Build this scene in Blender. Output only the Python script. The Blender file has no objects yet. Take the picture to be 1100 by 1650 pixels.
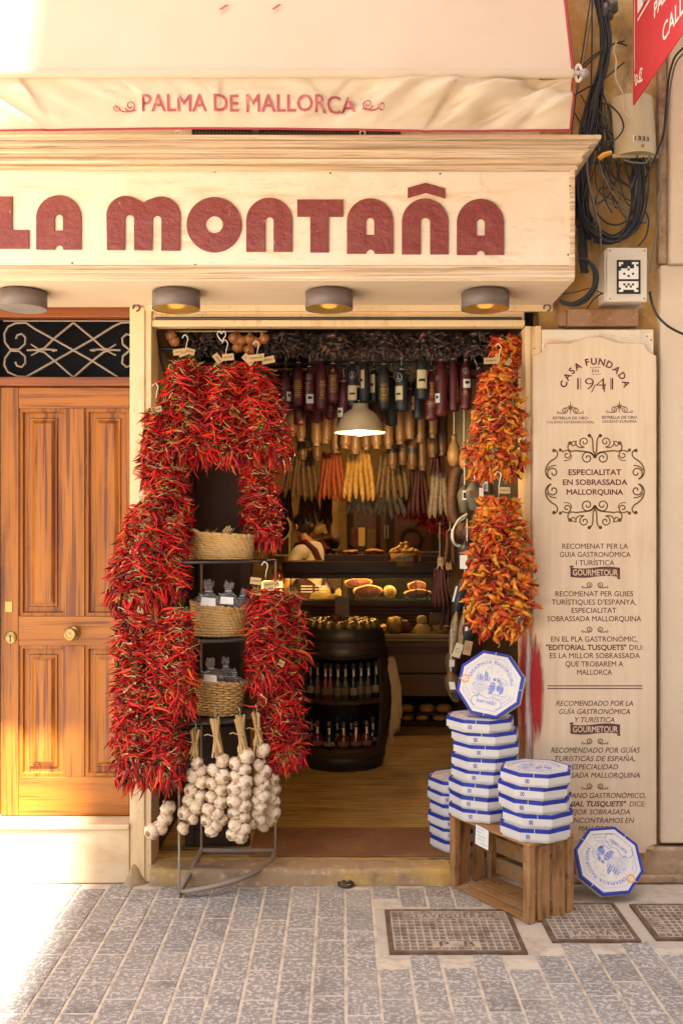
import bpy, bmesh, math, random
import numpy as np
from mathutils import Vector, Matrix, Euler
random.seed(7)
RNG = random.Random(11)
sc = bpy.context.scene
COL = sc.collection
PI = math.pi
# ------------------------------------------------------------------ camera, sky, sun, exposure
D = 4.86          # camera to shop front, metres
FPX = 1604.0      # focal length in pixels of the 1100 x 1650 photograph
EYE = 1.70
HZ = 855.0
cam = bpy.data.cameras.new('camera')
cam_o = bpy.data.objects.new('camera', cam); COL.objects.link(cam_o)
cam_o.location = (0, -D, EYE); cam_o.rotation_euler = (PI/2, 0, 0)
cam.sensor_fit = 'AUTO'; cam.sensor_width = 36.0; cam.lens = 35.0
cam.shift_y = (HZ-825.0)/1650.0
cam.clip_start = 0.05; cam.clip_end = 500
sc.camera = cam_o
SUN_EL = math.radians(64.6)
SUN_H = Vector((-0.08, 0.99)).normalized()      # horizontal travel of the light
world = bpy.data.worlds.new('World'); sc.world = world; world.use_nodes = True
wn = world.node_tree
sky = wn.nodes.new('ShaderNodeTexSky'); sky.sky_type = 'NISHITA'; sky.sun_disc = False
sky.sun_elevation = SUN_EL; sky.sun_rotation = PI - 0.08
sky.air_density = 1.0; sky.dust_density = 4.0; sky.ozone_density = 0.3
wn.nodes['Background'].inputs[1].default_value = 0.055
wn.links.new(sky.outputs[0], wn.nodes['Background'].inputs[0])
sun = bpy.data.lights.new('sun', 'SUN'); sun.energy = 5.0; sun.angle = math.radians(1.1); sun.color = (1.0, 0.955, 0.89)
sun_o = bpy.data.objects.new('sun', sun); COL.objects.link(sun_o)
sun_o.rotation_euler = Vector((SUN_H.x*math.cos(SUN_EL), SUN_H.y*math.cos(SUN_EL), -math.sin(SUN_EL))).to_track_quat('-Z', 'Y').to_euler()
sun_o.location = (2, -6, 14)
sc.view_settings.view_transform = 'Standard'; sc.view_settings.look = 'None'
sc.view_settings.exposure = 2.98; sc.view_settings.gamma = 1.0
sc.view_settings.use_curve_mapping = False
sc.cycles.max_bounces = 10; sc.cycles.diffuse_bounces = 6; sc.cycles.glossy_bounces = 4
sc.cycles.transmission_bounces = 6; sc.cycles.transparent_max_bounces = 12
sc.cycles.caustics_reflective = False; sc.cycles.caustics_refractive = False
sc.cycles.sample_clamp_indirect = 6.0

# ------------------------------------------------------------------ helpers
def X(px, d=D): return (px-550.0)/FPX*d
def Z(py, d=D): return EYE-(py-HZ)/FPX*d
def P(px, py, d=D): return Vector((X(px, d), d-D, Z(py, d)))

def tag(o, label=None, cat=None, group=None, kind=None):
    if label: o['label'] = label
    if cat: o['category'] = cat
    if group: o['group'] = group
    if kind: o['kind'] = kind
    return o
def thing(name, loc, label, cat, group=None, rot=None):
    o = bpy.data.objects.new(name, None); COL.objects.link(o)
    o.location = loc; o.empty_display_size = 0.05
    if rot is not None: o.rotation_euler = rot
    return tag(o, label, cat, group)
def origin(o):
    v = Vector((0, 0, 0))
    while o is not None:
        v += o.location; o = o.parent
    return v
KIDS = {}
def setpar(o, p):
    o.parent = p; KIDS.setdefault(p.name, []).append(o)
def dup(root, loc, rot=None, label=None, scale=None, parent=None):
    c = root.copy(); COL.objects.link(c)
    if parent is not None: setpar(c, parent)
    for ch in KIDS.get(root.name, []): dup(ch, ch.location.copy(), parent=c)
    c.location = loc
    if rot is not None: c.rotation_euler = rot
    if scale is not None: c.scale = scale
    if label: c['label'] = label
    return c

class MB:
    def __init__(s): s.v = []; s.f = []; s.m = []; s.s = []
    def add(s, vs, fs, mi=0, smooth=False):
        b = len(s.v); s.v.extend(Vector(v) for v in vs)
        for f in fs:
            s.f.append([i+b for i in f]); s.m.append(mi); s.s.append(smooth)
        return s
    def box(s, x0, x1, y0, y1, z0, z1, mi=0):
        v = [(x, y, z) for x in (x0, x1) for y in (y0, y1) for z in (z0, z1)]
        return s.add(v, [(0,1,3,2),(4,6,7,5),(0,4,5,1),(2,3,7,6),(0,2,6,4),(1,5,7,3)], mi)
    def obox(s, mat, sx, sy, sz, mi=0):
        v = [mat @ Vector((x, y, z)) for x in (-sx/2, sx/2) for y in (-sy/2, sy/2) for z in (-sz/2, sz/2)]
        return s.add(v, [(0,1,3,2),(4,6,7,5),(0,4,5,1),(2,3,7,6),(0,2,6,4),(1,5,7,3)], mi)
    def tube(s, pts, r, n=8, mi=0, caps=True, smooth=True):
        pts = [Vector(p) for p in pts]; k = len(pts)
        rs = r if isinstance(r, (list, tuple)) else [r]*k
        vs = []; up = None
        for i, p in enumerate(pts):
            t = (pts[min(i+1, k-1)]-pts[max(i-1, 0)])
            if t.length < 1e-9: t = Vector((0, 0, 1))
            t.normalize()
            if up is None:
                up = t.orthogonal().normalized()
            else:
                up = (up - t*up.dot(t))
                up = up.normalized() if up.length > 1e-6 else t.orthogonal().normalized()
            w = t.cross(up)
            for j in range(n):
                a = 2*PI*j/n
                vs.append(p + (up*math.cos(a)+w*math.sin(a))*rs[i])
        fs = []
        for i in range(k-1):
            for j in range(n):
                fs.append((i*n+j, i*n+(j+1) % n, (i+1)*n+(j+1) % n, (i+1)*n+j))
        s.add(vs, fs, mi, smooth)
        if caps:
            s.add(vs[:n], [tuple(reversed(range(n)))], mi); s.add(vs[-n:], [tuple(range(n))], mi)
        return s
    def lathe(s, prof, c=(0, 0, 0), n=24, mi=0, mat=None, lobes=0, lobe_amp=0, smooth=True, sx=1, sy=1):
        c = Vector(c); vs = []
        for (r, z) in prof:
            for j in range(n):
                a = 2*PI*j/n
                rr = r*(1+lobe_amp*abs(math.cos(a*lobes/2.0))-lobe_amp*.5) if lobes else r
                q = Vector((rr*math.cos(a)*sx, rr*math.sin(a)*sy, z))
                vs.append((mat @ q if mat else q)+c)
        fs = []
        for i in range(len(prof)-1):
            for j in range(n):
                fs.append((i*n+j, i*n+(j+1) % n, (i+1)*n+(j+1) % n, (i+1)*n+j))
        s.add(vs, fs, mi, smooth)
        if prof[0][0] > 1e-4: s.add(vs[:n], [tuple(reversed(range(n)))], mi)
        if prof[-1][0] > 1e-4: s.add(vs[-n:], [tuple(range(n))], mi)
        return s
    def prism(s, poly, f0, f1, mi=0):
        # poly: 2D list, f0/f1: functions mapping (a, b) to the front and the back point
        n = len(poly); va = [f0(a, b) for a, b in poly]; vb = [f1(a, b) for a, b in poly]
        s.add(va+vb, [tuple(range(n)), tuple(reversed(range(n, 2*n)))]+[(i, i+n, (i+1) % n+n, (i+1) % n) for i in range(n)], mi)
        return s
    def mb(s, other, mat=None, mi=None):
        b = len(s.v)
        s.v.extend((mat @ v) if mat else v.copy() for v in other.v)
        s.f.extend([i+b for i in f] for f in other.f)
        s.m.extend(other.m if mi is None else [mi]*len(other.m)); s.s.extend(other.s)
        return s
    def mesh(s, name, mats, org=Vector((0, 0, 0))):
        me = bpy.data.meshes.new(name)
        me.from_pydata([v-org for v in s.v], [], s.f)
        for m in (mats if isinstance(mats, (list, tuple)) else [mats]): me.materials.append(m)
        me.polygons.foreach_set('material_index', s.m)
        me.polygons.foreach_set('use_smooth', s.s)
        me.update()
        return me
    def build(s, name, mats, parent=None, bevel=0, seg=2, recalc=True):
        org = origin(parent) if parent is not None else Vector((0, 0, 0))
        me = s.mesh(name, mats, org)
        if recalc:
            bm = bmesh.new(); bm.from_mesh(me); bmesh.ops.recalc_face_normals(bm, faces=bm.faces); bm.to_mesh(me); bm.free()
        o = bpy.data.objects.new(name, me); COL.objects.link(o)
        if parent is not None: setpar(o, parent)
        if bevel:
            b = o.modifiers.new('bevel', 'BEVEL'); b.width = bevel; b.segments = seg; b.limit_method = 'ANGLE'; b.angle_limit = 0.6
            b.harden_normals = False
        return o

def noise2(x, y, seed=0):
    xi = math.floor(x); yi = math.floor(y); fx = x-xi; fy = y-yi
    def h(a, b):
        n = math.sin(a*127.1+b*311.7+seed*74.7)*43758.5453
        return n-math.floor(n)
    u = fx*fx*(3-2*fx); v = fy*fy*(3-2*fy)
    return (h(xi, yi)*(1-u)+h(xi+1, yi)*u)*(1-v)+(h(xi, yi+1)*(1-u)+h(xi+1, yi+1)*u)*v

# ---- lettering
TXT = {}
def glyphs(body, bold, shear, spacing):
    cu = bpy.data.curves.new('txt', 'FONT'); cu.body = body; cu.size = 1.0; cu.shear = shear; cu.offset = bold
    cu.space_character = spacing; cu.resolution_u = 3
    ob = bpy.data.objects.new('txt', cu)
    me = bpy.data.meshes.new_from_object(ob)
    vs = [Vector(v.co) for v in me.vertices]; fs = [tuple(p.vertices) for p in me.polygons]
    bpy.data.objects.remove(ob); bpy.data.curves.remove(cu); bpy.data.meshes.remove(me)
    return vs, fs
GL = {}; ADV = {}
MP = [(.709, .682), (.612, .682), (.391, .402), (.170, .682), (.073, .682), (.073, 0), (.171, 0), (.171, .531), (.391, .262), (.611, .531), (.611, 0), (.709, 0)]
MF = [(3, 4, 7), (4, 5, 6, 7), (3, 7, 8, 2), (2, 8, 9, 1), (1, 9, 0), (0, 9, 10, 11)]
def glyph(ch, bold, shear):
    if (ch, bold, shear) not in GL:
        if ch == 'M':      # outline drawn here: the font's own M does not fill cleanly
            n = len(MP); out = []
            for i in range(n):
                p0, p1, p2 = (Vector(MP[(i+k) % n]) for k in (-1, 0, 1))
                e1 = (p1-p0).normalized(); e2 = (p2-p1).normalized(); n1 = Vector((-e1.y, e1.x)); n2 = Vector((-e2.y, e2.x))
                m_ = (n1+n2).normalized(); q = p1-m_*bold/max(.45, m_.dot(n1)); out.append(Vector((q.x+shear*q.y, q.y, 0)))
            GL[(ch, bold, shear)] = (out, MF)
        else:
            g_ = glyphs(ch, bold, 0.0, 1.0); GL[(ch, bold, shear)] = ([Vector((v.x+shear*v.y, v.y, 0)) for v in g_[0]], g_[1])
    return GL[(ch, bold, shear)]
def text_raw(body, bold=0.0, shear=0.0, spacing=1.0):
    key = (body, bold, shear, spacing)
    if key in TXT: return TXT[key]
    if len(body) == 1: TXT[key] = glyph(body, bold, shear); return TXT[key]
    V, Fc = [], []; x = 0.0
    for i, ch in enumerate(body):
        pr = body[max(0, i-1):i]
        if ch not in ADV:     # advance width: distance between two equal letters
            r1 = max(v.x for v in glyphs('I'+'I', 0, 0, 1)[0]); r2 = max(v.x for v in glyphs('I'+ch+'I', 0, 0, 1)[0]); ADV[ch] = r2-r1
        if ch != ' ':
            vs, fs = glyph(ch, bold, shear); b = len(V)
            V += [Vector((v.x+x, v.y, 0)) for v in vs]; Fc += [tuple(k+b for k in f) for f in fs]
        x += ADV[ch]+(spacing-1)*.5
    TXT[key] = (V, Fc); return TXT[key]
CAP = None
def text_fit(body, a0, a1, b0, b1, bold=0.0, shear=0.0, spacing=1.0):
    """verts (a, b) filling a0..a1 wide, capitals from b0 (baseline) to b1"""
    global CAP
    if CAP is None: CAP = max(v.y for v in text_raw('H')[0])
    vs, fs = text_raw(body, bold, shear, spacing)
    x0 = min(v.x for v in vs); x1 = max(v.x for v in vs)
    sx = (a1-a0)/(x1-x0); sy = (b1-b0)/CAP
    return [(a0+(v.x-x0)*sx, b0+v.y*sy) for v in vs], fs
def ribbon(pts, w):
    """flat stroke in 2D; w = scalar or list of widths"""
    k = len(pts); ws = w if isinstance(w, (list, tuple)) else [w]*k
    vs = []
    for i in range(k):
        ax, ay = pts[max(i-1, 0)]; bx, by = pts[min(i+1, k-1)]
        tx, ty = bx-ax, by-ay; l = math.hypot(tx, ty) or 1
        nx, ny = -ty/l, tx/l
        vs.append((pts[i][0]+nx*ws[i]/2, pts[i][1]+ny*ws[i]/2)); vs.append((pts[i][0]-nx*ws[i]/2, pts[i][1]-ny*ws[i]/2))
    return vs, [(2*i, 2*i+1, 2*i+3, 2*i+2) for i in range(k-1)]
def spiral(cx, cy, r0, r1, a0, a1, n=28):
    return [(cx+(r0+(r1-r0)*i/(n-1))*math.cos(a0+(a1-a0)*i/(n-1)), cy+(r0+(r1-r0)*i/(n-1))*math.sin(a0+(a1-a0)*i/(n-1))) for i in range(n)]
def bez(p0, p1, p2, p3, n=14):
    out = []
    for i in range(n):
        t = i/(n-1); u = 1-t
        out.append(tuple(u**3*a+3*u*u*t*b+3*u*t*t*c+t**3*e for a, b, c, e in zip(p0, p1, p2, p3)))
    return out
def catmull(pts, n=6):
    pts = [Vector(p) for p in pts]; out = []
    for i in range(len(pts)-1):
        p0 = pts[max(i-1, 0)]; p1 = pts[i]; p2 = pts[i+1]; p3 = pts[min(i+2, len(pts)-1)]
        for k in range(n):
            t = k/n
            out.append(0.5*((2*p1)+(p2-p0)*t+(2*p0-5*p1+4*p2-p3)*t*t+(3*p1-p0-3*p2+p3)*t**3))
    out.append(pts[-1]); return out

class Flat:
    """collects flat 2D shapes and lays them on a plane through a map (a, b) -> point"""
    def __init__(s): s.p = []
    def text(s, *a, mi=0, **k): s.p.append((*text_fit(*a, **k), mi)); return s
    def rib(s, pts, w, mi=0): s.p.append((*ribbon(pts, w), mi)); return s
    def poly(s, pts, mi=0): s.p.append((list(pts), [tuple(range(len(pts)))], mi)); return s
    def quadrec(s, a0, a1, b0, b1, mi=0): return s.poly([(a0, b0), (a1, b0), (a1, b1), (a0, b1)], mi)
    def disc(s, ca, cb, r, n=16, mi=0, rb=None):
        rb = rb or r
        return s.poly([(ca+r*math.cos(2*PI*i/n), cb+rb*math.sin(2*PI*i/n)) for i in range(n)], mi)
    def ring(s, ca, cb, r, w, n=28, mi=0, rb=None):
        rb = rb or r
        return s.rib([(ca+r*math.cos(2*PI*i/n), cb+rb*math.sin(2*PI*i/n)) for i in range(n+1)], w, mi)
    def arctext(s, body, ca, cb, r, a_mid, size, bold=0.0, track=1.0, mi=0, wide=1.0):
        """letters set round a circle, reading clockwise over the top"""
        ws = []
        for ch in body:
            if ch == ' ': ws.append(0.32*size); continue
            vs, fs = text_raw(ch, bold); ws.append((max(v.x for v in vs)-min(v.x for v in vs))*size*wide+0.10*size)
        tot = sum(ws)*track; a = a_mid+tot/r/2
        for ch, w in zip(body, ws):
            w *= track; am = a-w/r/2; a -= w/r
            if ch == ' ': continue
            vs, fs = text_raw(ch, bold); x0 = min(v.x for v in vs); x1 = max(v.x for v in vs)
            ux, uy = math.sin(am), -math.cos(am); nx, ny = math.cos(am), math.sin(am)
            s.p.append(([(ca+nx*r+ux*(v.x-(x0+x1)/2)*size*wide+nx*v.y*size, cb+ny*r+uy*(v.x-(x0+x1)/2)*size*wide+ny*v.y*size) for v in vs], fs, mi))
        return s
    def mb(s, fn):
        m = MB()
        for vs, fs, mi in s.p: m.add([fn(a, b) for a, b in vs], fs, mi)
        return m

# ------------------------------------------------------------------ materials
def lin(r, g, b):
    f = lambda c: (c/255/12.92) if c/255 <= 0.04045 else ((c/255+0.055)/1.055)**2.4
    return (f(r), f(g), f(b))
def mat(name, base, rough=0.6, layers=(), bumps=(), metal=0.0, spec=0.5, coat=0.0, trans=0.0, ior=1.45, alpha=1.0,
        emit=None, rand=None, translucent=0.0, coord='Object', rough_var=0.0, sheen=0.0):
    """layers: (kind, scale, stretch, colour, lo, hi, strength[, detail]); bumps: (scale, stretch, strength, distance)"""
    m = bpy.data.materials.new(name); m.use_nodes = True
    nt = m.node_tree; N = nt.nodes; L = nt.links
    bs = N['Principled BSDF']
    bs.inputs['Roughness'].default_value = rough; bs.inputs['Metallic'].default_value = metal
    bs.inputs['Specular IOR Level'].default_value = spec; bs.inputs['IOR'].default_value = ior
    bs.inputs['Coat Weight'].default_value = coat; bs.inputs['Coat Roughness'].default_value = 0.15
    bs.inputs['Transmission Weight'].default_value = trans; bs.inputs['Alpha'].default_value = alpha
    bs.inputs['Sheen Weight'].default_value = sheen
    tc = N.new('ShaderNodeTexCoord')
    def texv(scale, stretch):
        mp = N.new('ShaderNodeMapping'); L.new(tc.outputs[coord], mp.inputs[0])
        mp.inputs['Scale'].default_value = tuple(scale*q for q in stretch); return mp.outputs[0]
    def fac_of(kind, scale, stretch, detail):
        v = texv(scale, stretch)
        if kind == 'n':
            t = N.new('ShaderNodeTexNoise'); t.inputs['Scale'].default_value = 1.0; t.inputs['Detail'].default_value = detail; t.inputs['Roughness'].default_value = 0.6
            L.new(v, t.inputs['Vector']); return t.outputs[0]
        if kind == 'w':
            t = N.new('ShaderNodeTexWave'); t.inputs['Scale'].default_value = 1.0; t.inputs['Distortion'].default_value = detail; t.inputs['Detail'].default_value = 3; t.inputs['Detail Scale'].default_value = 0.8
            L.new(v, t.inputs['Vector']); return t.outputs[1]
        if kind == 'v':
            t = N.new('ShaderNodeTexVoronoi'); t.inputs['Scale'].default_value = 1.0; L.new(v, t.inputs['Vector']); return t.outputs[0]
    col = None
    if rand:
        oi = N.new('ShaderNodeObjectInfo'); ge = N.new('ShaderNodeNewGeometry')
        ad = N.new('ShaderNodeMath'); ad.operation = 'ADD'; L.new(oi.outputs['Random'], ad.inputs[0]); L.new(ge.outputs['Random Per Island'], ad.inputs[1])
        fr = N.new('ShaderNodeMath'); fr.operation = 'FRACT'; L.new(ad.outputs[0], fr.inputs[0])
        cr = N.new('ShaderNodeValToRGB'); L.new(fr.outputs[0], cr.inputs[0])
        el = cr.color_ramp.elements
        while len(el) < len(rand): el.new(0.5)
        for e, (p, c) in zip(el, rand): e.position = p; e.color = (*c, 1)
        col = cr.outputs[0]
    else:
        rgb = N.new('ShaderNodeRGB'); rgb.outputs[0].default_value = (*base, 1); col = rgb.outputs[0]
    for ly in layers:
        kind, scale, stretch, c2, lo, hi, st = ly[:7]; det = ly[7] if len(ly) > 7 else 5.0
        f = fac_of(kind, scale, stretch, det)
        mr = N.new('ShaderNodeMapRange'); mr.inputs[1].default_value = lo; mr.inputs[2].default_value = hi; mr.inputs[4].default_value = st
        L.new(f, mr.inputs[0])
        mx = N.new('ShaderNodeMix'); mx.data_type = 'RGBA'
        L.new(mr.outputs[0], mx.inputs[0]); L.new(col, mx.inputs[6]); mx.inputs[7].default_value = (*c2, 1)
        col = mx.outputs[2]
    L.new(col, bs.inputs['Base Color'])
    nrm = None
    for (scale, stretch, st, dist) in bumps:
        f = fac_of('n', scale, stretch, 5.0)
        b = N.new('ShaderNodeBump'); b.inputs['Strength'].default_value = st; b.inputs['Distance'].default_value = dist
        L.new(f, b.inputs['Height'])
        if nrm is not None: L.new(nrm, b.inputs['Normal'])
        nrm = b.outputs[0]
    if nrm is not None: L.new(nrm, bs.inputs['Normal'])
    if rough_var:
        f = fac_of('n', 6.0, (1, 1, 1), 4.0)
        mr = N.new('ShaderNodeMapRange'); mr.inputs[1].default_value = 0.3; mr.inputs[2].default_value = 0.7
        mr.inputs[3].default_value = rough-rough_var; mr.inputs[4].default_value = rough+rough_var
        L.new(f, mr.inputs[0]); L.new(mr.outputs[0], bs.inputs['Roughness'])
    if emit:
        bs.inputs['Emission Color'].default_value = (*emit[0], 1); bs.inputs['Emission Strength'].default_value = emit[1]
    if translucent:
        tr = N.new('ShaderNodeBsdfTranslucent'); L.new(col, tr.inputs[0])
        if nrm is not None: L.new(nrm, tr.inputs[1])
        ms = N.new('ShaderNodeMixShader'); ms.inputs[0].default_value = translucent
        L.new(bs.outputs[0], ms.inputs[1]); L.new(tr.outputs[0], ms.inputs[2])
        L.new(ms.outputs[0], N['Material Output'].inputs[0])
    return m
def plain(name, c, rough=0.6, **k):
    k.setdefault('layers', [('n', 9, (1, 1, 1), tuple(q*0.7 for q in c), 0.4, 0.75, 0.6)])
    return mat(name, c, rough, **k)

U = (1, 1, 1)
CREAM = (0.74, 0.65, 0.525)
DIRT = (0.16, 0.10, 0.055)
RUST = (0.52, 0.24, 0.07)
M = {}
M['cream'] = mat('cream_paint', CREAM, 0.5, [('n', 2.3, (1, 1, 7), (0.60, 0.32, 0.13), 0.57, 0.72, 0.6), ('n', 5, (1, 1, 1), (0.68, 0.53, 0.36), 0.45, 0.7, 0.5), ('n', 22, (.5, 1, 2.5), (.54, .41, .28), .57, .68, .45), ('n', 60, U, DIRT, 0.68, 0.78, 0.6), ('n', 7, (1.5, 1, .5), DIRT, 0.64, 0.82, 0.4)], [(40, (1, 1, 3), 0.12, 0.004), (6, U, 0.1, 0.01)])
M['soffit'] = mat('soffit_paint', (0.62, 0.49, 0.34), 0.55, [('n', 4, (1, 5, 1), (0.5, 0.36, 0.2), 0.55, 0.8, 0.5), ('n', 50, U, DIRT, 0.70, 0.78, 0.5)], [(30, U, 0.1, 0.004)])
M['weather'] = mat('weathered_cornice_wood', (0.60, 0.44, 0.28), 0.75, [('n', 2, (.5, 30, 45), (0.24, 0.16, 0.105), 0.46, 0.60, 0.62), ('n', 2.4, (.4, 24, 36), (0.74, 0.62, 0.47), 0.50, 0.60, 0.8), ('n', 5, (.6, 16, 36), (0.15, 0.10, 0.07), 0.58, 0.68, 0.65), ('n', 16, (1, 1, 1.5), (0.10, 0.065, 0.04), 0.68, 0.78, 0.7)], [(8, (1, 8, 20), 0.35, 0.006)])
M['framepaint'] = mat('old_frame_paint', (0.70, 0.52, 0.30), 0.5, [('n', 7, (3, 3, .8), (0.42, 0.26, 0.11), 0.55, 0.75, 0.6), ('n', 26, (2, 2, .6), DIRT, 0.64, 0.74, 0.7), ('n', 3, U, (0.62, 0.40, 0.16), 0.5, 0.75, 0.5)], [(30, (3, 3, .6), 0.2, 0.004)])
M['canvas'] = mat('awning_canvas', (0.62, 0.51, 0.37), 0.85, [('n', 3, U, (0.56, 0.44, 0.29), 0.5, 0.75, 0.5), ('n', 1.2, (1, 1, .4), (0.66, 0.56, 0.42), 0.45, 0.7, 0.6), ('n', 70, U, (.3, .18, .1), .74, .78, .5)], [(220, (1, 1, 1), 0.12, 0.001), (3, (1, 1, .5), 0.15, 0.02)], translucent=0.3)
M['redtrim'] = plain('red_trim', (0.30, 0.03, 0.04), 0.8)
M['burg_print'] = mat('burgundy_print', (0.33, 0.07, 0.075), 0.8, [('n', 22, U, (0.62, 0.40, 0.30), 0.56, 0.72, 0.75)])
M['burg_letter'] = mat('burgundy_raised_letter', (0.20, 0.042, 0.040), 0.4, [('n', 12, U, (0.26, 0.075, 0.062), 0.5, 0.7, 0.6), ('n', 38, (1.6, 1, .6), (0.60, 0.38, 0.26), 0.67, 0.72, 0.8)], [(13, (1, 1, 1.4), 0.8, 0.014), (34, U, 0.5, 0.006)])
M['ochre'] = mat('ochre_old_plaster', (0.40, 0.225, 0.065), 0.85, [('n', 4, U, (0.56, 0.40, 0.20), 0.46, 0.58, 0.8), ('n', 6, (1, 1, .5), (0.16, 0.09, 0.04), 0.52, 0.68, 0.85), ('n', 25, U, (0.1, 0.06, 0.035), 0.66, 0.76, 0.7), ('n', 2.6, U, (0.58, 0.47, 0.33), 0.60, 0.66, 0.6)], [(9, U, 0.5, 0.02), (50, U, 0.3, 0.005)])
M['plaster'] = mat('cream_plaster', (0.64, 0.51, 0.37), 0.85, [('n', 2.2, U, (0.71, 0.59, 0.45), 0.4, 0.7, 0.6), ('n', 4, (1, 1, .4), (0.50, 0.36, 0.22), 0.58, 0.8, 0.4), ('n', 40, U, DIRT, 0.72, 0.80, 0.3)], [(26, U, 0.35, 0.008), (120, U, 0.25, 0.003)])
M['plinth'] = mat('dirty_stone_plinth', (0.40, 0.28, 0.17), 0.9, [('n', 7, U, (0.14, 0.09, 0.055), 0.45, 0.7, 0.8), ('n', 20, U, (0.55, 0.42, 0.27), 0.55, 0.7, 0.6)], [(12, U, 0.7, 0.02), (60, U, 0.4, 0.005)])
M['stepstone'] = mat('cream_step_paint', (0.62, 0.47, 0.29), 0.8, [('n', 5, (1, 1, 2), (0.45, 0.28, 0.13), 0.52, 0.74, 0.6), ('n', 40, U, DIRT, 0.68, 0.76, 0.6)], [(20, U, 0.3, 0.006)])
M['threshold'] = mat('worn_threshold_stone', (0.33, 0.22, 0.12), 0.8, [('n', 3, U, (0.55, 0.33, 0.06), 0.52, 0.66, 0.7), ('n', 9, U, (0.16, 0.11, 0.07), 0.58, 0.74, 0.8), ('n', 24, U, (0.60, 0.50, 0.38), 0.56, 0.72, 0.6)], [(8, U, 0.7, 0.02), (50, U, 0.4, 0.006)])
DW1 = (0.345, 0.112, 0.005); DW2 = (0.10, 0.020, 0.0015)
def woodm(name, c1, c2, axis, rough=0.5, coat=0.06, s=1.0):
    st = {'z': (1, 1, .055), 'x': (.055, 1, 1)}[axis]
    return mat(name, c1, rough, [('n', 13*s, tuple(q*1.3 if q < .1 else q for q in st), tuple(a*.55+b*.45 for a, b in zip(c1, c2)), 0.40, 0.64, 0.85),
                                 ('n', 34*s, tuple(q*.55 if q < .1 else q for q in st), c2, 0.52, 0.61, 0.85, 3.0), ('n', 110*s, tuple(q*.4 if q < .1 else q for q in st), c2, 0.54, 0.68, 0.6, 2.0),
                                 ('n', 3.0*s, U, tuple(min(1, a*1.12) for a in c1), 0.5, 0.7, 0.4), ('n', 11*s, U, c2, 0.70, 0.76, 0.7)],
               [(60*s, st, 0.12, 0.003)], coat=coat)
M['doorv'] = woodm('varnished_pine_upright', DW1, DW2, 'z')
M['doorh'] = woodm('varnished_pine_crosswise', DW1, DW2, 'x')
M['doorframe'] = woodm('varnished_door_frame', (0.24, 0.062, 0.008), (0.08, 0.018, 0.004), 'x')
M['brass'] = plain('aged_brass', (0.36, 0.22, 0.08), 0.35, metal=0.9)
M['iron'] = plain('grey_painted_iron', (0.27, 0.21, 0.16), 0.6, bumps=[(90, U, .3, .002)])
M['darkiron'] = plain('dark_iron', (0.07, 0.06, 0.055), 0.45, metal=0.5)
M['blackglass'] = mat('dark_window_glass', (0.008, 0.008, 0.009), 0.2, spec=0.03)
M['lampshell'] = plain('brown_grey_lamp_shell', (0.15, 0.115, 0.10), 0.5)
M['lampgold'] = mat('gold_reflector', (0.75, 0.45, 0.08), 0.3, metal=0.7)
M['panel'] = mat('sign_panel_paint', (0.64, 0.49, 0.33), 0.6, [('n', 3, (6, 6, .3), (0.72, 0.59, 0.44), 0.4, 0.7, 0.7), ('n', 2.2, (2.2, 1, .8), (0.46, 0.29, 0.14), 0.56, 0.78, 0.5), ('n', 10, (4, 4, .5), (0.28, 0.17, 0.09), 0.66, 0.82, 0.45)], [(30, (5, 5, .3), 0.15, 0.003)])
M['ink'] = mat('board_brown_ink', (0.115, 0.045, 0.038), 0.7, [('n', 50, U, (0.35, 0.22, 0.14), 0.6, 0.75, 0.6)])
M['inkb'] = mat('board_burgundy_ink', (0.13, 0.022, 0.03), 0.7, [('n', 50, U, (0.35, 0.2, 0.14), 0.62, 0.75, 0.5)])
M['olive'] = mat('board_olive_ink', (0.17, 0.10, 0.035), 0.7)
M['redpaint'] = plain('red_spray_paint', (0.42, 0.02, 0.025), 0.5)
M['white'] = plain('white_card', (0.78, 0.75, 0.70), 0.6, layers=[('n', 6, U, (0.70, 0.66, 0.60), 0.4, 0.7, 0.5)])
M['blue'] = plain('blue_print', (0.010, 0.030, 0.32), 0.5)
M['softblue'] = mat('soft_blue_print', (0.20, 0.24, 0.52), 0.6, [('n', 70, U, (0.6, 0.6, 0.66), 0.55, 0.65, 0.7)])
M['orangeprint'] = plain('orange_sticker', (0.75, 0.36, 0.04), 0.5)
M['grill'] = plain('dark_wire_grill', (.10, .07, .045), .6)
M['string'] = plain('white_string', (0.72, 0.68, 0.60), 0.8)
M['crate'] = mat('crate_slat_wood', (0.40, 0.19, 0.06), 0.7, [('n', 2.5, (1, 1, 1), (0.30, 0.13, 0.04), 0.45, 0.7, 0.7), ('n', 30, (.15, 1, 1), (0.18, 0.08, 0.03), 0.52, 0.72, 0.7), ('n', 20, U, (0.10, 0.05, 0.025), 0.70, 0.76, 0.8), ('n', 5, U, (0.52, 0.33, 0.16), 0.5, 0.7, 0.5)], [(60, (.15, 1, 1), 0.3, 0.003)])
M['cratepost'] = mat('crate_post_wood', (0.37, 0.18, 0.062), 0.75, [('n', 40, (1, 1, .12), (0.12, 0.05, 0.02), 0.47, 0.62, 0.8), ('n', 7, U, (0.48, 0.28, 0.12), 0.5, 0.7, 0.6), ('n', 16, U, (0.08, 0.04, 0.02), 0.68, 0.76, 0.8)], [(60, (1, 1, .15), 0.3, 0.003)])
def chilli_ramp(): return [(0.0, (0.05, 0.002, 0.002)), (0.25, (0.20, 0.003, 0.003)), (0.62, (0.42, 0.006, 0.006)), (0.90, (0.53, 0.014, 0.007)), (0.975, (0.55, 0.09, 0.008)), (1.0, (0.30, 0.004, 0.004))]
M['chilli'] = mat('red_chilli_skin', (0.5, 0.02, 0.01), 0.30, rand=chilli_ramp(), spec=0.3, bumps=[(70, U, 0.35, 0.004)])
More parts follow.
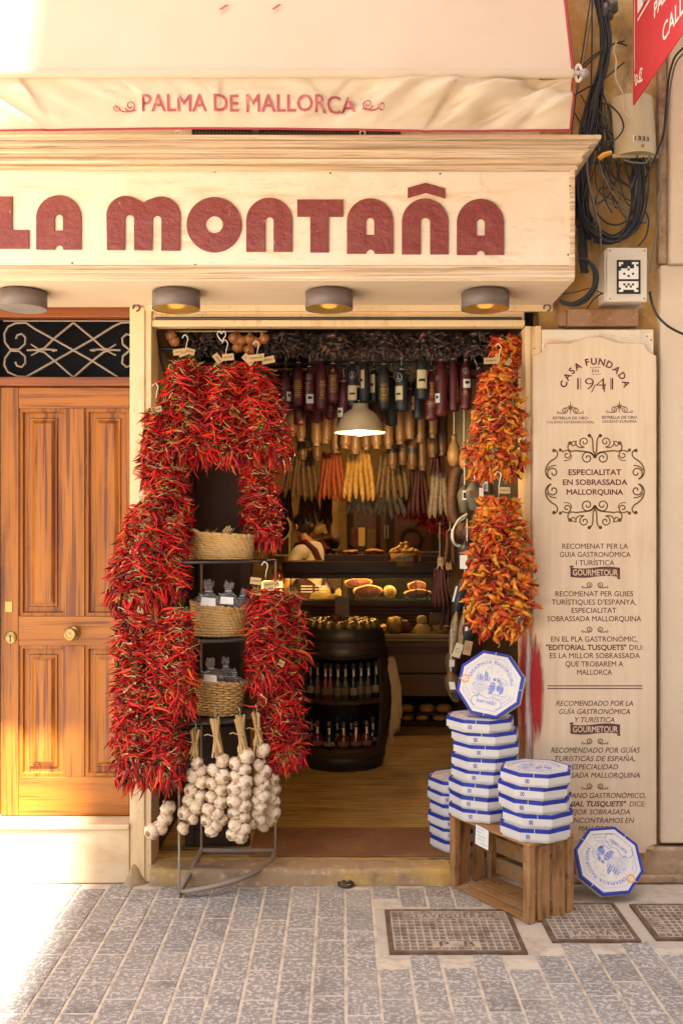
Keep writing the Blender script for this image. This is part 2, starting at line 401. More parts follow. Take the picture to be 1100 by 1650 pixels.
M['stem'] = mat('chilli_stem', (0.34, 0.22, 0.06), 0.7, rand=[(0, (0.15, 0.16, 0.03)), (0.4, (0.36, 0.24, 0.07)), (1.0, (0.58, 0.42, 0.18))])
M['opep'] = mat('dried_orange_pepper_skin', (0.6, 0.2, 0.02), 0.42, rand=[(0, (0.20, 0.010, 0.006)), (0.22, (0.38, 0.030, 0.008)), (0.45, (0.58, 0.105, 0.008)), (0.75, (0.64, 0.175, 0.010)), (0.92, (0.66, 0.30, 0.02)), (1.0, (0.28, 0.016, 0.008))], spec=.35, bumps=[(45, U, .8, 0.012), (110, U, .5, .004)])
M['dpep'] = mat('dark_dried_pepper_skin', (0.03, 0.018, 0.015), 0.38, rand=[(0, (0.020, 0.014, 0.014)), (0.6, (0.045, 0.028, 0.024)), (0.9, (0.08, 0.035, 0.022)), (1, (0.14, 0.06, 0.03))], bumps=[(60, U, 0.9, 0.01)])
M['garlic'] = mat('garlic_skin', (0.60, 0.46, 0.30), 0.5, [('n', 34, (1, 1, .5), (0.36, 0.19, 0.12), 0.47, 0.62, 0.8), ('n', 16, U, (0.70, 0.60, 0.46), 0.45, 0.62, 0.7), ('n', 90, (1, 1, .16), (.30, .15, .08), .54, .64, .65)], [(40, (1, 1, .3), 0.5, 0.004)])
M['root'] = plain('garlic_root_disc', (.30, .19, .10), .9)
M['straw'] = mat('dry_stalk', (0.50, 0.33, 0.14), 0.8, [('n', 40, (1, 1, .1), (0.28, 0.16, 0.06), 0.45, 0.7, 0.7)], [(80, (1, 1, .1), .4, .002)])
M['basket'] = mat('woven_palm_basket', (0.52, 0.31, 0.10), 0.75, [('n', 30, (1, 1, 2), (0.25, 0.13, 0.035), 0.52, 0.7, 0.7), ('n', 6, U, (0.62, 0.42, 0.18), 0.45, 0.7, 0.6)], [(60, (1, 1, 1.6), .6, .004)])
M['cello'] = mat('cellophane', (0.85, 0.82, 0.78), 0.12, alpha=0.24, spec=1.0, bumps=[(40, U, 1.0, .05)])
M['blackcable'] = plain('black_cable', (0.022, 0.021, 0.022), 0.5)
M['greycable'] = plain('grey_cable', (0.16, 0.135, 0.11), 0.6)
M['whitecable'] = plain('cream_cable', (0.55, 0.45, 0.33), 0.6)
M['boxbeige'] = plain('beige_box_plastic', (0.50, 0.40, 0.24), 0.45, layers=[('n', 4, U, (0.42, 0.31, 0.17), 0.45, 0.7, 0.6), ('n', 30, U, DIRT, 0.7, 0.8, 0.5)])
M['boxgrey'] = plain('grey_white_box_plastic', (0.60, 0.53, 0.44), 0.45, layers=[('n', 4, U, (0.50, 0.43, 0.33), 0.45, 0.7, 0.5)])
M['black'] = plain('black_paint', (0.015, 0.013, 0.013), 0.5)
M['rustplate'] = plain('rusty_plate', (0.30, 0.165, 0.09), 0.8, layers=[('n', 8, U, (0.20, 0.085, 0.035), 0.45, 0.65, 0.8), ('n', 40, U, (0.42, 0.3, 0.2), 0.6, 0.7, 0.6)])
M['banner'] = mat('red_banner', (0.62, 0.045, 0.055), 0.55, [('n', 3, U, (0.68, 0.075, 0.085), 0.4, 0.7, 0.5)], translucent=0.15)
M['bannerwhite'] = plain('banner_white', (0.85, 0.80, 0.74), 0.6)
M['greymetal'] = plain('grey_metal', (0.30, 0.27, 0.25), 0.5, metal=0.3)
# ================================================================== SETTING
M['grout'] = mat('sandy_grout', (0.54, 0.46, 0.36), 0.95, [('n', 12, U, (0.24, 0.18, 0.12), 0.45, 0.7, 0.7)], [(60, U, 0.4, 0.004)])
def tile_mat():
    m = mat('speckled_grey_paver', (0.245, 0.222, 0.20), 0.75,
            [('n', 52, (1, 1, 1), (0.50, 0.46, 0.41), 0.50, 0.58, 0.8, 2.0), ('n', 150, U, (0.07, 0.065, 0.06), 0.56, 0.64, 0.75, 2.0),
             ('n', 1.7, U, (0.36, 0.32, 0.27), 0.48, 0.72, 0.6), ('n', 5, U, (0.10, 0.085, 0.07), 0.56, 0.72, 0.65), ('n', 24, U, (.05, .045, .04), .70, .76, .6)], [(70, U, 0.35, 0.003)])
    nt = m.node_tree; bs = nt.nodes['Principled BSDF']; l = bs.inputs['Base Color'].links[0]; src = l.from_socket
    ge = nt.nodes.new('ShaderNodeNewGeometry'); mr = nt.nodes.new('ShaderNodeMapRange'); mr.inputs[3].default_value = 0.88; mr.inputs[4].default_value = 1.10
    nt.links.new(ge.outputs['Random Per Island'], mr.inputs[0])
    mx = nt.nodes.new('ShaderNodeMix'); mx.data_type = 'RGBA'; mx.blend_type = 'MULTIPLY'; mx.inputs[0].default_value = 1.0
    nt.links.new(src, mx.inputs[6]); nt.links.new(mr.outputs[0], mx.inputs[7]); nt.links.new(mx.outputs[2], bs.inputs['Base Color'])
    return m
M['tile'] = tile_mat()
GR = [(0.192, 0.747, -0.868, -0.412), (0.868, 1.236, -0.755, -0.335), (1.302, 1.80, -0.735, -0.345)]
PATCH = [(0.150, 0.800, -0.905, -0.37), (0.800, 1.285, -0.80, -0.085), (1.285, 2.0, -0.80, -0.085)]
mb = MB()
mb.add([(-40, -30, -.003), (40, -30, -.003), (40, .07, -.003), (-40, .07, -.003)], [(0, 1, 2, 3)], 0)
pit = 0.1255; ln = 0.245
for c in range(-34, 30):
    x0 = 0.016+c*pit; off = (0.5 if c % 2 else 0.0)*ln+RNG.uniform(-.02, .02)
    for r in range(0, 16):
        y1 = -0.03-r*ln+off-.1; y0 = y1-ln
        y1 = min(y1, -0.045 if x0 > -1.0 else -.06)
        if y1-y0 < .04: continue
        if any(x0+pit > a and x0 < b and (y0+y1)/2 > p and (y0+y1)/2 < q for a, b, p, q in [(p_[0]+.03, p_[1]-.03, p_[2], p_[3]) for p_ in PATCH]): continue
        g = .0062; e = .003; h = RNG.uniform(-.0012, .0012); dz = RNG.uniform(-.0012, .0012)
        A = [(x0+g, y0+g), (x0+pit-g, y0+g), (x0+pit-g, y1-g), (x0+g, y1-g)]
        B = [(x0+g+e, y0+g+e), (x0+pit-g-e, y0+g+e), (x0+pit-g-e, y1-g-e), (x0+g+e, y1-g-e)]
        mb.add([(x, y, -.006) for x, y in A]+[(x, y, -.0015+h) for x, y in A]+[(x, y, .0005+h+(dz if i > 1 else 0)) for i, (x, y) in enumerate(B)],
               [(i, (i+1) % 4, (i+1) % 4+4, i+4) for i in range(4)]+[(i+4, (i+1) % 4+4, (i+1) % 4+8, i+8) for i in range(4)]+[(8, 9, 10, 11)], 1)
for a, b, p, q in PATCH:
    mb.add([(a, p, -.002), (b, p, -.002), (b, q, -.002), (a, q, -.002)], [(0, 1, 2, 3)], 2)
M['concrete'] = mat('sandy_concrete', (0.44, 0.37, 0.29), 0.95, [('n', 8, U, (0.26, 0.20, 0.14), 0.5, 0.75, 0.7), ('n', 60, U, (0.55, 0.48, 0.4), 0.5, 0.7, 0.5)], [(50, U, 0.5, 0.005)])
tag(mb.build('pavement', [M['grout'], M['tile'], M['concrete']], recalc=False), kind='structure')

# shop floor
M['plank'] = mat('plank_floor', (0.47, 0.29, 0.085), 0.5, [('n', 4, (.6, 9, 1), (0.25, 0.14, 0.04), 0.44, 0.60, 0.85), ('n', 9, (.35, 9, 1), (0.035, 0.018, 0.008), 0.55, 0.62, 0.9), ('n', 2, (1, 3, 1), (0.46, 0.29, 0.10), 0.5, 0.7, 0.6)], [(20, (.2, 6, 1), 0.2, 0.003)], rough_var=.12)
mb = MB()
y = .05; k = 0
while y < 5.6:
    x = -1.0-RNG.uniform(0, .9)
    while x < 1.1:
        w = 1.1
        a = max(x, -.95); b = min(x+w, 1.0)
        if b-a > .02: mb.box(a+.001, b-.001, y+.001, y+.149, 0.05, .085)
        x += w
    y += .15
tag(mb.build('shop_floor', M['plank']), kind='structure')

# ================================================================== SHOP BUILDING
bld = thing('shop_building', (0, 0, 0), 'old cream shop building with a wide open doorway and a pine front door beside it', 'building')
w = MB()
w.box(-5.0, .965, 0, .25, 2.80, 7.5)
w.box(-5.0, -1.72, 0, .25, 0, 2.80)
w.build('facade_wall', M['plaster'], bld)
w = MB(); w.box(.965, 1.560, .02, .27, 0, 7.5); w.build('old_plaster_wall', M['ochre'], bld)
# frame posts and lintel
w = MB(); w.box(-1.018, -.918, -.045, .16, 0.0, 2.80)
w.box(-1.021, -.948, -.055, -.045, .0, 2.78)
w.build('frame_post', M['framepaint'], bld, bevel=.005)
w = MB(); w.box(.888, .964, -.035, .16, 0.0, 2.69); w.box(.888, .915, -.045, -.035, 0, 2.69); w.box(.935, .964, -.05, -.035, 0, 2.69)
w.build('frame_post', M['framepaint'], bld, bevel=.004)
w = MB(); w.box(-.918, .888, -.02, .14, 2.725, 2.80); w.box(-.95, 1.02, -.05, -.02, 2.762, 2.80); w.box(-.918, .888, -.035, .03, 2.69, 2.722); w.box(-.917, .887, -.028, -.0202, 2.735, 2.748)
w.build('lintel', M['framepaint'], bld, bevel=.004)
w = MB(); w.tube([(-.90, -.036, 2.728), (.87, -.036, 2.728)], .007, 8)
w.build('shutter_track', M['darkiron'], bld)
# wall hook heads at the post tops
for hx in (-.988, .99):
    w = MB(); w.tube([(hx+.016*math.cos(a), -.058, 2.775+.016*math.sin(a)) for a in [i*PI/8 for i in range(-4, 10)]], .004, 6); w.build('hook', M['darkiron'], bld)
# interior shell
M['inwall'] = mat('shop_inner_wall', (0.27, 0.165, 0.06), 0.8, [('n', 4, U, (0.45, 0.32, 0.16), 0.45, 0.7, 0.6)], [(40, U, .2, .004)])
M['darkwood'] = mat('dark_brown_wood', (0.045, 0.021, 0.011), 0.6, [('n', 14, (6, 6, .3), (0.035, 0.016, 0.01), 0.42, 0.68, 0.8), ('n', 40, (6, 6, .25), (0.08, 0.04, 0.02), 0.56, 0.7, 0.5)], [(30, (6, 6, .3), .2, .003)], spec=.25)
M['redwood'] = mat('red_brown_counter_wood', (0.10, 0.034, 0.014), 0.35, [('n', 14, (.3, 6, 6), (0.06, 0.02, 0.01), 0.42, 0.68, 0.8)], [(30, (.3, 6, 6), .15, .003)], coat=.25)
M['ceil'] = plain('dark_ceiling', (0.06, 0.035, 0.018), 0.8)
w = MB(); w.box(-1.02, -.925, .16, 5.5, 2.30, 2.9); w.box(-1.02, 1.02, 5.5, 5.6, 0.05, 2.9)
w.build('inner_wall', M['inwall'], bld)
w = MB(); w.box(-1.02, -.92, .16, 5.5, 0.05, 2.30); w.build('wainscot', M['darkwood'], bld)
w = MB(); w.box(.925, 1.02, .16, 5.5, 0.05, 2.9); w.build('wainscot', M['darkwood'], bld)
w = MB(); w.box(-1.02, 1.02, .14, 5.6, 2.86, 2.96)
w.build('ceiling', M['ceil'], bld)
w = MB()
for i in range(6): w.box(-.92, .92, .9+i*.8, .98+i*.8, 2.77, 2.859)
w.build('ceiling_beam', M['darkwood'], bld)
# folded shop door leaf behind the rack
w = MB(); xa, xb = -.80, -.47
w.box(xa, xb, .245, .28, .09, 2.35)
w.box(xa, xa+.05, .228, .245, .09, 2.35); w.box(xb-.05, xb, .228, .245, .09, 2.35)
for zz in (.09, .62, 1.3, 2.27): w.box(xa+.05, xb-.05, .230, .245, zz, zz+.08)
w.build('folded_door_leaf', M['darkwood'], bld, bevel=.004)

# ---- pine front door
DX0, DX1 = -1.700, -1.021
DZ0, DZ1 = .292, 2.408
DY = .055
dr = MB()
def rail(a, b, z0, z1): dr.box(a, b, DY, DY+.045, z0, z1)
def Zd(py): return Z(py, 4.92)
def Xd(px): return X(px, 4.92)
xs = [Xd(5), Xd(31), Xd(107), Xd(137), Xd(209), Xd(217)]
z_top = Zd(658); z_k0 = Zd(993); z_k1 = Zd(1040); z_bot = Zd(1252)
fd = MB()
door = MB()
door.box(xs[0]-.01, xs[1], DY, DY+.045, DZ0, DZ1); door.box(xs[4], xs[5]+.002, DY, DY+.045, DZ0, DZ1)
door.box(xs[2], xs[3], DY+.0005, DY+.045, z_bot, z_k1); door.box(xs[2], xs[3], DY+.0005, DY+.045, z_k0, z_top)
front = door.build('front_door', M['doorv'], bld, bevel=.003)
for za, zb_ in ((z_top, DZ1), (z_k1, z_k0), (DZ0, z_bot)):
    r = MB(); r.box(xs[1], xs[4], DY+.001, DY+.044, za, zb_); r.build('door_rail', M['doorh'], front, bevel=.003)
for (a, b) in ((xs[1], xs[2]), (xs[3], xs[4])):
    for (c, d_) in ((z_bot, z_k1), (z_k0, z_top)):
        p = MB()
        ins = [(0, .012), (.016, .012), (.022, .030), (.045, .030), (.05, .022), (.058, .022), (.075, .010)]
        rings = [[(a+i, DY+q, c+i), (b-i, DY+q, c+i), (b-i, DY+q, d_-i), (a+i, DY+q, d_-i)] for i, q in ins]
        vs = [v for rg in rings for v in rg]; fs = []
        for k in range(len(rings)-1):
            for j in range(4): fs.append((k*4+j, k*4+(j+1) % 4, k*4+4+(j+1) % 4, k*4+4+j))
        n = (len(rings)-1)*4; fs.append((n, n+1, n+2, n+3))
        p.add(vs, fs); p.build('door_panel', M['doorv'], front)
kx, kz = Xd(119), Zd(1020)
h = MB(); R = Matrix.Rotation(PI/2, 4, 'X')
h.lathe([(.036, 0), (.036, .004), (.028, .008), (.012, .012), (.012, .035), (.028, .042), (.033, .052), (.031, .062), (.022, .068), (.020, .066), (.010, .068), (.0, .069)], (kx, DY, kz), 28, 0, R)
h.build('door_knob', M['brass'], front)
h = MB(); h.lathe([(.031, 0), (.031, .004), (.027, .007), (0, .008)], (Xd(18.5), DY, Zd(1027)), 24, 0, R); h.box(Xd(18.5)-.003, Xd(18.5)+.003, DY-.0095, DY-.007, Zd(1034), Zd(1026), 1)
h.lathe([(.006, .0082), (0, .009)], (Xd(18.5), DY, Zd(1025)), 12, 1, R); h.build('keyhole_plate', [M['brass'], M['black']], front)
h = MB(); h.box(Xd(10), Xd(21), DY-.004, DY, Zd(986), Zd(969)); h.build('lock_plate', M['brass'], front)
# frame and transom
f = MB()
f.box(-5.0+3.27, DX0-.012, .02, .15, .25, 2.80)
f.box(DX0-.012, DX1+.001, .015, .15, Zd(514), 2.80); f.box(DX0-.012, DX1+.001, -.005, .015, Zd(500), Zd(488))
f.box(DX0-.012, DX1+.001, .025, .15, DZ1+.004, Zd(609))
f.build('door_frame', M['doorframe'], bld, bevel=.004)
tw = MB(); tw.box(DX0-.012, DX1+.001, .10, .106, Zd(609), Zd(514)); tr = tw.build('transom_window', M['blackglass'], bld)
g = MB(); yy = .055
def gp(cx, cy): return (X(cx*300/1076, 4.91), yy, Z(440+cy*460/1650, 4.91))
def bar(pts, rad=.0055): g.tube([gp(*q) for q in pts], rad, 6)
bar([(20, 275), (775, 275)], .004); bar([(20, 607), (775, 607)], .004)
bar([(425, 285), (540, 380), (600, 435), (640, 445)]); bar([(425, 285), (310, 380), (255, 435), (205, 445)])
bar([(425, 603), (320, 510), (255, 455), (205, 445)]); bar([(425, 603), (530, 510), (600, 455), (640, 445)])
bar(catmull([(150, 600), (310, 510), (425, 445), (540, 380), (650, 310), (720, 285), (775, 300)], 5) and [(150, 600), (310, 510), (425, 445), (540, 380), (650, 310), (700, 285), (760, 283), (790, 310)])
bar([(680, 600), (540, 510), (425, 445), (310, 380), (200, 320), (150, 285), (90, 288), (45, 310), (25, 350), (30, 400), (60, 440), (110, 440), (145, 410), (148, 370), (125, 350), (100, 358), (92, 380)])
bar([(150, 600), (100, 597), (45, 570), (25, 530), (30, 490), (60, 448), (110, 450), (145, 480), (148, 520), (125, 543), (98, 535), (90, 512)])
bar([(775, 440), (745, 440), (710, 410), (706, 375), (730, 352), (755, 358), (765, 380)]); bar([(775, 450), (745, 450), (710, 480), (706, 520), (730, 542), (755, 535), (765, 512)])
for sx in (1, -1):
    c0 = 425-sx*0
    for a in (0,):
        bar([(425+sx*95, 445), (425+sx*140, 440), (425+sx*270, 445)], .005)
        bar([(425+sx*190, 445), (425+sx*215, 430), (425+sx*245, 410)], .004); bar([(425+sx*190, 445), (425+sx*215, 460), (425+sx*245, 475)], .004)
    g.lathe([(0, -.016), (.009, 0), (0, .016)], gp(425+sx*115, 445), 8, 0, Matrix.Rotation(PI/2, 4, 'Y'))
g.build('scroll_grille', M['iron'], tr)
# step under the door
s = MB(); s.box(-5.0, -1.02, -.065, 0.0, 0.0, .262); s.box(-5.0, -1.019, -.078, .10, .262, .288)
st = s.build('door_step', M['stepstone'], bld, bevel=.006)
s = MB(); s.lathe([(.05, 0), (.043, .02), (.03, .045), (.018, .075), (.006, .09)], (-1.0, -.05, 0), 11, 0, None, 3, .35); s.build('cement_lump', M['threshold'], bld)

# threshold stone, worn top
M['matb'] = mat('brown_coir_mat', (0.20, 0.085, 0.028), 0.95, [('n', 160, U, (0.10, 0.04, 0.014), 0.45, 0.6, 0.7), ('n', 5, U, (0.27, 0.14, 0.06), 0.5, 0.75, 0.6)], [(200, U, .6, .004)])
t = MB(); nx, ny = 90, 10; vs = []
for j in range(ny+1):
    for i in range(nx+1):
        x = -.917+1.44*i/nx; yb = .06; yf = -.085+.022*(noise2(i*.16, 3.3, 5)-.5)+.01*noise2(i*.7, 1, 2)
        q = j/ny; y = yf+(yb-yf)*max(0, (q-.25)/.75)
        zt = .078+.012*(noise2(i*.25, j*.3, 1)-.5)+.006*(noise2(i*.9, j*.9, 3)-.5)
        z = zt*(1-(1-min(1, q/.25))**2.2) if q < .25 else zt
        y += (-.012*(1-q/.25) if q < .25 else 0)
        vs.append((x, y, z))
t.add(vs, [(j*(nx+1)+i, j*(nx+1)+i+1, (j+1)*(nx+1)+i+1, (j+1)*(nx+1)+i) for j in range(ny) for i in range(nx)], 0, True)
t.box(.503, .886, .042, .062, 0, .074)
t.build('threshold', M['threshold'], bld, recalc=False)
d = MB(); d.box(-.46, .86, .062, .52, .084, .097)
tag(d.build('doormat', M['matb'], bevel=.004), 'flat brown coir mat lying just inside the threshold', 'doormat')

# dark grille window behind the awning
wv = MB(); wv.box(X(310), X(645), -.012, -.002, 3.55, 3.80); wv = wv.build('vent_window', M['black'], bld)
gm = MB()
for i in range(60):
    x = X(310)+i*(X(645)-X(310))/60; gm.box(x, x+.004, -.02, -.0125, 3.55, 3.80)
for k in range(12): gm.box(X(310), X(645), -.024, -.0202, 3.55+k*.02, 3.554+k*.02)
gm.box(X(408), X(418), -.034, -.0242, 3.55, 3.80)
gm.build('wire_mesh', M['grill'], wv)

# ================================================================== NEIGHBOURING HOUSE (right)
nb = thing('neighbouring_house', (1.56, 0, 0), 'smooth cream plastered house wall at the right edge, with a stained stone base', 'building')
w = MB(); w.box(1.545, 5, -.03, .27, .18, 2.99); w.box(1.585, 5, -.05, .27, 2.99, 7.5); w.build('wall', M['plaster'], nb, bevel=.012)
w = MB(); w.box(1.540, 1.583, -.02, .15, 3.0, 7.5); w.build('broken_plaster_edge', M['plinth'], nb, bevel=.01)
w = MB(); w.box(.966, 5, -.045, .02, 0, .165); w.box(.966, 5, -.075, -.045, 0, .04); w.build('plinth', M['plinth'], nb, bevel=.012)

# ================================================================== HOUSE ACROSS THE STREET (casts the shade)
op = thing('house_across_street', (7, -7, 0), 'tall pale house standing across the street from the shop', 'building')
w = MB(); w.box(-.71, 16, -8, -7, 0, 21); w.build('wall', mat('pale_ochre_render', (0.78, 0.62, 0.42), 0.9, [('n', 1, U, (0.66, 0.5, 0.32), .45, .7, .6)]), op)
for i in range(5):
    for k in range(3):
        w = MB(); x = 1.2+i*3.0; z = 4.2+k*5; w.box(x, x+1.1, -7.0, -6.93, z, z+2); fo = w.build('window', M['doorframe'], op)
        w = MB(); w.box(x+.08, x+1.02, -6.93, -6.92, z+.08, z+1.92); w.build('pane', M['blackglass'], fo)

# ================================================================== SHOP SIGN (fascia)
FY = -.52
sg = thing('shop_sign', (0, -.26, 2.80), 'long cream painted fascia over the doorway with big burgundy shop name under a weathered cornice', 'shop sign')
FX1 = X(925, 4.34)
b = MB(); b.box(-5, FX1, FY+.008, 0, 2.80, 3.275); b.build('fascia_board', M['cream'], sg, bevel=.003)
tr_ = MB(); tr_.box(-5, FX1+.001, FY-.006, FY+.008, 2.797, 2.842); tr_.box(X(917, 4.34), FX1+.001, FY-.005, FY+.008, 2.842, 3.275); tr_.box(-5, X(917, 4.34), FY+.002, FY+.008, 2.842, 2.858)
tr_.build('trim', M['weather'], sg, bevel=.004)
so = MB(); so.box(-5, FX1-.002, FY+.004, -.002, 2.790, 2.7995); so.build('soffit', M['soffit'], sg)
prof = [(-.004, 3.266), (.010, 3.270), (.010, 3.286), (.004, 3.288), (.004, 3.293), (.022, 3.295), (.030, 3.300), (.034, 3.308), (.026, 3.312), (.028, 3.322), (.040, 3.334), (.058, 3.338), (.058, 3.343), (.048, 3.345), (.050, 3.352), (.066, 3.360), (.088, 3.363), (.088, 3.367), (.080, 3.369), (.1, 3.371), (.1, 3.386), (0, 3.390), (-.3, 3.392)]
c = MB(); vs = []
for o_, z in prof: vs += [(-5, FY-o_, z), (FX1+max(o_, -.2)*.9, FY-o_, z), (FX1+max(o_, -.2)*.9, -.0, z)]
c.add(vs, [(k*3+j, k*3+j+1, k*3+3+j+1, k*3+3+j) for k in range(len(prof)-1) for j in range(2)])
c.build('cornice', M['weather'], sg)
# lettering, raised 7 mm
def arcp(cx, cy, r, a0, a1, n=14): return [(cx+r*math.cos(a0+(a1-a0)*i/(n-1)), cy-r*math.sin(a0+(a1-a0)*i/(n-1))) for i in range(n)]
FD = 4.34
def fmap(off): return lambda a, bb: (X(a, FD), FY+.008-off, Z(bb, FD))
def letter(outer, holes=()):
    cu = bpy.data.curves.new('l', 'CURVE'); cu.dimensions = '2D'; cu.fill_mode = 'BOTH'; cu.extrude = .0035; cu.bevel_depth = .0012; cu.bevel_resolution = 0
    for poly in (outer, *holes):
        sp = cu.splines.new('POLY'); sp.points.add(len(poly)-1); sp.use_cyclic_u = True
        for p_, (a, bb) in zip(sp.points, poly): p_.co = (X(a, FD), Z(bb, FD), 0, 1)
    ob = bpy.data.objects.new('l', cu); me = bpy.data.meshes.new_from_object(ob)
    m_ = MB(); m_.add([(v.co.x, FY+.008-.0047-v.co.z, v.co.y) for v in me.vertices], [tuple(p_.vertices) for p_ in me.polygons])
    bpy.data.objects.remove(ob); bpy.data.curves.remove(cu); bpy.data.meshes.remove(me)
    m_.build('letter', M['burg_letter'], sg, recalc=False)
def dome(x0, x1, y0, y1):
    r = (x1-x0)/2; k = min(r, 38)
    return [(x0, y1)]+arcp((x0+x1)/2, y0+r, r, PI, 0, 24)+[(x1, y1)]
def letA(x0, x1, y0, y1, hx0, hx1, hy0, hy1):
    hr = (hx1-hx0)/2; nx = (x0+x1)/2+.5
    out = [(x0, y1)]+arcp((x0+x1)/2, y0+(x1-x0)/2, (x1-x0)/2, PI, 0, 24)+[(x1, y1), (nx+9, y1)]+arcp(nx, y1, 7, 0, PI, 9)+[(nx-9, y1)]
    letter(out, [[(hx0, hy1)]+arcp((hx0+hx1)/2, hy0+hr, hr, PI, 0, 10)+[(hx1, hy1)]])
def letN(x0, x1, y0, y1, gx0, gx1, gy):
    gr = (gx1-gx0)/2
    letter([(x0, y1)]+arcp((x0+x1)/2, y0+(x1-x0)/2, (x1-x0)/2, PI, 0, 24)+[(x1, y1), (gx1, y1)]+arcp((gx0+gx1)/2, gy+gr, gr, 0, PI, 12)+[(gx0, y1)])
letter([(-10, 317), (20, 317), (20, 371), (47, 371), (47, 400), (-10, 400)])
letA(59, 131, 315, 401.5, 88, 102, 345, 372)
letter([(173, 402)]+arcp(203, 347, 31, PI*.99, PI*.36, 12)+[(221, 321.5), (227, 324), (231, 327.5), (236, 324), (241.5, 321.5)]+arcp(259.5, 348, 31, PI*.64, 0.01, 12)+[(290, 403), (260.5, 403), (260.5, 355)]+arcp(253, 354, 7.5, 0, PI, 8)+[(245, 402.5), (216.5, 402.5)]+arcp(209, 353, 7.5, 0, PI, 8)+[(201, 402)])
letter(arcp(345, 362, 44, 0, 2*PI*.98, 44), [arcp(345, 362, 14.5, 0, 2*PI*.97, 24)])
letN(397, 470.5, 319, 405, 427, 441, 349)
letter([(479, 322), (552, 322), (552, 348.5), (529, 348.5), (529, 406), (500, 406), (500, 348.5), (479, 348.5)])
letA(559, 633, 320, 408, 589, 603, 350, 379)
letN(647.5, 721.5, 320.5, 409, 677, 693, 350)
letter([(657, 303), (686, 295), (716, 304), (716, 318.5), (686, 310), (657, 318)])
letA(736, 811, 321, 410, 767, 781, 352, 380)
for px, py in ((162, 274), (346, 276), (532, 278), (709, 279), (116, 423), (314, 426), (507, 428), (706, 430), (917, 300), (914, 411)):
    sc_ = MB(); sc_.lathe([(.0045, 0), (.0035, .003), (0, .0035)], (X(px, FD), FY+.008 if px < 912 else FY-.005, Z(py, FD)), 8, 0, R)
    sc_.build('screw', M['darkiron'], sg)
for px in (287, 584):
    rg = MB(); zc = Z(219, 4.26); rg.tube([(X(px, 4.26)+.011*math.cos(a), -.60, zc+.012+.011*math.sin(a)) for a in [i*PI/8 for i in range(17)]], .0028, 6); rg.tube([(X(px, 4.26), -.6, 3.385), (X(px, 4.26), -.6, zc+.002)], .0025, 6); rg.build('ring_hook', M['string'], sg)

# ================================================================== AWNING
aw = thing('awning', (-1, -.6, 3.4), 'cream canvas awning with a crumpled lettered valance edged in burgundy', 'awning')
AX0, AX1, AY = -4.6, .858, -1.16
ZT, ZB_ = 3.414, 3.208
RV = random.Random(21); CREASE = []
for i in range(90):
    rgt = RV.random() < .72
    cx = RV.uniform(-.1, AX1) if rgt else RV.uniform(-1.7, .1)
    an = RV.gauss(.42, .22) if rgt else RV.gauss(-.25, .45)
    CREASE.append((cx, RV.uniform(ZB_+.01, 3.37), math.cos(an), math.sin(an), RV.uniform(.05, .20), RV.uniform(.006, .020), RV.uniform(.007, .022)*RV.choice((1, 1, -1))*(1 if rgt else .75)))
def vdisp(x, z):
    t_ = max(0, (ZT-z)/(ZT-ZB_)); d_ = 0
    for cx, cz, ca, sa, ln_, wd_, am in CREASE:
        dx = x-cx
        if abs(dx) > .45: continue
        dz = z-cz; al = dx*ca+dz*sa; pe = -dx*sa+dz*ca
        e = (al/ln_)**2
        if e > 4: continue
        d_ += am*math.exp(-e)*(math.tanh(pe/wd_)*math.exp(-abs(pe)/.06))
    n = noise2(x*2.2, .2, 5)*.5+noise2(x*5-z*6, z*9+x*2, 1)*.35
    if -.85 < x < .25: d_ *= .45+.55*max(0, (abs(x+.3)-.4)/.15) if abs(x+.3) > .4 else .45
    return (-.03*n*(.2+.8*t_)-d_)*(1-.8*min(1, t_)**6)*min(1, t_*4)+.045*t_
v = MB(); nx, nz = 800, 40; vs = []
XS = [AX0+(-1.75-AX0)*i/100 for i in range(100)]+[-1.75+(AX1+1.75)*i/700 for i in range(701)]
for k in range(nz+1):
    for i in range(nx+1):
        x = XS[i]; z = 3.385+(ZB_-3.385)*k/nz
        zz = z-.004*math.sin(x*3.1)*k/nz
        vs.append((x, AY+vdisp(x, z), zz))
v.add(vs, [(k*(nx+1)+i, k*(nx+1)+i+1, (k+1)*(nx+1)+i+1, (k+1)*(nx+1)+i) for k in range(nz) for i in range(nx)], 0, True)
val = v.build('valance', M['canvas'], aw, recalc=False)
tr2 = MB(); e = [vs[nz*(nx+1)+i] for i in range(0, nx+1, 2)]; tr2.tube(e, .0042, 6, 0)
tr2.tube([vs[k*(nx+1)+nx] for k in range(nz+1)], .004, 6, 0); tr2.build('red_edging', M['redtrim'], val)
AW = 4.08
AD = 3.7
fl = Flat(); fl.text('PALMA DE MALLORCA', 228, 573, -176.5, -151, bold=.012)
for sx, cx in ((1, 198), (-1, 602)):
    q = lambda a, b: (cx+sx*a, -(167+b))
    fl.rib([q(*p_) for p_ in spiral(10, -1, 9, 2, PI*.9, -PI*2.0)], 2.2); fl.rib([q(*p_) for p_ in spiral(-13, 2, 6, 1.5, -PI*.1, PI*2.3)], 2.0)
    fl.rib([q(*p_) for p_ in bez((-8, 3), (-6, 10), (8, 8), (19, 6))], 2.0)
def vmap(a, b):
    x = X(a, AD); z = Z(-b, AD); return (x, AY+vdisp(x, z)-.004, z)
fl.mb(vmap).build('valance_lettering', M['burg_print'], val, recalc=False)
hm = MB(); hm.tube([(AX0, AY, 3.398), (AX1, AY, 3.398)], .0165, 14); hm.build('front_bar_sleeve', M['canvas'], aw)
f = MB(); vs = []; nx, ny = 80, 30
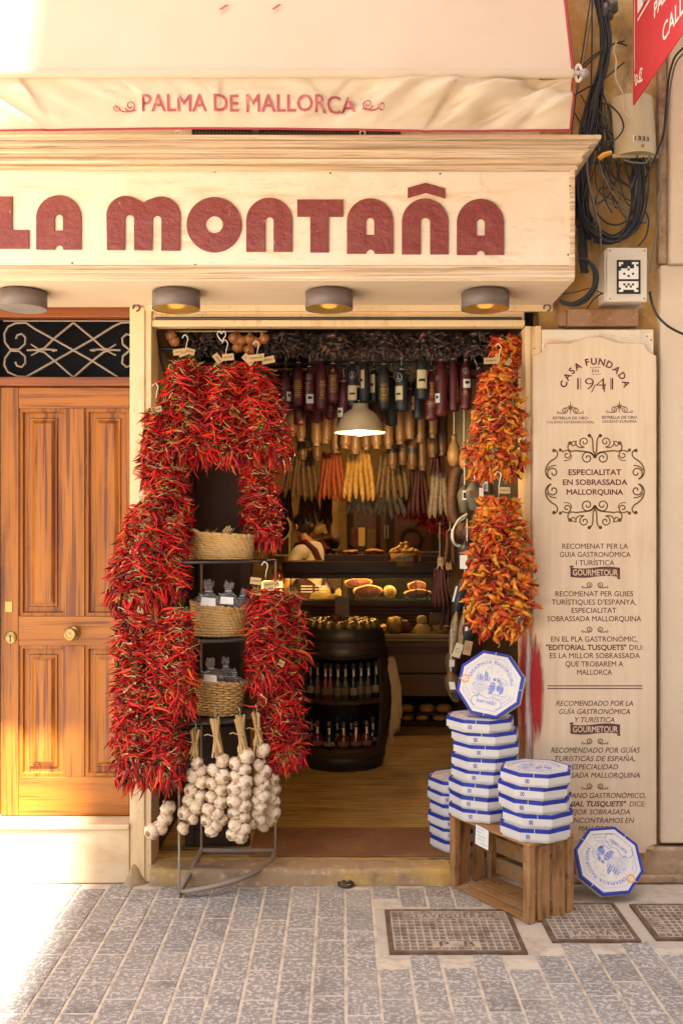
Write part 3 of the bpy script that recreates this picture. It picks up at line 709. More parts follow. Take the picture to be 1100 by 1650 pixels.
for k in range(ny+1):
    for i in range(nx+1):
        t_ = k/ny; x = AX0+(AX1-AX0)*i/nx
        yq = AY+t_*1.08; z = 3.412+t_*1.08*2.75
        sag = .02*math.sin(PI*t_)+.012*noise2(x*1.2, t_*3, 3)*math.sin(PI*min(1, t_*4+.05)/1)*.5
        vs.append((x, yq+sag, z))
f.add(vs, [(k*(nx+1)+i, k*(nx+1)+i+1, (k+1)*(nx+1)+i+1, (k+1)*(nx+1)+i) for k in range(ny) for i in range(nx)], 0, True)
cl = f.build('canopy', M['canvas'], aw, recalc=False)
tr3 = MB(); tr3.tube([vs[k*(nx+1)+nx] for k in range(ny+1)], .006, 6); tr3.build('side_edging', M['redtrim'], cl)
# bottom of a letter row printed high on the canopy
fl = Flat(); fl.poly([(350, -8), (356, -8), (368, 2), (362, 2)]); fl.poly([(436, -8), (441, -8), (453, 3), (447, 3)])
def cmap(a, b):
    d_ = 3.76; z = Z(-b, d_); t_ = (z-3.412)/2.97; x = X(a, d_); return (x, AY+t_*1.08+.02*math.sin(PI*t_)-.012, z)
fl.mb(cmap).build('printed_stroke', M['burg_print'], cl, recalc=False)
k = MB(); kd = 3.72
k.lathe([(0, -.018), (.014, -.013), (.021, 0), (.014, .013), (0, .018)], P(940, 119, kd), 18); k.build('end_knob', M['greymetal'], aw)
k = MB(); c = P(931, 118, kd); k.tube([c+Vector((.012*math.cos(a), -.0, .030*math.sin(a))) for a in [i*PI/10 for i in range(21)]], .006, 8); k.tube([c+Vector((-.03, 0, 0)), c+Vector((.02, 0, 0))], .008, 8); k.build('crank_ring', M['boxgrey'], aw)
k = MB()
for ax in (AX1-.06, AX0+.06): k.tube([(ax, AY+.02, 3.40), (ax, -.6, 3.75), (ax, -.03, 4.6)], .014, 8)
k.tube([(AX0, -.06, 6.40), (AX1, -.06, 6.40)], .03, 10)
k.build('folding_arm', M['greymetal'], aw)

# ================================================================== FASCIA LAMPS
lamp_x = [(37, 'leftmost brown drum lamp under the fascia, unlit with a grey inside, above the pine door', 0), (284, 'brown drum lamp with gold inside under the fascia, above the left post of the doorway', 1),
          (530, 'brown drum lamp with gold inside under the fascia, above the middle of the doorway', 1), (781, 'rightmost brown drum lamp with gold inside under the fascia, above the orange pepper strings', 1)]
M['bulb'] = mat('warm_bulb', (1, .7, .3), .4, emit=((1.0, 0.62, 0.2), 0.25), layers=())
for px, lab, lit in lamp_x:
    ld = 4.53; x = X(px, ld); y = ld-D
    t = thing('ceiling_lamp', (x, y, 2.79), lab, 'lamp', 'drum lamps under the fascia')
    s = MB(); pr = [(.106, 0), (.108, -.0), (.108, -.074), (.1055, -.074), (.1055, 0)]
    s.lathe(pr, (x, y, 2.782), 40); s.build('drum_shade', M['lampshell'], t)
    i = MB(); i.lathe([(.1052, -.004), (.1052, -.072)], (x, y, 2.782), 40); i.build('inner_reflector', M['lampgold'] if lit else M['greymetal'], t)
    q = MB(); q.tube([(x, y, 2.79), (x, y, 2.755)], .03, 16); q.build('lamp_socket', M['lampshell'], t)
    if lit:
        l = bpy.data.lights.new('lamp_light', 'POINT'); l.energy = 0.02; l.color = (1, .62, .22); l.shadow_soft_size = .05
        lo = bpy.data.objects.new('lamp_light', l); COL.objects.link(lo); lo.location = (0, 0, -.075); setpar(lo, t)
# ================================================================== TALL SIGN PANEL beside the doorway
BY = -.078; BD = D+BY
pb = thing('sign_panel', (X(957, BD), BY, Z(1375, BD)), 'tall cream wooden panel with brown lettering and an ornate oval scroll, fixed beside the doorway', 'sign')
def bmap(off): return lambda a, b: (X(a, BD), BY-off, Z(-b, BD))
half = [(958, 542.5), (966, 543), (976, 545.5), (988, 550), (998, 553), (1008, 553), (1037, 553.5), (1039, 560), (1044, 567), (1051, 571), (1057, 573)]
top = [(2*957.7-a, b) for a, b in reversed(half[1:])]+half
out = top+[(1057, 1362), (1051, 1361.5), (1044, 1365), (1040.5, 1370), (1040, 1375.5), (875, 1375.5), (874, 1369), (866, 1364), (858.4, 1362)]
out = [(a, -b) for a, b in out]
m_ = MB(); m_.prism(out, lambda a, b: (X(a, BD), BY, Z(-b, BD)), lambda a, b: (X(a, BD), BY+.026, Z(-b, BD)))
board = m_.build('shaped_board', M['panel'], pb, bevel=.005, seg=3)
m_ = MB(); m_.box(.9665, X(1055, BD), BY+.028, BY+.045, Z(1372, BD), Z(529, BD)); m_.build('backing_board', M['cream'], pb, bevel=.003)
F = Flat()
CX = 957.5
F.arctext('CASA FUNDADA', CX, -635, 47.5, PI/2, 15.2, bold=.028, track=1.0, mi=1)
F.text('EN', 953, 963.5, -600, -595.5, mi=1)
F.rib(bez((950, -592), (955, -595), (960, -590), (967, -592.5)), .7, 1); F.rib(bez((953, -603.5), (958, -602), (963, -604.5), (968, -602)), .7, 1)
F.text('1941', 929, 987, -628, -609, mi=1, bold=-.015); F.rib([(934.5, -609), (934.5, -628)], 1.0, 1); F.rib([(983, -609), (983, -628)], 1.0, 1); F.rib([(958, -620), (952, -632.5)], 1.6, 1); F.rib([(974, -618), (972.5, -632)], 1.6, 1)
def star(cx, cy):
    pts = []
    for i in range(16):
        r = (11.5 if i % 4 == 0 else 6.5) if i % 2 == 0 else 2.6
        a = PI/2+i*PI/8; pts.append((cx+r*math.cos(a), cy+r*math.sin(a)))
    for i in range(0, 16, 2): F.poly([(cx, cy), pts[i-1], pts[i], pts[(i+1) % 16]], 2)
def curl(cx, cy, s=1.0, mi=2, w=1.25):
    for sx in (1, -1):
        q = lambda pts: [(cx+sx*a*s, cy+b*s) for a, b in pts]
        F.rib(q(spiral(11, -1, 5.5, 1, PI*1.0, -PI*1.6, 20)), w, mi); F.rib(q(bez((5.5, -1), (6, -8), (16, -6), (21, -5))), w, mi); F.rib(q(spiral(23, -4, 2.6, 1, -PI*.9, PI*.8, 10)), w*.8, mi)
def flush(nm='lettering'):
    global F
    F.mb(bmap(.0012)).build(nm, [M['ink'], M['inkb'], M['olive']], pb, recalc=False); F = Flat()
flush()
star(918, -657); star(997, -655); curl(918, -661, .85, 0); curl(997, -659.5, .85, 0)
T = lambda s, a0, a1, y0, y1, **k: F.text(s, a0, a1, -y1, -y0, **k)
T('ESTRELLA DE ORO', 890, 946, 671.5, 675.8, bold=.012); T('CALIDAD INTERNACIONAL', 880, 957, 678.3, 682.2)
T('ESTRELLA DE ORO', 969, 1025, 670.3, 674.6, bold=.012); T('CALIDAD EUROPEA', 969, 1025, 677, 681)
flush('award_emblem')
# oval scroll ornament, mirrored four ways
def orn(pts, w):
    for sx in (1, -1):
        for sy in (1, -1): F.rib([(CX+sx*a, -776+sy*b) for a, b in pts], w, 2)
def drop(a, b, r):
    for sx in (1, -1):
        for sy in (1, -1): F.disc(CX+sx*a, -776+sy*b, r, 10, 2)
orn(spiral(12, 38, 11, 1.5, PI*.95, -PI*2.1), 2.2); orn(bez((1, 38), (3, 50), (20, 48), (31, 50)), 2.4)
orn(spiral(17, 64, 8.5, 1.5, -PI*.5, PI*2.2), 2.0); orn(bez((17, 55.5), (26, 53), (33, 58), (30, 66)), 2.0); orn(spiral(34, 60, 5, 1, PI*.7, -PI*1.2, 14), 1.8)
orn(bez((2, 46), (5, 60), (0, 68), (9, 75)), 2.2); drop(9, 74, 3.0); orn(bez((31, 50), (42, 46), (46, 54), (42, 61)), 2.2); drop(40, 62, 3.2)
orn(spiral(45, 43, 8, 1.2, PI*.2, PI*2.8), 2.0); orn(bez((37, 43), (38, 32), (48, 34), (50, 34)), 1.4); orn(bez((52, 47), (54, 56), (60, 52), (55, 50)), 1.8); drop(56, 50, 2)
orn(spiral(67, 14, 10.5, 1.5, -PI*.4, PI*2.1), 2.3); orn(bez((70, 4), (84, 8), (82, 28), (66, 36)), 2.5); orn(bez((66, 36), (58, 40), (58, 50), (66, 51)), 2.2); drop(66, 50, 3.0); orn(bez((62, 26), (72, 26), (76, 22), (77, 18)), 2.0)
F.poly([(CX-2.5, -733), (CX, -739), (CX+2.5, -733), (CX, -727)], 2); F.poly([(CX-2.5, -819), (CX, -825), (CX+2.5, -819), (CX, -813)], 2)
flush('scroll_ornament')
T('ESPECIALITAT', 915, 1000, 756.5, 765.3, bold=.018, mi=1); T('EN SOBRASSADA', 906, 1010, 772.7, 781.3, bold=.018, mi=1); T('MALLORQUINA', 912, 1003, 788.5, 797, bold=.018, mi=1)
flush()
L_ = [('RECOMENAT PER LA', 905, 1011, 876), ('GUIA GASTRON\u00d2MICA', 901, 1015, 889.3), ('I TUR\u00cdSTICA', 927, 989, 902.6),
      ('RECOMENAT PER GUIES', 894, 1019, 952.6), ('TUR\u00cdSTIQUES D\'ESPANYA,', 888, 1024, 966), ('ESPECIALITAT', 920, 992, 979.4), ('SOBRASSADA MALLORQUINA', 881, 1032, 992.8),
      ('EN EL PLA GASTRON\u00d2MIC,', 887, 1026, 1025.6), ('ES LA MILLOR SOBRASSADA', 885, 1030, 1052.2), ('QUE TROBAREM A', 910, 1003, 1065.6), ('MALLORCA', 929, 985, 1079)]
for i_, (s_, a0, a1, y) in enumerate(L_):
    if i_ in (3, 7): flush()
    T(s_, a0, a1, y, y+8.2, bold=.004)
T('"EDITORIAL TUSQUETS"', 879, 1008, 1039, 1047.2, bold=.022); T('DIU:', 1013, 1035, 1039, 1047.2, bold=.004)
flush()
L2 = [('RECOMENDADO POR LA', 895, 1019, 1129), ('GU\u00cdA GASTRON\u00d3MICA', 900, 1014, 1142.4), ('Y TUR\u00cdSTICA', 925, 989, 1155.6), ('RECOMENDADO POR GU\u00cdAS', 887, 1030, 1204.5),
      ('TUR\u00cdSTICAS DE ESPA\u00d1A,', 893, 1022, 1218), ('ESPECIALIDAD', 920, 995, 1231.3), ('SOBRASADA MALLORQUINA', 884, 1030, 1244.8), ('EN EL PLANO GASTRON\u00d3MICO,', 878, 1039, 1277.5), ('LA MEJOR SOBRASADA', 894, 1014, 1304), ('QUE ENCONTRAMOS EN', 892, 1021, 1317.6), ('MALLORCA', 931, 986, 1330.6)]
for i_, (s_, a0, a1, y) in enumerate(L2):
    if i_ in (3, 7): flush()
    T(s_, a0, a1, y, y+8.2, bold=.004, shear=.22)
T('"EDITORIAL TUSQUETS"', 876, 1008, 1291, 1299.2, bold=.022, shear=.22); T('DICE:', 1013, 1039, 1291, 1299.2, shear=.22)
flush()
for y in (942, 1013.5, 1193.5, 1266): curl(CX, -y, .85, 0, 1.3)
flush('small_scroll')
for y in (1105, 1109.3): F.quadrec(881, 1034, -y-.8, -y+.8)
flush('double_rule')
for y in (922, 1174.5):
    a = [(918+i*8, -(y-7.5+1.6*math.sin(i*.65))) for i in range(11)]; b_ = [(918+i*8, -(y+7.5+1.6*math.sin(i*.65))) for i in range(11)]
    for i in range(10): F.poly([a[i], a[i+1], b_[i+1], b_[i]], 0)
    F.poly([(916.5, -(y-10)), (923, -(y-11)), (923, -(y-8)), (918, -(y-7))], 0); F.poly([(993, -(y+8)), (998, -(y+8)), (999, -(y+11)), (994, -(y+11))], 0)
    flush('ribbon_banner')
F = Flat()
for y in (922, 1174.5): F.text('GOURMETOUR', 922, 994.5, -(y+5.0), -(y-4.2), bold=.012)
F.mb(bmap(.002)).build('ribbon_lettering', M['panel'], pb, recalc=False)
for px, py in ((1044, 540), (1051, 546), (862, 560)): m_ = MB(); m_.lathe([(.004, 0), (0, .003)], (X(px, BD), BY+.027, Z(py, BD)), 8, 0, R); m_.build('screw', M['darkiron'], pb)
# sprayed red and white paint over the panel edge and the post
def spray(name, colr, x0, x1, y0, y1, ymat, par, lab=None, fade=1):
    m = mat(name, colr, .5); nt = m.node_tree; bs = nt.nodes['Principled BSDF']
    tc = nt.nodes.new('ShaderNodeTexCoord'); sep = nt.nodes.new('ShaderNodeSeparateXYZ'); nt.links.new(tc.outputs['Generated'], sep.inputs[0])
    def mathn(op, a, b=None):
        q = nt.nodes.new('ShaderNodeMath'); q.operation = op
        for i, v in ((0, a), (1, b)):
            if v is None: continue
            if isinstance(v, (int, float)): q.inputs[i].default_value = v
            else: nt.links.new(v, q.inputs[i])
        return q.outputs[0]
    nz = nt.nodes.new('ShaderNodeTexNoise'); nz.inputs['Scale'].default_value = 5; nz.inputs['Detail'].default_value = 8; nt.links.new(tc.outputs['Generated'], nz.inputs[0])
    u = mathn('ABSOLUTE', mathn('SUBTRACT', mathn('MULTIPLY', sep.outputs[0], 2.0), 1.0)); v_ = mathn('ABSOLUTE', mathn('SUBTRACT', mathn('MULTIPLY', sep.outputs[2], 2.0), 1.0))
    d_ = mathn('ADD', mathn('POWER', u, 2.0), mathn('POWER', v_, 2.0))
    a = mathn('SUBTRACT', 1.0, d_); a = mathn('ADD', a, mathn('MULTIPLY', mathn('SUBTRACT', nz.outputs[0], .5), 1.3)); a = mathn('MULTIPLY', a, 1.25)
    c_ = nt.nodes.new('ShaderNodeClamp'); nt.links.new(a, c_.inputs[0]); nt.links.new(c_.outputs[0], bs.inputs['Alpha'])
    q = MB(); q.add([(x0, ymat, y0), (x1, ymat, y0), (x1, ymat, y1), (x0, ymat, y1)], [(0, 1, 2, 3)])
    return q.build('spray_paint_stain', m, par, recalc=False)
spray('red_spray', (.40, .012, .018), X(850, BD), X(876, BD), Z(1205, BD), Z(1020, BD), BY-.003, board)
spray('red_spray_on_post', (.33, .012, .018), X(832, BD), X(862, BD), Z(1225, BD), Z(1000, BD), -.0535, bld)
spray('white_spray_on_post', (.75, .68, .66), X(846, BD), X(860, BD), Z(1240, BD), Z(1010, BD), -.0545, bld)

# ================================================================== WALL BOXES, BRACKET, BANNER
md = 4.72
mbx = thing('meter_box', P(1027, 245, md), 'beige curved plastic service box numbered 1333 high on the ochre wall among the cables', 'junction box')
m_ = MB(); Zb, Zt = Z(244, md), Z(150, md); x0, x1 = X(993, md), X(1062, md); yb = md-D
n = 12; vs = []
for k in range(7):
    z = Zb+(Zt-Zb)*k/6
    for i in range(n+1):
        u = i/n; bul = math.sin(PI*u)**.6 if 0 < u < 1 else 0
        tilt = (k/6-.5)*-.018
        vs.append((x0+(x1-x0)*u+tilt-(.012 if 0 else 0), yb+.07-.075*bul, z))
m_.add(vs, [(k*(n+1)+i, k*(n+1)+i+1, (k+1)*(n+1)+i+1, (k+1)*(n+1)+i) for k in range(6) for i in range(n)], 0, True)
m_.add([vs[i] for i in range(n+1)], [tuple(range(n+1))]); m_.add([vs[6*(n+1)+i] for i in range(n+1)], [tuple(range(n+1))])
m_.add([vs[0], vs[n], vs[-1], vs[6*(n+1)]]+[(vs[q][0], .01, vs[q][2]) for q in (0, n)]+[(vs[-1][0], .01, vs[-1][2]), (vs[6*(n+1)][0], .01, vs[6*(n+1)][2])], [(0, 4, 5, 1), (1, 5, 6, 2), (2, 6, 7, 3), (3, 7, 4, 0)])
cov = m_.build('cover', M['boxbeige'], mbx)
pl = MB(); pl.box(x0-.008, x1+.008, yb+.045, yb+.075, Zb-.012, Zb+.006); pl.build('base_tray', M['boxbeige'], mbx, bevel=.003)
F = Flat(); F.quadrec(1018.5, 1047.5, -229, -218.5)
fm = lambda off: (lambda a, b: (X(a, md), yb-.004-off-.0*(a-1030), Z(-b, md)))
F.mb(lambda a, b: (X(a, md), yb+.07-.075*math.sin(PI*(a-993)/69)**.6-.003, Z(-b, md))).build('number_label', M['white'], cov)
F = Flat(); F.text('1333', 1020.5, 1045.5, -227.2, -220.4, bold=.02, spacing=1.2)
F.mb(lambda a, b: (X(a, md), yb+.07-.075*math.sin(PI*(a-993)/69)**.6-.0045, Z(-b, md))).build('number', M['black'], cov)
q = MB(); q.lathe([(.009, 0), (.006, .003), (0, .003)], (X(1034, md), yb-.004, Z(235, md)), 12, 0, R); q.build('screw', M['brass'], cov)

gd = 4.74; gy = gd-D
gb = thing('junction_box', P(1008, 486, gd), 'pale grey plastic wall box with a black and white pixel sticker above the sign panel', 'junction box')
q = MB(); q.box(X(977, gd), X(1042, gd), gy, gy+.02, Z(486, gd), Z(399, gd)); q.build('lid', M['boxgrey'], gb, bevel=.006, seg=3)
q = MB(); q.box(X(975, gd), X(1040, gd), gy+.022, .02, Z(484, gd), Z(401, gd)); q.build('box_body', M['boxgrey'], gb, bevel=.005)
F = Flat(); F.quadrec(992.5, 1031, -474, -419); st_ = F.mb(lambda a, b: (X(a, gd), gy-.001, Z(-b, gd))).build('sticker', M['white'], gb)
F = Flat(); cw, ch = 38.5/11, 55/15.7
pix = ["XXXXXXXXXXX", "X..XXXX...X", "X.XXXXXX.XX", "XXXXX.XX..X", "XX...X....X", "X.........X", "X..X...X..X", "X....X....X", "X.........X", "XXXXXXXXXXX", "X.........X", "X..X.X.X..X", "X...X.X...X", "XX.......XX", "X..XXXXX..X", "XXXXXXXXXXX"]
for r_, row in enumerate(pix):
    for c_, v in enumerate(row):
        if v == 'X':
            thin = .25 if (r_ in (0, 15) or c_ in (0, 10)) and False else 1
            F.quadrec(992.5+c_*cw, 992.5+(c_+1)*cw, -419-(r_+1)*ch*.98, -419-r_*ch*.98)
F.mb(lambda a, b: (X(a, gd), gy-.0018, Z(-b, gd))).build('pixel_print', M['black'], st_)
for px, py in ((982, 404), (1037, 404), (982, 481), (1037, 481)): q = MB(); q.lathe([(.005, 0), (.004, .002), (0, .002)], (X(px, gd), gy, Z(py, gd)), 10, 0, R); q.build('screw', M['greymetal'], gb)
rp = MB(); rd = 4.8; rp.box(X(914, rd), X(1028, rd), rd-D, rd-D+.06, Z(525, rd), Z(498, rd)); rp.box(X(902, rd), X(913, rd), rd-D+.01, rd-D+.06, Z(524, rd), Z(502, rd))
tag(rp.build('rusty_bracket', M['rustplate'], bevel=.003), 'rusty flat steel bracket between the grey box and the top of the sign panel', 'bracket')

BX = 1.318
def banmap(off):   # a = distance from the wall side, b = height; reads from the wall outwards on its street-left face
    return lambda a, b: (BX-off, -.36-a, 3.622+b)
bn = thing('banner', (BX, -.9, 3.6), 'bright red hanging banner with white lettering, sticking out over the street at top right', 'banner')
q = MB(); q.prism([(0, 0), (1.5, 0), (1.5, 1.6), (0, 1.6)], banmap(.003), banmap(-.003)); cloth = q.build('banner_cloth', M['banner'], bn)
F = Flat()
F.rib([(.03, .14), (.03, 1.5)], .008); F.rib([(1.47, .14), (1.47, 1.5)], .008)
F.rib(spiral(.055, .085, .028, .006, PI*.9, -PI*1.6, 20), .010); F.rib(spiral(.12, .085, .026, .006, PI*.1, PI*2.6, 20), .010); F.rib(bez((.03, .13), (.03, .10), (.08, .06), (.15, .05)), .010)
F.text('LA MONTA\u00d1A', .075, 1.43, .385, .56, bold=.045)
F.rib([(.075, .345), (1.43, .345)], .011)
F.text('PALMA DE MALLORCA', .31, 1.30, .235, .295, bold=.02)
F.text('CALLE JAUME II', .42, 1.15, .075, .145, bold=.012)
F.mb(banmap(.0045)).build('banner_lettering', M['bannerwhite'], cloth, recalc=False)
q = MB(); q.tube([(BX, .05, 5.23), (BX, -1.95, 5.23)], .014, 10); q.build('banner_pole', M['greymetal'], bn)

# ================================================================== CABLES
def cable(pts, r, mname, label, d0=4.80, grp='loose cables on the ochre wall'):
    pp = [P(a[0], a[1], a[2] if len(a) > 2 else d0) for a in pts]
    q = MB(); q.tube(catmull(pp, 7), r, 6)
    return tag(q.build('cable', M[mname]), label, 'cable', grp)
RC = random.Random(5)
GEN = 'thin black cable in the tangle on the ochre wall'
main = [(962, -10), (974, 60), (972, 105), (958, 150), (949, 200), (943, 240), (936, 290), (936, 340), (952, 375), (985, 388), (1014, 372), (1026, 335), (1030, 290), (1024, 250)]
for i in range(26):
    ox = RC.uniform(-13, 11); s = RC.uniform(-4, 4); dd = RC.uniform(4.775, 4.83)
    pts = [(a+ox*(.6+.5*math.sin(k*.9+i))+RC.uniform(-3, 3), b+s+RC.uniform(-6, 6), dd+RC.uniform(-.015, .015)) for k, (a, b) in enumerate(main)]
    if i % 3 == 0: pts = pts[:8]+[(938+RC.uniform(-6, 6), 400), (940+RC.uniform(-8, 8), 440)]
    if i % 5 == 1: pts = pts[3:]
    cable(pts, RC.uniform(.0042, .0072), 'blackcable', GEN)
for i in range(20):
    x0 = RC.uniform(932, 975); y0_ = RC.uniform(150, 330); x1 = RC.uniform(960, 1045); y1_ = RC.uniform(180, 380); sg_ = RC.uniform(15, 70)
    cable([(x0, y0_), ((x0*2+x1)/3+RC.uniform(-14, 14), (y0_*2+y1_)/3+sg_*.7), ((x0+x1*2)/3+RC.uniform(-14, 14), (y0_+y1_*2)/3+sg_), (x1, y1_)], RC.uniform(.0024, .004), 'blackcable' if i % 4 else 'greycable', GEN if i % 4 else 'thin grey cable in the tangle on the ochre wall', 4.79)
cable([(966, -5, 4.84), (969, 60, 4.84), (968, 150, 4.84), (962, 225, 4.84)], .011, 'blackcable', 'thick black conduit running down the ochre wall behind the tangle')
cable([(978, -5, 4.85), (977, 60, 4.85), (972, 120, 4.85)], .009, 'greycable', 'grey conduit at the top of the ochre wall beside the thick black one')
cable([(951, -5), (940, 70), (932, 120), (926, 165), (918, 230)], .0032, 'blackcable', GEN)
cable([(957, -5), (948, 50), (940, 100), (930, 150)], .0032, 'greycable', 'thin grey cable hanging beside the awning end knob')
cable([(953, -5), (953, 60), (952, 120), (950, 200)], .0035, 'blackcable', GEN)
cable([(925, 153), (955, 136), (975, 125), (1005, 100)], .004, 'blackcable', GEN, 4.78)
cable([(932, 112), (955, 90), (985, 72), (1005, 66)], .0042, 'blackcable', GEN, 4.78)
cable([(936, 114), (958, 92), (990, 70), (1010, 74)], .0042, 'blackcable', GEN, 4.79)
cable([(925, 182), (935, 200), (941, 218)], .0035, 'blackcable', GEN)
cable([(993, 66), (988, 82), (992, 98), (991, 125), (1000, 145), (1006, 160), (1003, 176), (1012, 190)], .003, 'whitecable', 'thin cream wire dangling over the ochre wall, its loose end on the beige box', 4.70)
cable([(967, 165), (985, 172), (1000, 190), (1003, 208), (990, 225), (975, 230)], .0042, 'blackcable', GEN, 4.72)
cable([(970, 150), (980, 175), (985, 200), (987, 225)], .004, 'blackcable', GEN)
cable([(966, 200), (978, 215), (985, 235), (980, 262), (955, 262)], .004, 'blackcable', GEN, 4.78)
cable([(1100, 77, 4.6), (1085, 95, 4.66), (1076, 130), (1072, 175), (1068, 215), (1058, 245), (1046, 275)], .0052, 'blackcable', 'black cable curving down from behind the red banner', 4.76)
cable([(1102, 84, 4.6), (1088, 102, 4.66), (1080, 135), (1075, 180), (1070, 220), (1063, 260), (1063, 320), (1058, 365), (1050, 410), (1046, 440)], .0045, 'greycable', 'long grey cable down the edge between ochre wall and cream wall', 4.76)
cable([(1046, 470, 4.8), (1050, 490, 4.8), (1058, 508, 4.79), (1072, 523, 4.77), (1088, 533, 4.765), (1106, 541, 4.765)], .0062, 'blackcable', 'thick black cable sagging onto the cream wall to the right of the grey box', 4.80)
cable([(932, 417), (948, 422), (957, 440), (955, 462), (940, 480), (920, 489), (900, 484)], .0085, 'blackcable', 'thick black cable with a cut end looping under the corner of the fascia', 4.60)
cable([(935, 419), (952, 425), (961, 443), (958, 465), (944, 484), (924, 492), (904, 488)], .0085, 'blackcable', 'second thick cut black cable, just behind the first one under the fascia corner', 4.62)
cable([(963, 255), (970, 280), (985, 310), (1005, 335), (1010, 355)], .0045, 'greycable', 'grey cable slanting across the ochre wall below the orange cap', 4.78)
cable([(1000, 275), (985, 300), (965, 305), (958, 330), (960, 350)], .0035, 'blackcable', GEN)
cable([(960, 330), (980, 315), (992, 290), (998, 265)], .0035, 'blackcable', GEN)
cable([(958, 340), (975, 358), (995, 362), (1012, 352), (1022, 335)], .004, 'blackcable', GEN, 4.79)
cable([(1038, 340), (1044, 355), (1040, 380), (1028, 396)], .004, 'blackcable', GEN)
cable([(945, 250), (947, 290), (958, 340), (966, 370), (967, 400)], .005, 'greycable', 'grey cable crossing the bottom of the cable loop', 4.77)
cable([(1035, 262), (1038, 300), (1030, 330), (1040, 290)], .0032, 'blackcable', GEN)
cable([(940, 250), (942, 300), (941, 360), (944, 410)], .007, 'blackcable', 'straight black cable close against the right end of the fascia', 4.82)
cable([(905, 474), (930, 470), (950, 465), (968, 472)], .0028, 'blackcable', GEN, 4.75)
cable([(945, 497), (955, 483), (965, 475), (972, 472)], .0036, 'blackcable', GEN, 4.78)
for i, (x_, y_) in enumerate(((985, 256), (1000, 258), (1014, 254), (1028, 256), (1042, 252), (1008, 262), (1022, 264))):
    cable([(x_, 244, 4.79), (x_+RC.uniform(-6, 6), y_+10, 4.77), (x_+RC.uniform(-5, 8), y_+30), (1022+RC.uniform(-9, 9), 308), (1027+RC.uniform(-6, 6), 340)], .0048, 'blackcable', GEN)
cable([(1046, 250), (1040, 262), (1020, 262), (1004, 258)], .005, 'greycable', 'grey cable stub under the beige service box', 4.74)
q = MB(); q.tube([P(964, 256, 4.77), P(972, 250, 4.76), P(984, 246, 4.76)], [.013, .014, .010], 10)
tag(q.build('orange_plug', M['orangeprint']), 'small orange cap on the cables below the beige box', 'cap')
q = MB(); q.lathe([(0, -.04), (.035, -.03), (.04, 0), (.03, .035), (0, .045)], P(975, 20, 4.8), 12); q.lathe([(0, -.03), (.03, -.02), (.03, .02), (0, .03)], P(985, 12, 4.78), 10)
tag(q.build('splice_box', M['darkiron']), 'dark lump of cable joints at the top of the ochre wall', 'cable joint')

# ================================================================== DRAIN COVERS
M['grate'] = mat('rust_brown_iron_cover', (0.10, 0.06, 0.038), 0.65, [('n', 14, U, (0.24, 0.16, 0.10), 0.45, 0.7, 0.7), ('n', 60, U, (0.06, 0.035, 0.022), 0.55, 0.7, 0.6)], [(60, U, .4, .004)], metal=.15)
M['gratehi'] = mat('dusty_iron_ribs', (0.40, 0.32, 0.245), 0.75, [('n', 11, U, (0.20, 0.135, 0.09), 0.46, 0.66, 0.85)], [(70, U, .4, .004)])
def cover(b, label, words, vert=None):
    x0, x1, y0, y1 = b; t = thing('drain_cover', ((x0+x1)/2, (y0+y1)/2, 0), label, 'drain cover', 'iron covers in the pavement')
    q = MB(); e = .022
    q.box(x0, x1, y0, y0+e, -.01, .009); q.box(x0, x1, y1-e, y1, -.01, .009); q.box(x0, x0+e, y0+e, y1-e, -.01, .009); q.box(x1-e, x1, y0+e, y1-e, -.01, .009)
    q.build('rim', M['grate'], t, bevel=.002)
    q = MB(); q.box(x0+e+.001, x1-e-.001, y0+e+.001, y1-e-.001, -.012, -.0015); pl_ = q.build('plate', M['grate'], t)
    nx = round((x1-x0-2*e)/.031); ny = round((y1-y0-2*e)/.034); wx = (x1-x0-2*e-.006)/nx; wy = (y1-y0-2*e-.006)/ny
    q = MB()
    for i in range(nx+1):
        x = x0+e+.003+i*wx; q.box(x-.0042, x+.0042, y0+e+.002, y1-e-.002, -.0014, .0078)
    for k in range(ny+1):
        y = y0+e+.003+k*wy; q.box(x0+e+.002, x1-e-.002, y-.0045, y+.0045, -.0014, .0082)
    for (wd, a0, a1, b0, b1) in words:
        if not vert: q.box(a0-.02, a1+.02, b0-.008, b1+.008, -.0014, .0088)
        else: q.box(b0-.008, b1+.008, a0-.02, a1+.02, -.0014, .0088)
    q.build('ribs', M['gratehi'], t)
    for (wd, a0, a1, b0, b1) in words:
        q = MB(); vs, fs = text_fit(wd, a0, a1, b0, b1, bold=.01, spacing=1.3)
        q.add([((a, b_, .0096) if not vert else (b0+b1-b_, a, .0096)) for a, b_ in vs], fs)
        q.build('cast_lettering', M['grate'], t, recalc=False)
cover(GR[0], 'large iron drain cover reading CLAVEGUERAM, set in the pavement left of the crate', [('CLAVEGUERAM', .285, .665, -.512, -.472), ('P B', .40, .545, -.812, -.765)])
cover(GR[1], 'iron drain cover reading PALMA, partly under the right side of the crate', [('PALMA', .975, 1.135, -.70, -.66)])
cover(GR[2], 'iron drain cover cut off by the right edge, below the leaning octagonal box', [('FUND', -.66, -.52, 1.335, 1.372)], vert=True)
# iron ring on the ground
q = MB(); c = Vector((X(557, 4.80), -.10, .012)); q.tube([c+Vector((.034*math.cos(a), .026*math.sin(a), .004*math.sin(a))) for a in [i*PI/10 for i in range(21)]], .0075, 8); q.lathe([(.014, 0), (.012, .014), (0, .018)], c+Vector((.03, .018, -.012)), 10)
q.tube([c+Vector((.020*math.cos(a)+.004, .016*math.sin(a), .010)) for a in [i*PI/8 for i in range(17)]], .005, 8)
tag(q.build('iron_ring', M['darkiron']), 'small dark iron ring lying in front of the middle of the threshold', 'ring')
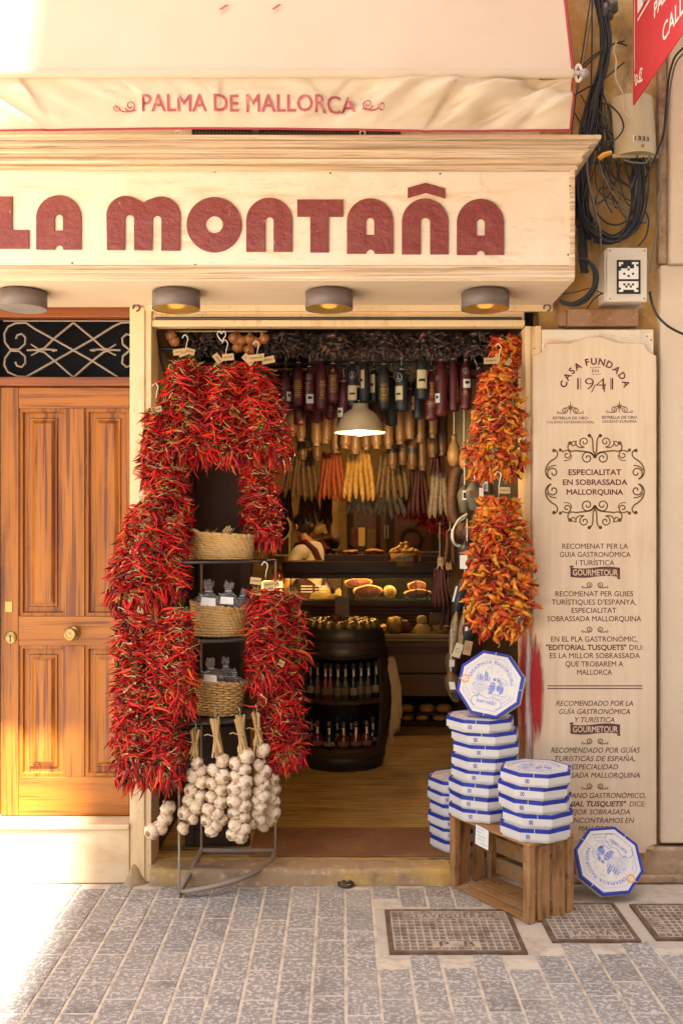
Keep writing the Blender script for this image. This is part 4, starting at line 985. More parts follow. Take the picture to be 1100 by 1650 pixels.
# ================================================================== CRATE
A = Vector((.515, -.105, 0)); Bv = Vector((.808, -.57, 0)); uu = (Bv-A).normalized(); LN = (Bv-A).length; vv = Vector((-uu.y, uu.x, 0))
CW, CH = .265, .335
def cm(s, t, z): return A+uu*s+vv*t+Vector((0, 0, z))
def cbox(q, s0, s1, t0, t1, z0, z1, mi=0, j=.0):
    vs = [cm(s+RNG.uniform(-j, j), t+RNG.uniform(-j, j), z+RNG.uniform(-j, j)) for s in (s0, s1) for t in (t0, t1) for z in (z0, z1)]
    q.add(vs, [(0,1,3,2),(4,6,7,5),(0,4,5,1),(2,3,7,6),(0,2,6,4),(1,5,7,3)], mi)
cr = thing('wooden_crate', cm(LN/2, CW/2, 0), 'rough slatted wooden crate lying on its side, carrying two stacks of octagonal boxes', 'crate')
for s in (0, LN-.04):
    for t0 in (0, CW-.036): q = MB(); cbox(q, s, s+.04, t0, t0+.036, 0, CH, 0, .001); q.build('corner_post', M['cratepost'], cr, bevel=.003)
for t0, w_ in ((.054, .066), (.142, .066)):
    for s0, s1 in ((0, .012), (LN-.012, LN+.001)): q = MB(); cbox(q, s0, s1, t0, t0+w_, .004, CH-.003, 0, .0028); q.build('end_slat', M['cratepost'], cr, bevel=.002)
def rotm(name, base):   # slats run along u: give the grain a mesh-aligned axis by building them in local space
    return base
sl = []
for t0, w_ in ((-.003, .082), (.092, .072), (.176, .085)): q = MB(); cbox(q, -.004, LN+.004, t0, t0+w_, CH+.001, CH+.013, 0, .0026); q.build('top_slat', M['crate'], cr, bevel=.002)
for t0, w_ in ((.002, .055), (.075, .05), (.14, .05), (.205, .05)): q = MB(); cbox(q, .041, LN-.041, t0, t0+w_, .002, .014, 0, .0022); q.build('bottom_slat', M['crate'], cr, bevel=.002)
for z0, h_ in ((.03, .075), (.13, .075), (.235, .075)): q = MB(); cbox(q, .041, LN-.041, CW-.013, CW-.001, z0, z0+h_, 0, .0022); q.build('back_slat', M['crate'], cr, bevel=.002)
for s in (.02, LN-.02):
    for t0, w_ in ((-.003, .082), (.092, .072), (.176, .085)):
        for k in (.3, .7): q = MB(); c = cm(s+RNG.uniform(-.006, .006), t0+w_*k, CH+.0125); q.lathe([(.0032, 0), (.0026, .002), (0, .0022)], c, 8); q.build('nail', M['darkiron'], cr)
for t0, w_ in ((.054, .066), (.142, .066)):
    for z_ in (.03, CH-.03): q = MB(); q.lathe([(.0032, 0), (.0026, .002), (0, .0022)], cm(LN+.001, t0+w_*.5, z_), 8, 0, uu.to_track_quat('Z', 'Y').to_matrix().to_4x4()); q.build('nail', M['darkiron'], cr)
# price card tied on
pc = thing('price_card', cm(.24, -.01, .33), 'small white price card with faint green writing hanging on the open side of the crate', 'card')
q = MB(); pa, pb_ = cm(.21, -.012, .352), cm(.30, -.014, .345); dn = Vector((.006, -.012, -.085))
q.add([pa, pb_, pb_+dn+Vector((-.01, 0, 0)), pa+dn+Vector((-.012, 0, 0))], [(0, 1, 2, 3)]); card = q.build('card', M['white'], pc, recalc=False)
M['greenink'] = plain('faint_green_ink', (.25, .5, .42), .7)
F = Flat()
for k, (a0, a1) in enumerate(((.1, .62), (.1, .45), (.12, .8), (.12, .7), (.4, .9))):
    pts = [(a0+(a1-a0)*i/16, .86-k*.17+.035*math.sin(i*2.1+k)*(1 if i % 2 else .4)) for i in range(17)]; F.rib(pts, .03)
nrm = (pb_-pa).cross(dn).normalized()*-.0012
if nrm.y > 0: nrm = -nrm
F.mb(lambda a, b: pa+(pb_-pa)*a+(dn+Vector((-.011, 0, 0)))*(1-b)+nrm).build('handwriting', M['greenink'], card, recalc=False)

# ================================================================== OCTAGONAL BOXES
IR = .151; CR_ = IR/math.cos(PI/8); BH = .0585
def octa(r): return [(r/math.cos(PI/8)*math.cos(PI/8+i*PI/4), r/math.cos(PI/8)*math.sin(PI/8+i*PI/4)) for i in range(8)]
M['card'] = mat('white_box_card', (0.65, 0.615, 0.565), 0.5, [('n', 8, U, (0.54, 0.52, 0.50), 0.5, 0.75, 0.5)])
def oct_solid(q, r, z0, z1, mi=0, top=None):
    o8 = octa(r); q.add([(x, y, z0) for x, y in o8]+[(x, y, z1) for x, y in o8], [tuple(reversed(range(8))), tuple(range(8, 16))]+[(i, (i+1) % 8, (i+1) % 8+8, i+8) for i in range(8)], mi)
proto = thing('cake_box', (0, 0, 0), 'x', 'box', 'white octagonal cake boxes with blue edges')
q = MB(); oct_solid(q, IR-.010, 0, .014); q.build('tray', M['card'], proto)
q = MB(); o8 = octa(IR); oi = octa(IR-.013)
vs = [(x, y, .0125) for x, y in o8]+[(x, y, .0435) for x, y in o8]+[(x, y, BH) for x, y in o8]+[(x, y, BH) for x, y in oi]
fs = [(i, (i+1) % 8, (i+1) % 8+8, i+8) for i in range(8)]; q.add(vs, fs+[tuple(range(24, 32))]+[tuple(reversed(range(8)))], 0)
q.add(vs, [(i+8, (i+1) % 8+8, (i+1) % 8+16, i+16) for i in range(8)]+[(i+16, (i+1) % 8+16, (i+1) % 8+24, i+24) for i in range(8)], 1)
lid = q.build('lid', [M['card'], M['blue']], proto)
F = Flat(); s = IR
o9 = [(x, y) for x, y in octa(IR*.80)]; F.rib(o9[5:]+o9[:0], .002); F.rib(o9[4:5]+o9[5:6], .002)
F.arctext('ENSAIMADA', 0, 0, .63*s, math.radians(133), .155*s, bold=.03, track=.98, wide=.85)
F.arctext('MALLORQUINA', 0, 0, .63*s, math.radians(47), .155*s, bold=.03, track=.96, wide=.75)
for rr in (.23, .18, .13, .07): F.ring(-.30*s, -.12*s, rr*s, .0016 if rr > .1 else .003, 22, rb=rr*s*.75)
for k, (x, h_) in enumerate(((-.42, .12), (-.34, .18), (-.27, .13), (-.19, .30), (-.12, .22), (-.05, .12))):
    F.poly([(x*s-.0045, .10*s), (x*s+.0045, .10*s), (x*s+.0035, (.10+h_*.7)*s), (x*s, (.10+h_)*s), (x*s-.0035, (.10+h_*.7)*s)])
F.rib([(-.5*s, .08*s), (.02*s, .08*s)], .003)
def blob(cx, cy, a, b, rot):
    F.poly([(cx+a*math.cos(t)*math.cos(rot)-b*math.sin(t)*math.sin(rot), cy+a*math.cos(t)*math.sin(rot)+b*math.sin(t)*math.cos(rot)) for t in [i*2*PI/14 for i in range(14)]], 0)
blob(.08*s, -.12*s, .20*s, .11*s, 1.35); blob(.34*s, -.08*s, .12*s, .13*s, .3); blob(.30*s, .12*s, .10*s, .05*s, -.5); blob(.12*s, .16*s, .05*s, .05*s, 0); blob(.40*s, -.20*s, .08*s, .04*s, .8)
for sx in (1, -1):
    F.rib(spiral(sx*.33*s, -.575*s, .15*s, .15*s, PI/2+sx*PI*.15, -PI/2-sx*PI*.02 if sx > 0 else PI*1.5, 16), .0032)
F.rib(bez((-.27*s, -.40*s), (-.1*s, -.38*s), (-.05*s, -.46*s), (0, -.46*s)), .003); F.rib(bez((.27*s, -.40*s), (.1*s, -.38*s), (.05*s, -.46*s), (0, -.46*s)), .003)
F.text('PORT PURGO', -.30*s, .30*s, -.62*s, -.53*s, bold=.03)
F.rib([(-.72*s, -.22*s), (-.55*s, -.5*s)], .0018); F.rib([(.5*s, -.5*s), (.72*s, -.3*s), (.66*s, -.22*s)], .0022); F.rib([(.45*s, -.42*s), (.62*s, -.24*s)], .0018)
rp_ = random.Random(17)
for i in range(26):      # small scroll and foliage strokes between the main motifs
    a_ = rp_.uniform(0, 2*PI); r_ = rp_.uniform(.30, .56)*s; cx_, cy_ = r_*math.cos(a_), r_*math.sin(a_)
    F.rib(spiral(cx_, cy_, .05*s, .015*s, a_, a_+rp_.choice((-1, 1))*4.4, 9), .0016)
for i in range(8): F.rib([o9[i], o9[(i+1) % 8]], .0013)
for i in range(8): F.rib([(x*.70, y*.70) for x, y in (o9[i], o9[(i+1) % 8])], .0010) if i not in (0, 1, 2, 3) else None
F.rib(spiral(.33*s, .02*s, .22*s, .20*s, .3, 2.6, 14), .0022); F.rib([(-.05*s, -.3*s), (.5*s, -.3*s)], .002); F.rib([(-.5*s, -.36*s), (-.15*s, -.34*s)], .0018)
F.mb(lambda a, b: (a, b, BH+.0006)).build('printed_picture', M['softblue'], lid, recalc=False)
F = Flat(); F.ring(-.80*s, .02*s, .11*s, .055*s, 26); F.mb(lambda a, b: (a, b, BH+.0011)).build('round_sticker', M['orangeprint'], lid, recalc=False)
q = MB(); h_ = BH+.0012
for ax in (0, 1):
    def bx(a0, a1, z0, z1):
        if ax == 0: q.box(a0, a1, -.0012, .0012, z0, z1)
        else: q.box(-.0012, .0012, a0, a1, z0, z1)
    bx(-IR-.0015, IR+.0015, BH+.0006, BH+.002); bx(-IR-.0018, -IR-.0004, .004, BH+.002); bx(IR+.0004, IR+.0018, .004, BH+.002)
q.build('string', M['string'], proto)
F = Flat(); F.text('00', -.009, .009, .018, .036, bold=.02)
F.mb(lambda a, b: (a-.028, -IR-.0008, b)).build('side_mark', M['blue'], proto, recalc=False)
first = [True]
def place_box(loc, rot, label):
    if first[0]:
        first[0] = False; proto.location = loc; proto.rotation_euler = rot; proto['label'] = label; return proto
    return dup(proto, loc, rot, label)
ORD = ['bottom', 'second', 'third', 'fourth', 'fifth', 'sixth', 'seventh']
rb = random.Random(3)
z = CH+.0145
jit = [(0, 0), (.004, -.003), (.000, .002), (.012, .01), (.010, .004), (.016, .006), (.010, .008), (-.014, -.004)]
for i in range(8):
    lab = 'uppermost octagonal box of the tall stack, directly under the box stood on edge' if i == 7 else '%s octagonal box from the crate up in the tall stack of eight by the doorway' % (ORD[i] if i else 'lowest')
    place_box((.672+jit[i][0], -.125+jit[i][1], z), (rb.uniform(-.008, .008), rb.uniform(-.008, .008), math.radians(-17+rb.uniform(-9, 9))), lab); z += BH+.0008
ZS1 = z; z = CH+.0145
for i in range(5):
    lab = 'uppermost octagonal box of the front stack of five, its printed lid in full view' if i == 4 else '%s octagonal box from the crate up in the lower front stack of five' % (ORD[i] if i else 'lowest')
    place_box((.868+rb.uniform(-.010, .010), -.405+rb.uniform(-.008, .008), z), (rb.uniform(-.008, .008), rb.uniform(-.008, .008), math.radians(-16+rb.uniform(-9, 9))), lab); z += BH+.0008
z = .0975
for i in range(6):
    lab = 'uppermost octagonal box of the stack on the doormat behind the crate' if i == 5 else '%s octagonal box from the doormat up in the stack behind the crate' % (ORD[i] if i else 'lowest')
    place_box((.605+rb.uniform(-.008, .008), .215+rb.uniform(-.008, .008), z), (0, 0, math.radians(-20+rb.uniform(-6, 6))), lab); z += BH+.0008
def stand(center, yaw, lean, roll, label):
    m_ = Matrix.Rotation(yaw, 4, 'Z') @ Matrix.Rotation(PI/2-lean, 4, 'X') @ Matrix.Rotation(roll, 4, 'Z')
    loc = Vector(center)-(m_ @ Vector((0, 0, BH/2)))
    place_box(loc, m_.to_euler(), label)
stand((.705, -.165, ZS1+IR*.985), math.radians(-22), math.radians(16), math.radians(-8), 'octagonal box stood on edge on top of the tall stack, face towards the street')
stand((1.235, -.225, .158), math.radians(4), math.radians(31), math.radians(138), 'octagonal box leaning on the wall at bottom right, its print turned sideways')

# ================================================================== RACK
AP = Vector((-.70, .12, 0)); RR = .37
rk = thing('corner_rack', (AP.x, AP.y, .08), 'grey metal corner rack with quarter round shelves holding three baskets, left in the doorway', 'rack')
def arcpt(a, z, r=RR): return Vector((AP.x+r*math.cos(a), AP.y+r*math.sin(a), z))
for (x, y, zb) in ((AP.x, AP.y, .083), (AP.x+RR, AP.y, .083), (AP.x-.05, AP.y-RR, .004)):
    q = MB(); q.tube([(x, y, zb), (x, y, 1.556 if zb > .05 else .81)], .0058, 8); q.build('upright', M['iron'], rk)
for zz in (.804, 1.184, 1.553):
    q = MB(); pts = [arcpt(-PI/2-.13+i*(PI/2+.13)/20, zz) for i in range(21)]
    q.tube([AP+Vector((0, 0, zz))]+pts+[AP+Vector((0, 0, zz))], .0065, 8)
    n = len(pts); q.add([AP+Vector((0, 0, zz+.002))]+[p_+Vector((0, 0, .002)) for p_ in pts]+[AP+Vector((0, 0, zz-.002))]+[p_+Vector((0, 0, -.002)) for p_ in pts], [(0, i+1, i+2) for i in range(n-1)]+[(n+1, n+i+3, n+i+2) for i in range(n-1)])
    q.build('shelf', M['darkiron'], rk)
q = MB(); pts = [arcpt(-PI/2-.13+i*(PI/2+.13)/20, 0) for i in range(21)]
for i, p_ in enumerate(pts): p_.z = .022+.075*(i/20)**.8
q.tube([AP+Vector((0, 0, .10))]+pts+[AP+Vector((0, 0, .10))], .013, 8); q.build('foot_rail', M['iron'], rk)

# ---- baskets
def basket(c, rx, ry, h, flare, tilt, label, weave='coil'):
    t = thing('basket', c, label, 'basket', 'baskets on the corner rack'); C0 = Vector(c)
    def pt(a, f, z, k=0): return C0+Vector((rx*f*math.cos(a), ry*f*math.sin(a), z+math.tan(tilt)*rx*math.cos(a)*min(1, max(0, z/h-.12))))
    F_ = lambda z: 1-flare*(1-z/h)
    q = MB()   # solid wall behind the weave
    n = 48; vs = []; lv = [(F_(0)-.05, 0), (F_(h*.5)-.05, h*.5), (F_(h)-.045, h), (F_(h)-.09, h), (F_(h*.5)-.1, h*.5), (F_(0)-.1, .01)]
    for f, z in lv: vs += [pt(2*PI*j/n, f, z) for j in range(n)]
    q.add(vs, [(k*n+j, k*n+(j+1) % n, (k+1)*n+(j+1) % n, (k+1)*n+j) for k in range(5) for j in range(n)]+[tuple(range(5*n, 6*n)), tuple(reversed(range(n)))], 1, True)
    if weave == 'coil':
        rows = 11; rr_ = h/rows*.56
        for k in range(rows):
            z = (k+.5)*h/rows; m_ = 150; pts = []; rs = []
            for j in range(m_+1):
                a = 2*PI*j/m_; ph = j*1.26+k*1.6
                pts.append(pt(a, F_(z)-.012, z)); rs.append(rr_*(1+.24*math.sin(ph)))
            q.tube(pts, rs, 7, 0, False)
    else:
        rows = 13; ns = 26
        for k in range(rows):
            z = (k+.5)*h/rows; m_ = ns*6
            q.tube([pt(2*PI*j/m_, F_(z)+.022*math.sin(j*PI/6+(k % 2)*PI), z+.001*math.sin(j*.7+k)) for j in range(m_+1)], h/rows*.46, 6, 0, False)
        for j in range(ns): a = 2*PI*(j+.5)/ns; q.tube([pt(a, F_(h*u), h*u) for u in (0, .5, 1)], .0042, 5, 1)
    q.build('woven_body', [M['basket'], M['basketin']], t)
    q = MB(); m_ = 160
    q.tube([pt(2*PI*j/m_, F_(h)+.01*math.sin(j*.9), h+.003+.002*math.cos(j*.9)) for j in range(m_+1)], [.0072*(1+.2*math.sin(j*1.3)) for j in range(m_+1)], 7, 0, False); q.build('rim', M['basket'], t)
    return t
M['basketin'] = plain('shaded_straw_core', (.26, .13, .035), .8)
b1 = basket((-.583, -.035, 1.561), .162, .115, .118, .08, -.06, 'shallow plaited straw basket with a loop handle on the top shelf of the rack')
q = MB(); q.tube(catmull([(-.735, -.09, 1.66), (-.745, -.11, 1.69), (-.70, -.13, 1.70), (-.655, -.12, 1.665), (-.645, -.11, 1.64)], 5), .011, 8); q.build('handle', M['straw'], b1)
b2 = basket((-.596, -.035, 1.192), .132, .105, .145, .10, -.16, 'plaited straw basket sloping down to the left, on the middle shelf, holding cellophane bags')
b3 = basket((-.590, -.035, .812), .130, .105, .165, .22, -.14, 'openwork wicker basket on the lowest shelf of the rack, above the garlic', 'wicker')
# dry bits in the upper basket
q = MB(); rr = random.Random(8)
for i in range(26):
    p0 = Vector((-.583+rr.uniform(-.10, .06), -.04+rr.uniform(-.05, .05), 1.655)); p1 = p0+Vector((rr.uniform(-.05, .05), rr.uniform(-.03, .02), rr.uniform(.01, .06))); q.tube([p0, (p0+p1)/2+Vector((rr.uniform(-.01, .01), 0, .006)), p1], [.003, .0025, .001], 5)
for i in range(7):
    p0 = Vector((-.575+rr.uniform(-.02, .03), -.09, 1.675)); p1 = p0+Vector((rr.uniform(-.035, .035), -.01, rr.uniform(.02, .05))); q.tube([p0, p1], [.007, .004], 6)
tag(q.build('dried_stalks', M['straw']), 'pale bunch of dried stalks sticking out of the top basket', 'dried plant')
M['lav'] = mat('dark_dried_goods', (.045, .018, .02), .45, rand=[(0, (.03, .012, .015)), (.7, (.10, .018, .016)), (1, (.07, .04, .03))])
def bag(c, h, r, label, seed, card=True, tw=0.0):
    rr = random.Random(seed); t = thing('cellophane_bag', c, label, 'bag', 'cellophane bags in the baskets')
    q = MB(); n = 20; vs = []; prof = [(.75, 0), (1.0, .12), (1.08, .38), (.85, .58), (.36, .70), (.26, .74), (.42, .86), (.36, 1.0)]
    for f, zz in prof:
        for j in range(n):
            a = 2*PI*j/n; w_ = 1+.22*math.sin(a*3+seed+zz*5)+.14*math.sin(a*7+zz*9+seed)+rr.uniform(-.10, .10)
            vs.append(Vector(c)+Vector((r*f*w_*math.cos(a)+tw*zz, r*.7*f*w_*math.sin(a), h*zz+(rr.uniform(-.012, .012) if zz == 1.0 else 0))))
    q.add(vs, [(k*n+j, k*n+(j+1) % n, (k+1)*n+(j+1) % n, (k+1)*n+j) for k in range(len(prof)-1) for j in range(n)], 0, True)
    q.build('clear_film', M['cello'], t)
    q = MB()
    for i in range(34):
        a = rr.uniform(0, 2*PI); rad = r*.75*math.sqrt(rr.random()); p0 = Vector(c)+Vector((rad*math.cos(a), rad*.6*math.sin(a), rr.uniform(.01, h*.42))); dv = Vector((rr.uniform(-1, 1), rr.uniform(-1, 1), rr.uniform(-.6, .6))).normalized()*.02
        q.tube([p0-dv, p0, p0+dv], [.003, .0065, .002], 5)
    q.build('dark_contents', M['lav'], t)
    q = MB(); q.tube([Vector(c)+Vector((r*.30*math.cos(a)+tw*.64, r*.24*math.sin(a), h*.73)) for a in [i*PI/6 for i in range(13)]], .0022, 5); q.tube([Vector(c)+Vector((tw*.64, -r*.2, h*.64)), Vector(c)+Vector((tw*.64-.03, -r*.3, h*.62)), Vector(c)+Vector((tw*.64-.045, -r*.35, h*.67))], .0015, 5); q.build('tie', M['string'], t)
    if card:
        q = MB(); x0 = c[0]-r*.55; y0 = c[1]-r*.92
        q.add([(x0, y0-.002, c[2]+h*.38), (x0+r*1.25, y0-.010, c[2]+h*.36), (x0+r*1.22, y0-.004, c[2]+h*.56), (x0+.004, y0+.002, c[2]+h*.59)], [(0, 1, 2, 3)]); q.build('label_card', M['white'], t)
bag((-.635, -.085, 1.275), .185, .058, 'clear bag with a white label at the left in the middle basket', 1)
bag((-.548, -.08, 1.29), .165, .052, 'clear bag with a white label in the middle of the middle basket', 2, True, .01)
bag((-.50, -.03, 1.29), .13, .04, 'small clear bag without a label at the right of the middle basket', 3, False, .03)
bag((-.675, -.02, 1.26), .12, .04, 'clear bag half hidden behind chillies at the far left of the middle basket', 4, False, -.02)
bag((-.625, -.095, .925), .16, .052, 'clear bag with a low white label in the wicker basket', 5)
bag((-.56, -.03, .925), .16, .042, 'tall thin clear bag without a label in the wicker basket', 6, False)
bag((-.515, -.05, .94), .09, .036, 'short clear bag of dark goods at the right of the wicker basket', 7, False)

# ================================================================== CHILLIES
def chilli_mb(seed, L=.064, r=.0058, curve=.34, wr=0.0, nseg=7, sides=6, stemL=.032, lump=0.0):
    rr = random.Random(seed); q = MB(); L *= rr.uniform(.8, 1.15); cu = curve*rr.uniform(-1, 1)*L; cu2 = curve*.6*rr.uniform(-1, 1)*L
    pts = []; rs = []
    for i in range(nseg+1):
        t = i/nseg
        pts.append(Vector((L*t, cu*t*t+wr*L*math.sin(t*6+seed), cu2*math.sin(PI*t)+wr*L*math.cos(t*5+seed*2)*.6)))
        f = (.55+.45*min(1, t*6)) if t < .17 else max(.10, 1-((t-.17)/.83)**1.5*.95)
        rs.append(r*f*(1+lump*rr.uniform(-1, 1)))
    q.tube(pts, rs, sides, 0)
    s0 = Vector((0, 0, 0)); q.tube([s0+Vector((.003, 0, 0)), Vector((-stemL*.35, .002*rr.uniform(-1, 1), .003)), Vector((-stemL*.7, rr.uniform(-.25, .25)*stemL, .25*stemL)), Vector((-stemL, rr.uniform(-.5, .5)*stemL, .6*stemL*rr.uniform(-.3, 1)))], [r*.65, r*.30, r*.24, r*.22], 4, 1, caps=False)
    return q
def as_np(q):
    return np.array([tuple(v) for v in q.v])
def build_cloud(name, variants, arrs, mats_list, xf, parent, org):
    """one mesh out of many placed copies"""
    V = []; Fc = []; mi = []; sm = []; b = 0
    for k, m_ in xf:
        a = arrs[k]; R3 = np.array(m_.to_3x3()); t_ = np.array(m_.translation)-np.array(org)
        V.append(a @ R3.T+t_); q = variants[k]
        for f in q.f: Fc.append([i+b for i in f])
        mi.extend(q.m); sm.extend(q.s); b += len(a)
    me = bpy.data.meshes.new(name); me.from_pydata(np.concatenate(V).tolist(), [], Fc)
    for m_ in mats_list: me.materials.append(m_)
    me.polygons.foreach_set('material_index', mi); me.polygons.foreach_set('use_smooth', sm); me.update()
    o = bpy.data.objects.new(name, me); COL.objects.link(o); setpar(o, parent); o['kind'] = 'stuff'
    return o
CH_V = [chilli_mb(i, wr=.02) for i in range(14)]; CH_A = [as_np(q) for q in CH_V]
CH_M = [q.mesh('chilli', [M['chilli'], M['stem']]) for q in CH_V]
OP_V = [chilli_mb(50+i, .058, .0118, .60, .05, 8, 7, .022, .36) for i in range(14)]; OP_A = [as_np(q) for q in OP_V]
OP_M = [q.mesh('dried_pepper', [M['opep'], M['stem']]) for q in OP_V]
DP_V = [chilli_mb(90+i, .042, .0105, .4, .04, 5, 5, .014, .35) for i in range(8)]; DP_A = [as_np(q) for q in DP_V]
DP_M = [q.mesh('dried_pepper', [M['dpep'], M['dpep']]) for q in DP_V]
def frame_from(dirv, roll):
    x = dirv.normalized(); z0 = Vector((0, 0, 1)) if abs(x.z) < .95 else Vector((0, 1, 0))
    y = z0.cross(x).normalized(); z = x.cross(y)
    m_ = Matrix((x, y, z)).transposed().to_4x4()
    return m_ @ Matrix.Rotation(roll, 4, 'X')
WK = 1.28
def pepper_string(label, top, bot, w_top, w_bot, n, depth=.085, kind='chilli', group='strings of red chillies', cat='chilli string', d=4.7, tags=(), hook=True, seed=0, prof=None, extra_threads=2, name='chilli_string'):
    """top, bot: (px, py) of the string on the photograph at distance d; w: half widths in metres"""
    rr = random.Random(seed*13+5)
    p0 = P(*top, d); p1 = P(*bot, d); H = (p0-p1).length
    t = thing(name, p0, label, cat, group)
    V, Ar, Me, mats_, nm = {'chilli': (CH_V, CH_A, CH_M, [M['chilli'], M['stem']], 'chilli'), 'orange': (OP_V, OP_A, OP_M, [M['opep'], M['stem']], 'dried_pepper'), 'dark': (DP_V, DP_A, DP_M, [M['dpep'], M['dpep']], 'dried_pepper')}[kind]
    Lp = {'chilli': .064, 'orange': .058, 'dark': .042}[kind]
    xf = []
    n = int(n*1.95) if kind == 'chilli' else (int(n*1.65) if kind == 'orange' else n)
    for i in range(n):
        s = (i+rr.random())/n; s = min(1, max(0, s))
        w_ = WK*(w_top+(w_bot-w_top)*min(1, s*1.5)**.8) if prof is None else prof(s)
        w_ *= 1-.25*max(0, (s-.88)/.12)
        c = p0+(p1-p0)*s
        az = rr.gauss(-PI/2, 1.1) if rr.random() < .75 else rr.uniform(0, 2*PI)
        rad = math.sqrt(rr.uniform(.15, 1.0))
        ex = Vector((math.cos(az)*w_, math.sin(az)*min(w_, depth), 0))
        cen = c+ex*rad*.92
        outw = Vector((math.cos(az), math.sin(az)*.8, 0)); tang = Vector((-math.sin(az), math.cos(az), 0))
        droop = -.12-rr.random()*.55-2.2*max(0, (s-.84)/.16)
        dv = outw*rr.uniform(.1, 1.0)+tang*rr.gauss(0, .75)+Vector((0, 0, droop+(.35 if s < .06 else 0)))
        if rr.random() < .10: dv = Vector((dv.x, dv.y, -dv.z*.4))
        dv.normalize(); sc_ = .68+(.85 if kind == 'chilli' else .5)*rr.random()**1.5
        m_ = frame_from(dv, rr.uniform(0, 2*PI)); m_ = Matrix.Translation(cen-dv*Lp*.45*sc_) @ m_ @ Matrix.Scale(sc_, 4)
        xf.append((rr.randrange(len(V)), m_))
    xf.sort(key=lambda q: q[1].translation.y)
    # the ~100 nearest are pieces of their own
    near = xf[:min(100, len(xf))]; rest = xf[len(near):]
    for k, m_ in near:
        o = bpy.data.objects.new(nm, Me[k]); COL.objects.link(o); setpar(o, t); o.matrix_local = Matrix.Translation(-p0) @ m_
    if rest: build_cloud('inner_peppers' if kind != 'chilli' else 'inner_chillies', V, Ar, mats_, rest, t, p0)
    q = MB()
    for k in range(extra_threads+1):
        off = Vector(((k-extra_threads/2)*w_bot*.55, -.02*k, 0)); pts = [p0+Vector((0, 0, .07 if hook else .01))]+[p0+(p1-p0)*s+off*min(1, s*5) for s in [j/6 for j in range(7)]]
        q.tube(pts, .0016, 5)
    q.build('thread', M['string'] if kind == 'orange' else M['stem'], t)
    if hook:
        q = MB(); hk = p0+Vector((0, -.005, .06)); q.tube(catmull([hk, hk+Vector((.004, 0, .03)), hk+Vector((.010, 0, .055)), hk+Vector((-.006, 0, .072)), hk+Vector((-.018, 0, .055))], 5), .0022, 6); q.build('wire_hook', M['string'], t)
    for (dx, dz, an, wd, ht) in tags:
        c = p0+Vector((dx, -depth*.75-rr.uniform(0, .015), dz)); ca, sa = math.cos(an), math.sin(an)
        f = lambda a, b, off=0: c+Vector((a*ca-b*sa, -off+b*.15, a*sa+b*ca))
        q = MB(); q.add([f(-wd/2, -ht/2), f(wd/2, -ht/2), f(wd/2, ht/2), f(-wd/2, ht/2)], [(0, 1, 2, 3)]); tg = q.build('paper_tag', M['tagpaper'], t, recalc=False)
        F = Flat(); F.rib([(-wd*.36+wd*.72*j/12, ht*.12*math.sin(j*2.2+dx*90)) for j in range(13)], .0022); F.mb(lambda a, b: f(a, b, .0015)).build('handwriting', M['black'], tg, recalc=False)
    return t
M['tagpaper'] = plain('kraft_tag_paper', (.46, .30, .14), .8)
TG = [(-.02, .035, .12, .055, .03), (.03, .038, -.25, .05, .028), (.0, .03, .35, .045, .03)]
# behind first
pepper_string('thin red chilli string hanging flat against the left post, at its upper half', (252, 662), (250, 785), .035, .075, 210, .06, d=4.78, seed=1, tags=[(.01, .0, .2, .05, .03)])
pepper_string('red chilli string under the upper left one, beside the gap showing dark panel', (272, 755), (275, 880), .08, .10, 300, .09, d=4.74, seed=2, hook=False)
pepper_string('upper left of three red chilli strings hung from the lintel, tan tags at its top', (300, 584), (293, 752), .055, .135, 400, .10, d=4.80, seed=3, tags=TG)
pepper_string('middle of three red chilli strings hung from the lintel', (364, 592), (360, 752), .075, .115, 380, .10, d=4.80, seed=4, tags=[(.02, .035, .1, .055, .032), (-.03, .03, -.9, .05, .03)])
pepper_string('right of three red chilli strings hung from the lintel, with orange chillies among the red', (414, 594), (428, 752), .07, .125, 390, .10, d=4.80, seed=5, tags=[(-.035, .03, -.75, .06, .032), (.0, .037, .12, .085, .034), (.06, .028, .2, .06, .034)])
pepper_string('dark red chilli string below the right one of the lintel row, beside the straw basket', (416, 755), (424, 882), .07, .085, 300, .09, d=4.88, seed=6, hook=False)
pepper_string('bushy red chilli string at far left with orange tips, sticking out over the pine door', (238, 815), (222, 985), .06, .145, 420, .11, d=4.64, seed=7, hook=False)
pepper_string('red chilli string left of the baskets, between the straw baskets and the bushy one', (280, 838), (268, 965), .06, .09, 280, .09, d=4.66, seed=8, hook=False)
pepper_string('long red chilli string in the lower left, ending just above the door step', (214, 985), (217, 1268), .08, .092, 470, .10, d=4.60, seed=9, hook=False)
pepper_string('long red chilli string beside the lower left one, ending above the first garlic', (266, 1000), (268, 1268), .065, .088, 450, .10, d=4.57, seed=10, hook=False, tags=[(.02, -.16, .7, .02, .012)])
pepper_string('short red chilli string in front of the wicker basket, left of it', (290, 985), (296, 1150), .05, .065, 260, .08, d=4.54, seed=11, hook=False)
pepper_string('tagged red chilli string hung on a wire hook right of the baskets', (428, 950), (430, 1110), .06, .09, 380, .095, d=4.70, seed=12, tags=[(-.04, .045, -.12, .05, .032), (.02, .028, .15, .055, .03), (.055, .03, .4, .03, .028), (.03, .01, .1, .03, .02)])
pepper_string('narrow dark red chilli string behind the tagged one, beside the barrel', (462, 955), (468, 1085), .05, .09, 210, .08, d=4.86, seed=13, hook=False)
pepper_string('long red chilli string beside the barrel, hanging lowest right of the rack', (448, 1068), (456, 1238), .075, .11, 440, .10, d=4.74, seed=14, hook=False, tags=[(-.02, -.02, .5, .035, .03), (.02, .01, -.5, .03, .028)])
